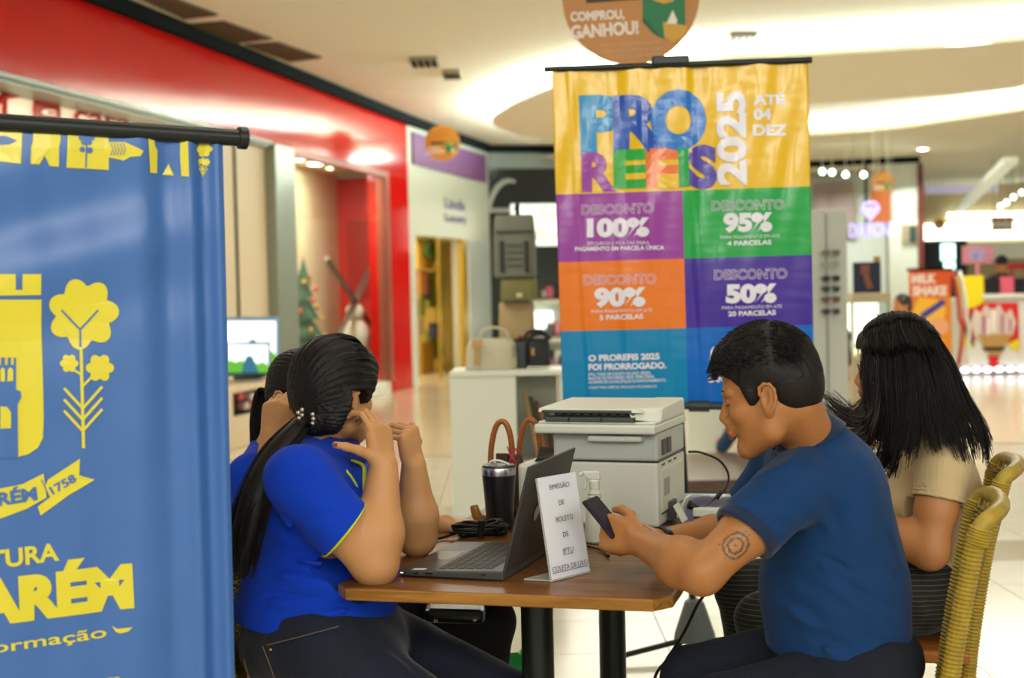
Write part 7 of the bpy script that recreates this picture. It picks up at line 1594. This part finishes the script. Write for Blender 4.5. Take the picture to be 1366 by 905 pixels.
# ------------------------------------------------------------------ PERSON 4: woman in beige, long loose hair
def woman3():
    h = Head(P(1195, 491, 3.70), (-.97, .25, 0), R(5), 0, .93)
    m_skin = skin_mat('skin_mid', '#bd8150', '#6b3c20'); m_lip = mat('lips_rose', '#9c4a40')
    S = SDF((.62, 3.25, .60), (1.34, 4.05, 1.32), .0036)
    h.build(S); nb = P(1228, 572, 3.72)
    sh, el, wr = P(1258, 622, 3.54), P(1240, 735, 3.50), P(1140, 684, 3.62); sh2, el2, wr2 = P(1240, 620, 3.90), P(1200, 715, 3.95), P(1120, 684, 3.80)
    S.cone(h.T(-.04, 0, -.03), nb, .047, .055, .02); S.ell(P(1240, 680, 3.72), (.09, .14, .12), None, .04); S.cone(nb, sh, .05, .04, .03); S.cone(nb, sh2, .05, .04, .03)
    arm(S, sh, el, wr, (.050, .045, .044, .027)); arm(S, sh2, el2, wr2, (.048, .042, .040, .027))
    hand(S, wr, Vector((-.9, .3, .1)), Vector((-.1, -.3, .9)), -1, .93, [(15, 20, 15)] * 4, None, .05, .0078); hand(S, wr2, Vector((-.9, -.2, .1)), Vector((-.1, .1, .9)), 1, .93, [(15, 20, 15)] * 4, None, .05, .0078)
    vs, Q = S.mesh(); c = vs[Q].mean(1); mi = np.zeros(len(Q), int); mi[h.lips(c)] = 1
    body = np_mesh('person', vs, Q, [m_skin, m_lip], mi=mi, loc=(1.1, 3.72, .45)); face_parts(h, body)
    body['label'] = 'woman in beige ribbed T-shirt with long loose black hair, behind the man at the right'; body['category'] = 'person'
    m_bei = mat('beige_ribbed_knit', '#cdb689', rough=.9, sheen=.3, bump=.3, bscale=90, stretch=(1, 1, .12))
    S = SDF((.80, 3.36, .56), (1.38, 4.10, 1.12), .0038)
    S.ell(P(1250, 672, 3.72), (.115, .165, .15), None, .05); S.ell(P(1244, 620, 3.72), (.085, .165, .065), None, .05); S.ell(P(1205, 672, 3.72), (.075, .13, .07), None, .05); S.ell(P(1242, 745, 3.72), (.125, .165, .12), None, .06)
    S.cone(nb, sh, .055, .055, .05); S.cone(nb, sh2, .055, .055, .05); S.cone(sh, sh.lerp(el, .8), .064, .064, .03); S.cone(sh2, sh2.lerp(el2, .8), .06, .06, .03)
    cut = sh.lerp(el, .40); ax = (el - sh).normalized(); cutoff(S, cut, ax, .10, .058); cutoff(S, sh2.lerp(el2, .5), el2 - sh2, .1, .05)
    F_ = [(P(1280, 690, 3.6), P(1285, 760, 3.6), .012, .005), (P(1265, 700, 3.56), P(1240, 760, 3.56), .012, .004), (P(1225, 655, 3.48), P(1280, 660, 3.48), .004, .002)]
    S.warp(lambda p: folds(p, F_) + .002 * nz(p, 5, 52, 2)); S.clip(P(1236, 774, 3.6), (-.05, 0, -1), .004); S.clip(P(1226, 575, 3.72), (-.3, 0, .95), .004)
    vs, Q = S.mesh(); sh_o = np_mesh('ribbed_tshirt', vs, Q, m_bei, parent=body)
    mb = MB(); ring(mb, cut - ax * .004, ax, .0625, .0035); ring(mb, cut - ax * .014, ax, .0635, .0018); part('sleeve_hem', mb, m_bei, sh_o, world=True, smooth='all', kind='stuff')
    m_pin = mat('pinstripe_charcoal', '#23261f', rough=.85, sheen=.2); nt = m_pin.node_tree
    wv = nt.nodes.new('ShaderNodeTexWave'); wv.wave_type = 'BANDS'; wv.bands_direction = 'Z'; wv.inputs['Scale'].default_value = 26; wv.inputs['Distortion'].default_value = .25
    tc = nt.nodes.new('ShaderNodeTexCoord'); rp = nt.nodes.new('ShaderNodeValToRGB'); rp.color_ramp.elements[0].position = .90; rp.color_ramp.elements[0].color = hexc('#20231d'); rp.color_ramp.elements[1].position = .97; rp.color_ramp.elements[1].color = hexc('#55584a')
    nt.links.new(tc.outputs['Object'], wv.inputs[0]); nt.links.new(wv.outputs['Fac'], rp.inputs[0]); nt.links.new(rp.outputs[0], nt.nodes['Principled BSDF'].inputs['Base Color'])
    S = SDF((.48, 3.36, .06), (1.40, 4.10, .74), .0055); S.ell((1.055, 3.72, .575), (.150, .18, .13), None, .05)
    for y, kx, kz in ((3.60, .625, .505), (3.80, .60, .545)):
        S.cone((1.02, y, .56), (kx, y, kz), .100, .070, .05); S.cone((kx, y, kz), (kx + .06, y, .10), .066, .052, .02)
    S.warp(lambda p: .003 * nz(p, 6, 61, 2) + folds(p, [(P(1215, 800, 3.5), P(1265, 840, 3.54), .012, .006), (P(1225, 785, 3.5), P(1235, 850, 3.5), .012, .005)]))
    vs, Q = S.mesh(); np_mesh('trousers', vs, Q, m_pin, parent=body)
    # hair
    o = Vector(h.T(-.01, 0, -.02)); S = SDF(o - Vector((.19, .19, .24)), o + Vector((.19, .19, .19)), .0032)
    h.E(S, (-.012, 0, .052), (.106, .088, .094), .01); h.E(S, (-.035, 0, -.02), (.082, .090, .10), .03); h.C(S, (-.05, 0, -.04), (-.085, 0, -.20), .078, .062, .03, flat=None)
    h.C(S, (.035, .06, .03), (.015, .075, -.10), .028, .022, .02); h.C(S, (.05, .058, .045), (.045, .072, -.05), .022, .012, .02); h.E(S, (.045, 0, .075), (.055, .068, .045), .02)
    h.C(S, (.035, -.06, .03), (.0, -.075, -.10), .028, .022, .02)
    hair_clear(S, h, ([-.3, .03, .052, .066, .085, .12], [-.4, -.4, -.06, .035, .062, .075]), .6)
    S.warp(lambda p: .0016 * np.sin(h.inv(p)[:, 1] * 210 + h.inv(p)[:, 0] * 190 + 1.5 * nz(p, 3, 4, 1)) + .002 * nz(p, 9, 6, 2)); vs, Q = S.mesh(); hair = np_mesh('hair', vs, Q, m_hair, parent=body)
    top = lambda a, b: h.V(.112 * math.sin(b) - .012, .097 * math.sin(a) * math.cos(b * .6), .050 + .105 * math.cos(a) * math.cos(b))
    Yn = 3.57
    gs = [ [top(.05, .75), top(.55, .75), top(1.05, .75), P(1150, 490, Yn), P(1158, 535, Yn), P(1140, 566, Yn), P(1092, 548, Yn)],
           [top(.05, .8), top(.55, .8), top(1.05, .8), P(1155, 480, Yn), P(1162, 530, Yn), P(1140, 552, Yn), P(1096, 524, Yn)],
           [top(.05, .9), top(.55, .92), top(1.05, .95), P(1151, 475, Yn), P(1152, 520, Yn), P(1160, 560, Yn), P(1160, 600, Yn)],
           [top(.05, .6), top(.55, .6), top(1.05, .6), P(1165, 480, Yn), P(1168, 545, Yn), P(1150, 582, Yn), P(1100, 566, Yn)],
           [top(.05, .4), top(.55, .4), top(1.05, .4), P(1175, 480, Yn - .02), P(1178, 550, Yn - .03), P(1168, 600, Yn - .03), P(1150, 628, Yn - .03)],
           [top(.05, .2), top(.55, .2), top(1.05, .2), P(1190, 480, Yn - .03), P(1192, 560, Yn - .06), P(1188, 610, Yn - .06), P(1180, 640, Yn - .05)],
           [top(.05, 0), top(.55, 0), top(1.05, 0), P(1205, 480, Yn - .04), P(1210, 550, Yn - .08), P(1200, 600, Yn - .10), P(1192, 634, Yn - .10)],
           [top(.05, -.2), top(.55, -.2), top(1.05, -.2), P(1222, 480, Yn - .04), P(1228, 550, Yn - .08), P(1232, 590, Yn - .12), P(1228, 606, Yn - .12)],
           [top(.05, -.4), top(.55, -.4), top(1.05, -.4), P(1238, 480, Yn - .03), P(1250, 540, Yn - .07), P(1262, 590, Yn - .10), P(1270, 612, Yn - .12)],
           [top(.05, -.7), top(.55, -.7), top(1.05, -.7), P(1252, 480, Yn), P(1268, 530, Yn - .04), P(1288, 580, Yn - .06), P(1298, 616, Yn - .06)],
           [top(.05, -1.0), top(.55, -1.0), top(1.05, -1.0), P(1262, 480, Yn + .05), P(1280, 525, Yn + .02), P(1305, 570, Yn), P(1312, 616, Yn)],
           [top(.05, -1.2), top(.55, -1.2), top(1.05, -1.2), P(1268, 485, Yn + .12), P(1288, 530, Yn + .08), P(1312, 575, Yn + .06), P(1322, 605, Yn + .06)],
           [top(.05, -1.3), top(.55, -1.3), top(1.05, -1.3), P(1270, 500, Yn + .16), P(1292, 545, Yn + .14), P(1314, 590, Yn + .14), P(1318, 630, Yn + .14)] ]
    strands('hair_strands', gs[2:], 2300, .0013, .0065, m_hair, hair, 16, 12, tip=.35, lens=(.8, 1.0))
    strands('blown_locks', [g[3:] for g in gs[:2] + gs[3:5]], 520, .0012, .012, m_hair2, hair, 16, 14, tip=.3, lens=(.8, 1.0))
    gs2 = [[h.V(.112 * math.sin(b) - .012, .004, .157 * math.cos(b * .45) + (.0 if b > 0 else -.02 * b * b)), top(.35, b), top(.7, b), top(1.05, b), top(1.35, b) + Vector((0, 0, -.02))] for b in (.95, .7, .4, .1, -.2, -.5, -.8, -1.1)]
    gs2 = [[p + (p - h.V(-.01, 0, .04)).normalized() * .002 for p in g[1:]] for g in gs2]
    gs2 = [[h.V(.100 * math.sin(b) - .012, .0, .050 + .100 * math.cos(b))] + g for b, g in zip((.95, .7, .4, .1, -.2, -.5, -.8, -1.1), gs2)]
    strands('crown_strands', gs2, 1100, .0012, .0016, m_hair, hair, 12, 15, tip=.7, clump=.15, lens=(.9, 1.0))
woman3()
# ------------------------------------------------------------------ far figures
m_sk = skin_mat('skin_tan', '#a8703e', '')
def far_people():
    # seated person in black T-shirt beside the banner, legs stretched to the left
    Y = 10.9; q = lambda x, y, d=0.0: Vector(P(x, y, Y + d))
    hd = Head(q(1094, 412), (-.6, .8, 0), R(28), 0, .92)
    def skin(S):
        hd.build(S); S.cone(q(1098, 418), q(1106, 440), .05, .055, .02); arm(S, q(1122, 450, -.15), q(1126, 505, -.2), q(1104, 530, -.3), (.045, .04, .04, .03)); hand(S, q(1104, 530, -.3), Vector((-1, 0, -.2)), Vector((0, -.3, 1)), 1, .95)
        S.cone(q(962, 590), q(963, 604), .04, .035, .02); S.cone(q(963, 606, 0), q(953, 609, -.05), .035, .028, .02)
    def shirt(S): S.ell(q(1104, 470), (.13, .18, .20), None, .05); S.cone(q(1106, 440), q(1122, 448, -.14), .07, .065, .05); S.cone(q(1106, 440), q(1112, 448, .16), .07, .065, .05); S.cone(q(1122, 448, -.15), q(1125, 482, -.18), .065, .06, .03); S.ell(q(1104, 515), (.14, .17, .14), None, .05)
    def jeans(S): S.ell(q(1108, 540), (.15, .18, .11), None, .05); S.cone(q(1095, 540, -.08), q(1005, 535, -.1), .085, .07, .03); S.cone(q(1005, 535, -.1), q(964, 596, -.02), .068, .052, .02); S.cone(q(1095, 540, .1), q(1015, 540, .1), .085, .07, .03); S.cone(q(1015, 540, .1), q(1000, 600, .1), .068, .052, .02)
    def hair(S): hd.E(S, (-.015, 0, .05), (.108, .09, .098), .01); hd.E(S, (-.05, 0, -.01), (.06, .075, .07), .03)
    b = (2.45, 10.9, .1); blob('person', 'seated person in black T-shirt and jeans at the right edge of the multicoloured banner', b, [skin], .008, m_sk, [('tshirt', [shirt], mat('black_tshirt', '#15181c', rough=.9), .009), ('jeans', [jeans], mat('blue_jeans', '#26405e', rough=.9), .009), ('hair', [hair], m_hair, .008)], (1.4, 10.2, .0), (2.8, 11.5, 1.42))
    mb = MB(); mb.tube(catmull([q(1090, 440, -.14), q(1098, 436, -.12), q(1102, 428, -.10)], 8), .008, n=6)
    c = q(1100, 560); c.z = 0; t = thing('black_stool', 'dark stool under the seated person in black', 'stool', (c.x, c.y, .105)); mb = MB(); mb.lathe([(.17, .28), (.18, .30), (.17, .33)], n=20); part('seat', mb, m_dark, t); mb = MB(); mb.lathe([(.03, .01), (.03, .28)], n=12); part('stem', mb, m_dark, t); mb = MB(); mb.lathe([(.18, 0), (.18, .012)], n=20); part('foot_plate', mb, m_dark, t)
    # kiosk worker
    Y = 21.35; q2 = lambda x, y, d=0.0: Vector(P(x, y, Y + d)); h2 = Head(q2(1336, 353), (-.3, -.95, 0), R(15), 0, .95)
    def skin2(S): h2.build(S); S.cone(q2(1336, 356), q2(1336, 366), .05, .055, .02); arm(S, q2(1322, 374), q2(1317, 390, -.1), q2(1326, 395, -.3)); arm(S, q2(1350, 374), q2(1356, 390, -.1), q2(1348, 396, -.3))
    def shirt2(S): S.ell(q2(1336, 388), (.19, .12, .24), None, .05); S.cone(q2(1336, 370), q2(1323, 374), .07, .07, .05); S.cone(q2(1336, 370), q2(1349, 374), .07, .07, .05); S.ell(q2(1336, 425), (.17, .12, .3), None, .05)
    def trous2(S):
        for d in (-.09, .09): S.cone(q2(1336, 430) + Vector((d, 0, 0)), Vector((q2(1336, 430).x + d, q2(1336, 430).y, .06)), .09, .06, .03)
    def hair2(S): h2.E(S, (-.01, 0, .06), (.115, .095, .09), .01)
    blob('person', 'kiosk worker in black and red uniform with dark cap behind the ice cream counter', tuple(q2(1336, 497)), [skin2], .012, m_sk, [('trousers', [trous2], m_hair, .014), ('uniform', [shirt2], mat('black_uniform', '#1c1416', rough=.9), .014), ('cap', [hair2], mat('cap_black', '#101114', rough=.8), .012)], tuple(q2(1336, 440) - Vector((.55, .6, .80))), tuple(q2(1336, 340) + Vector((.55, .5, .25))))
    # shopper between the display case and the milk shake banner
    Y = 15.0; q3 = lambda x, y, d=0.0: Vector(P(x, y, Y + d)); h3 = Head(q3(1203, 408), (-.95, -.3, 0), R(5), 0, .92)
    def skin3(S): h3.build(S); S.cone(q3(1206, 414), q3(1210, 424), .05, .055, .02)
    def shirt3(S): S.ell(q3(1211, 448), (.13, .2, .24), None, .05); S.ell(q3(1211, 432), (.10, .2, .08), None, .05); S.ell(q3(1211, 490), (.15, .18, .3), None, .05)
    def trous3(S):
        for d in (-.09, .09): S.cone(q3(1211, 490) + Vector((0, d, 0)), Vector((q3(1211, 490).x, q3(1211, 490).y + d, .05)), .09, .06, .03)
    def hair3(S): h3.E(S, (-.02, 0, .05), (.105, .09, .095), .01); h3.E(S, (-.06, 0, -.02), (.06, .08, .09), .03)
    blob('person', 'far shopper in pale top facing left, beside the milk shake banner', tuple(q3(1210, 520)), [skin3], .010, m_sk, [('trousers', [trous3], mat('blue_jeans', '#26405e'), .012), ('pale_top', [shirt3], mat('pale_top', '#cfc6b4', rough=.9), .012), ('hair', [hair3], m_hair2, .010)], tuple(q3(1210, 470) - Vector((.5, .5, .62))), tuple(q3(1210, 395) + Vector((.5, .5, .15))))
far_people()
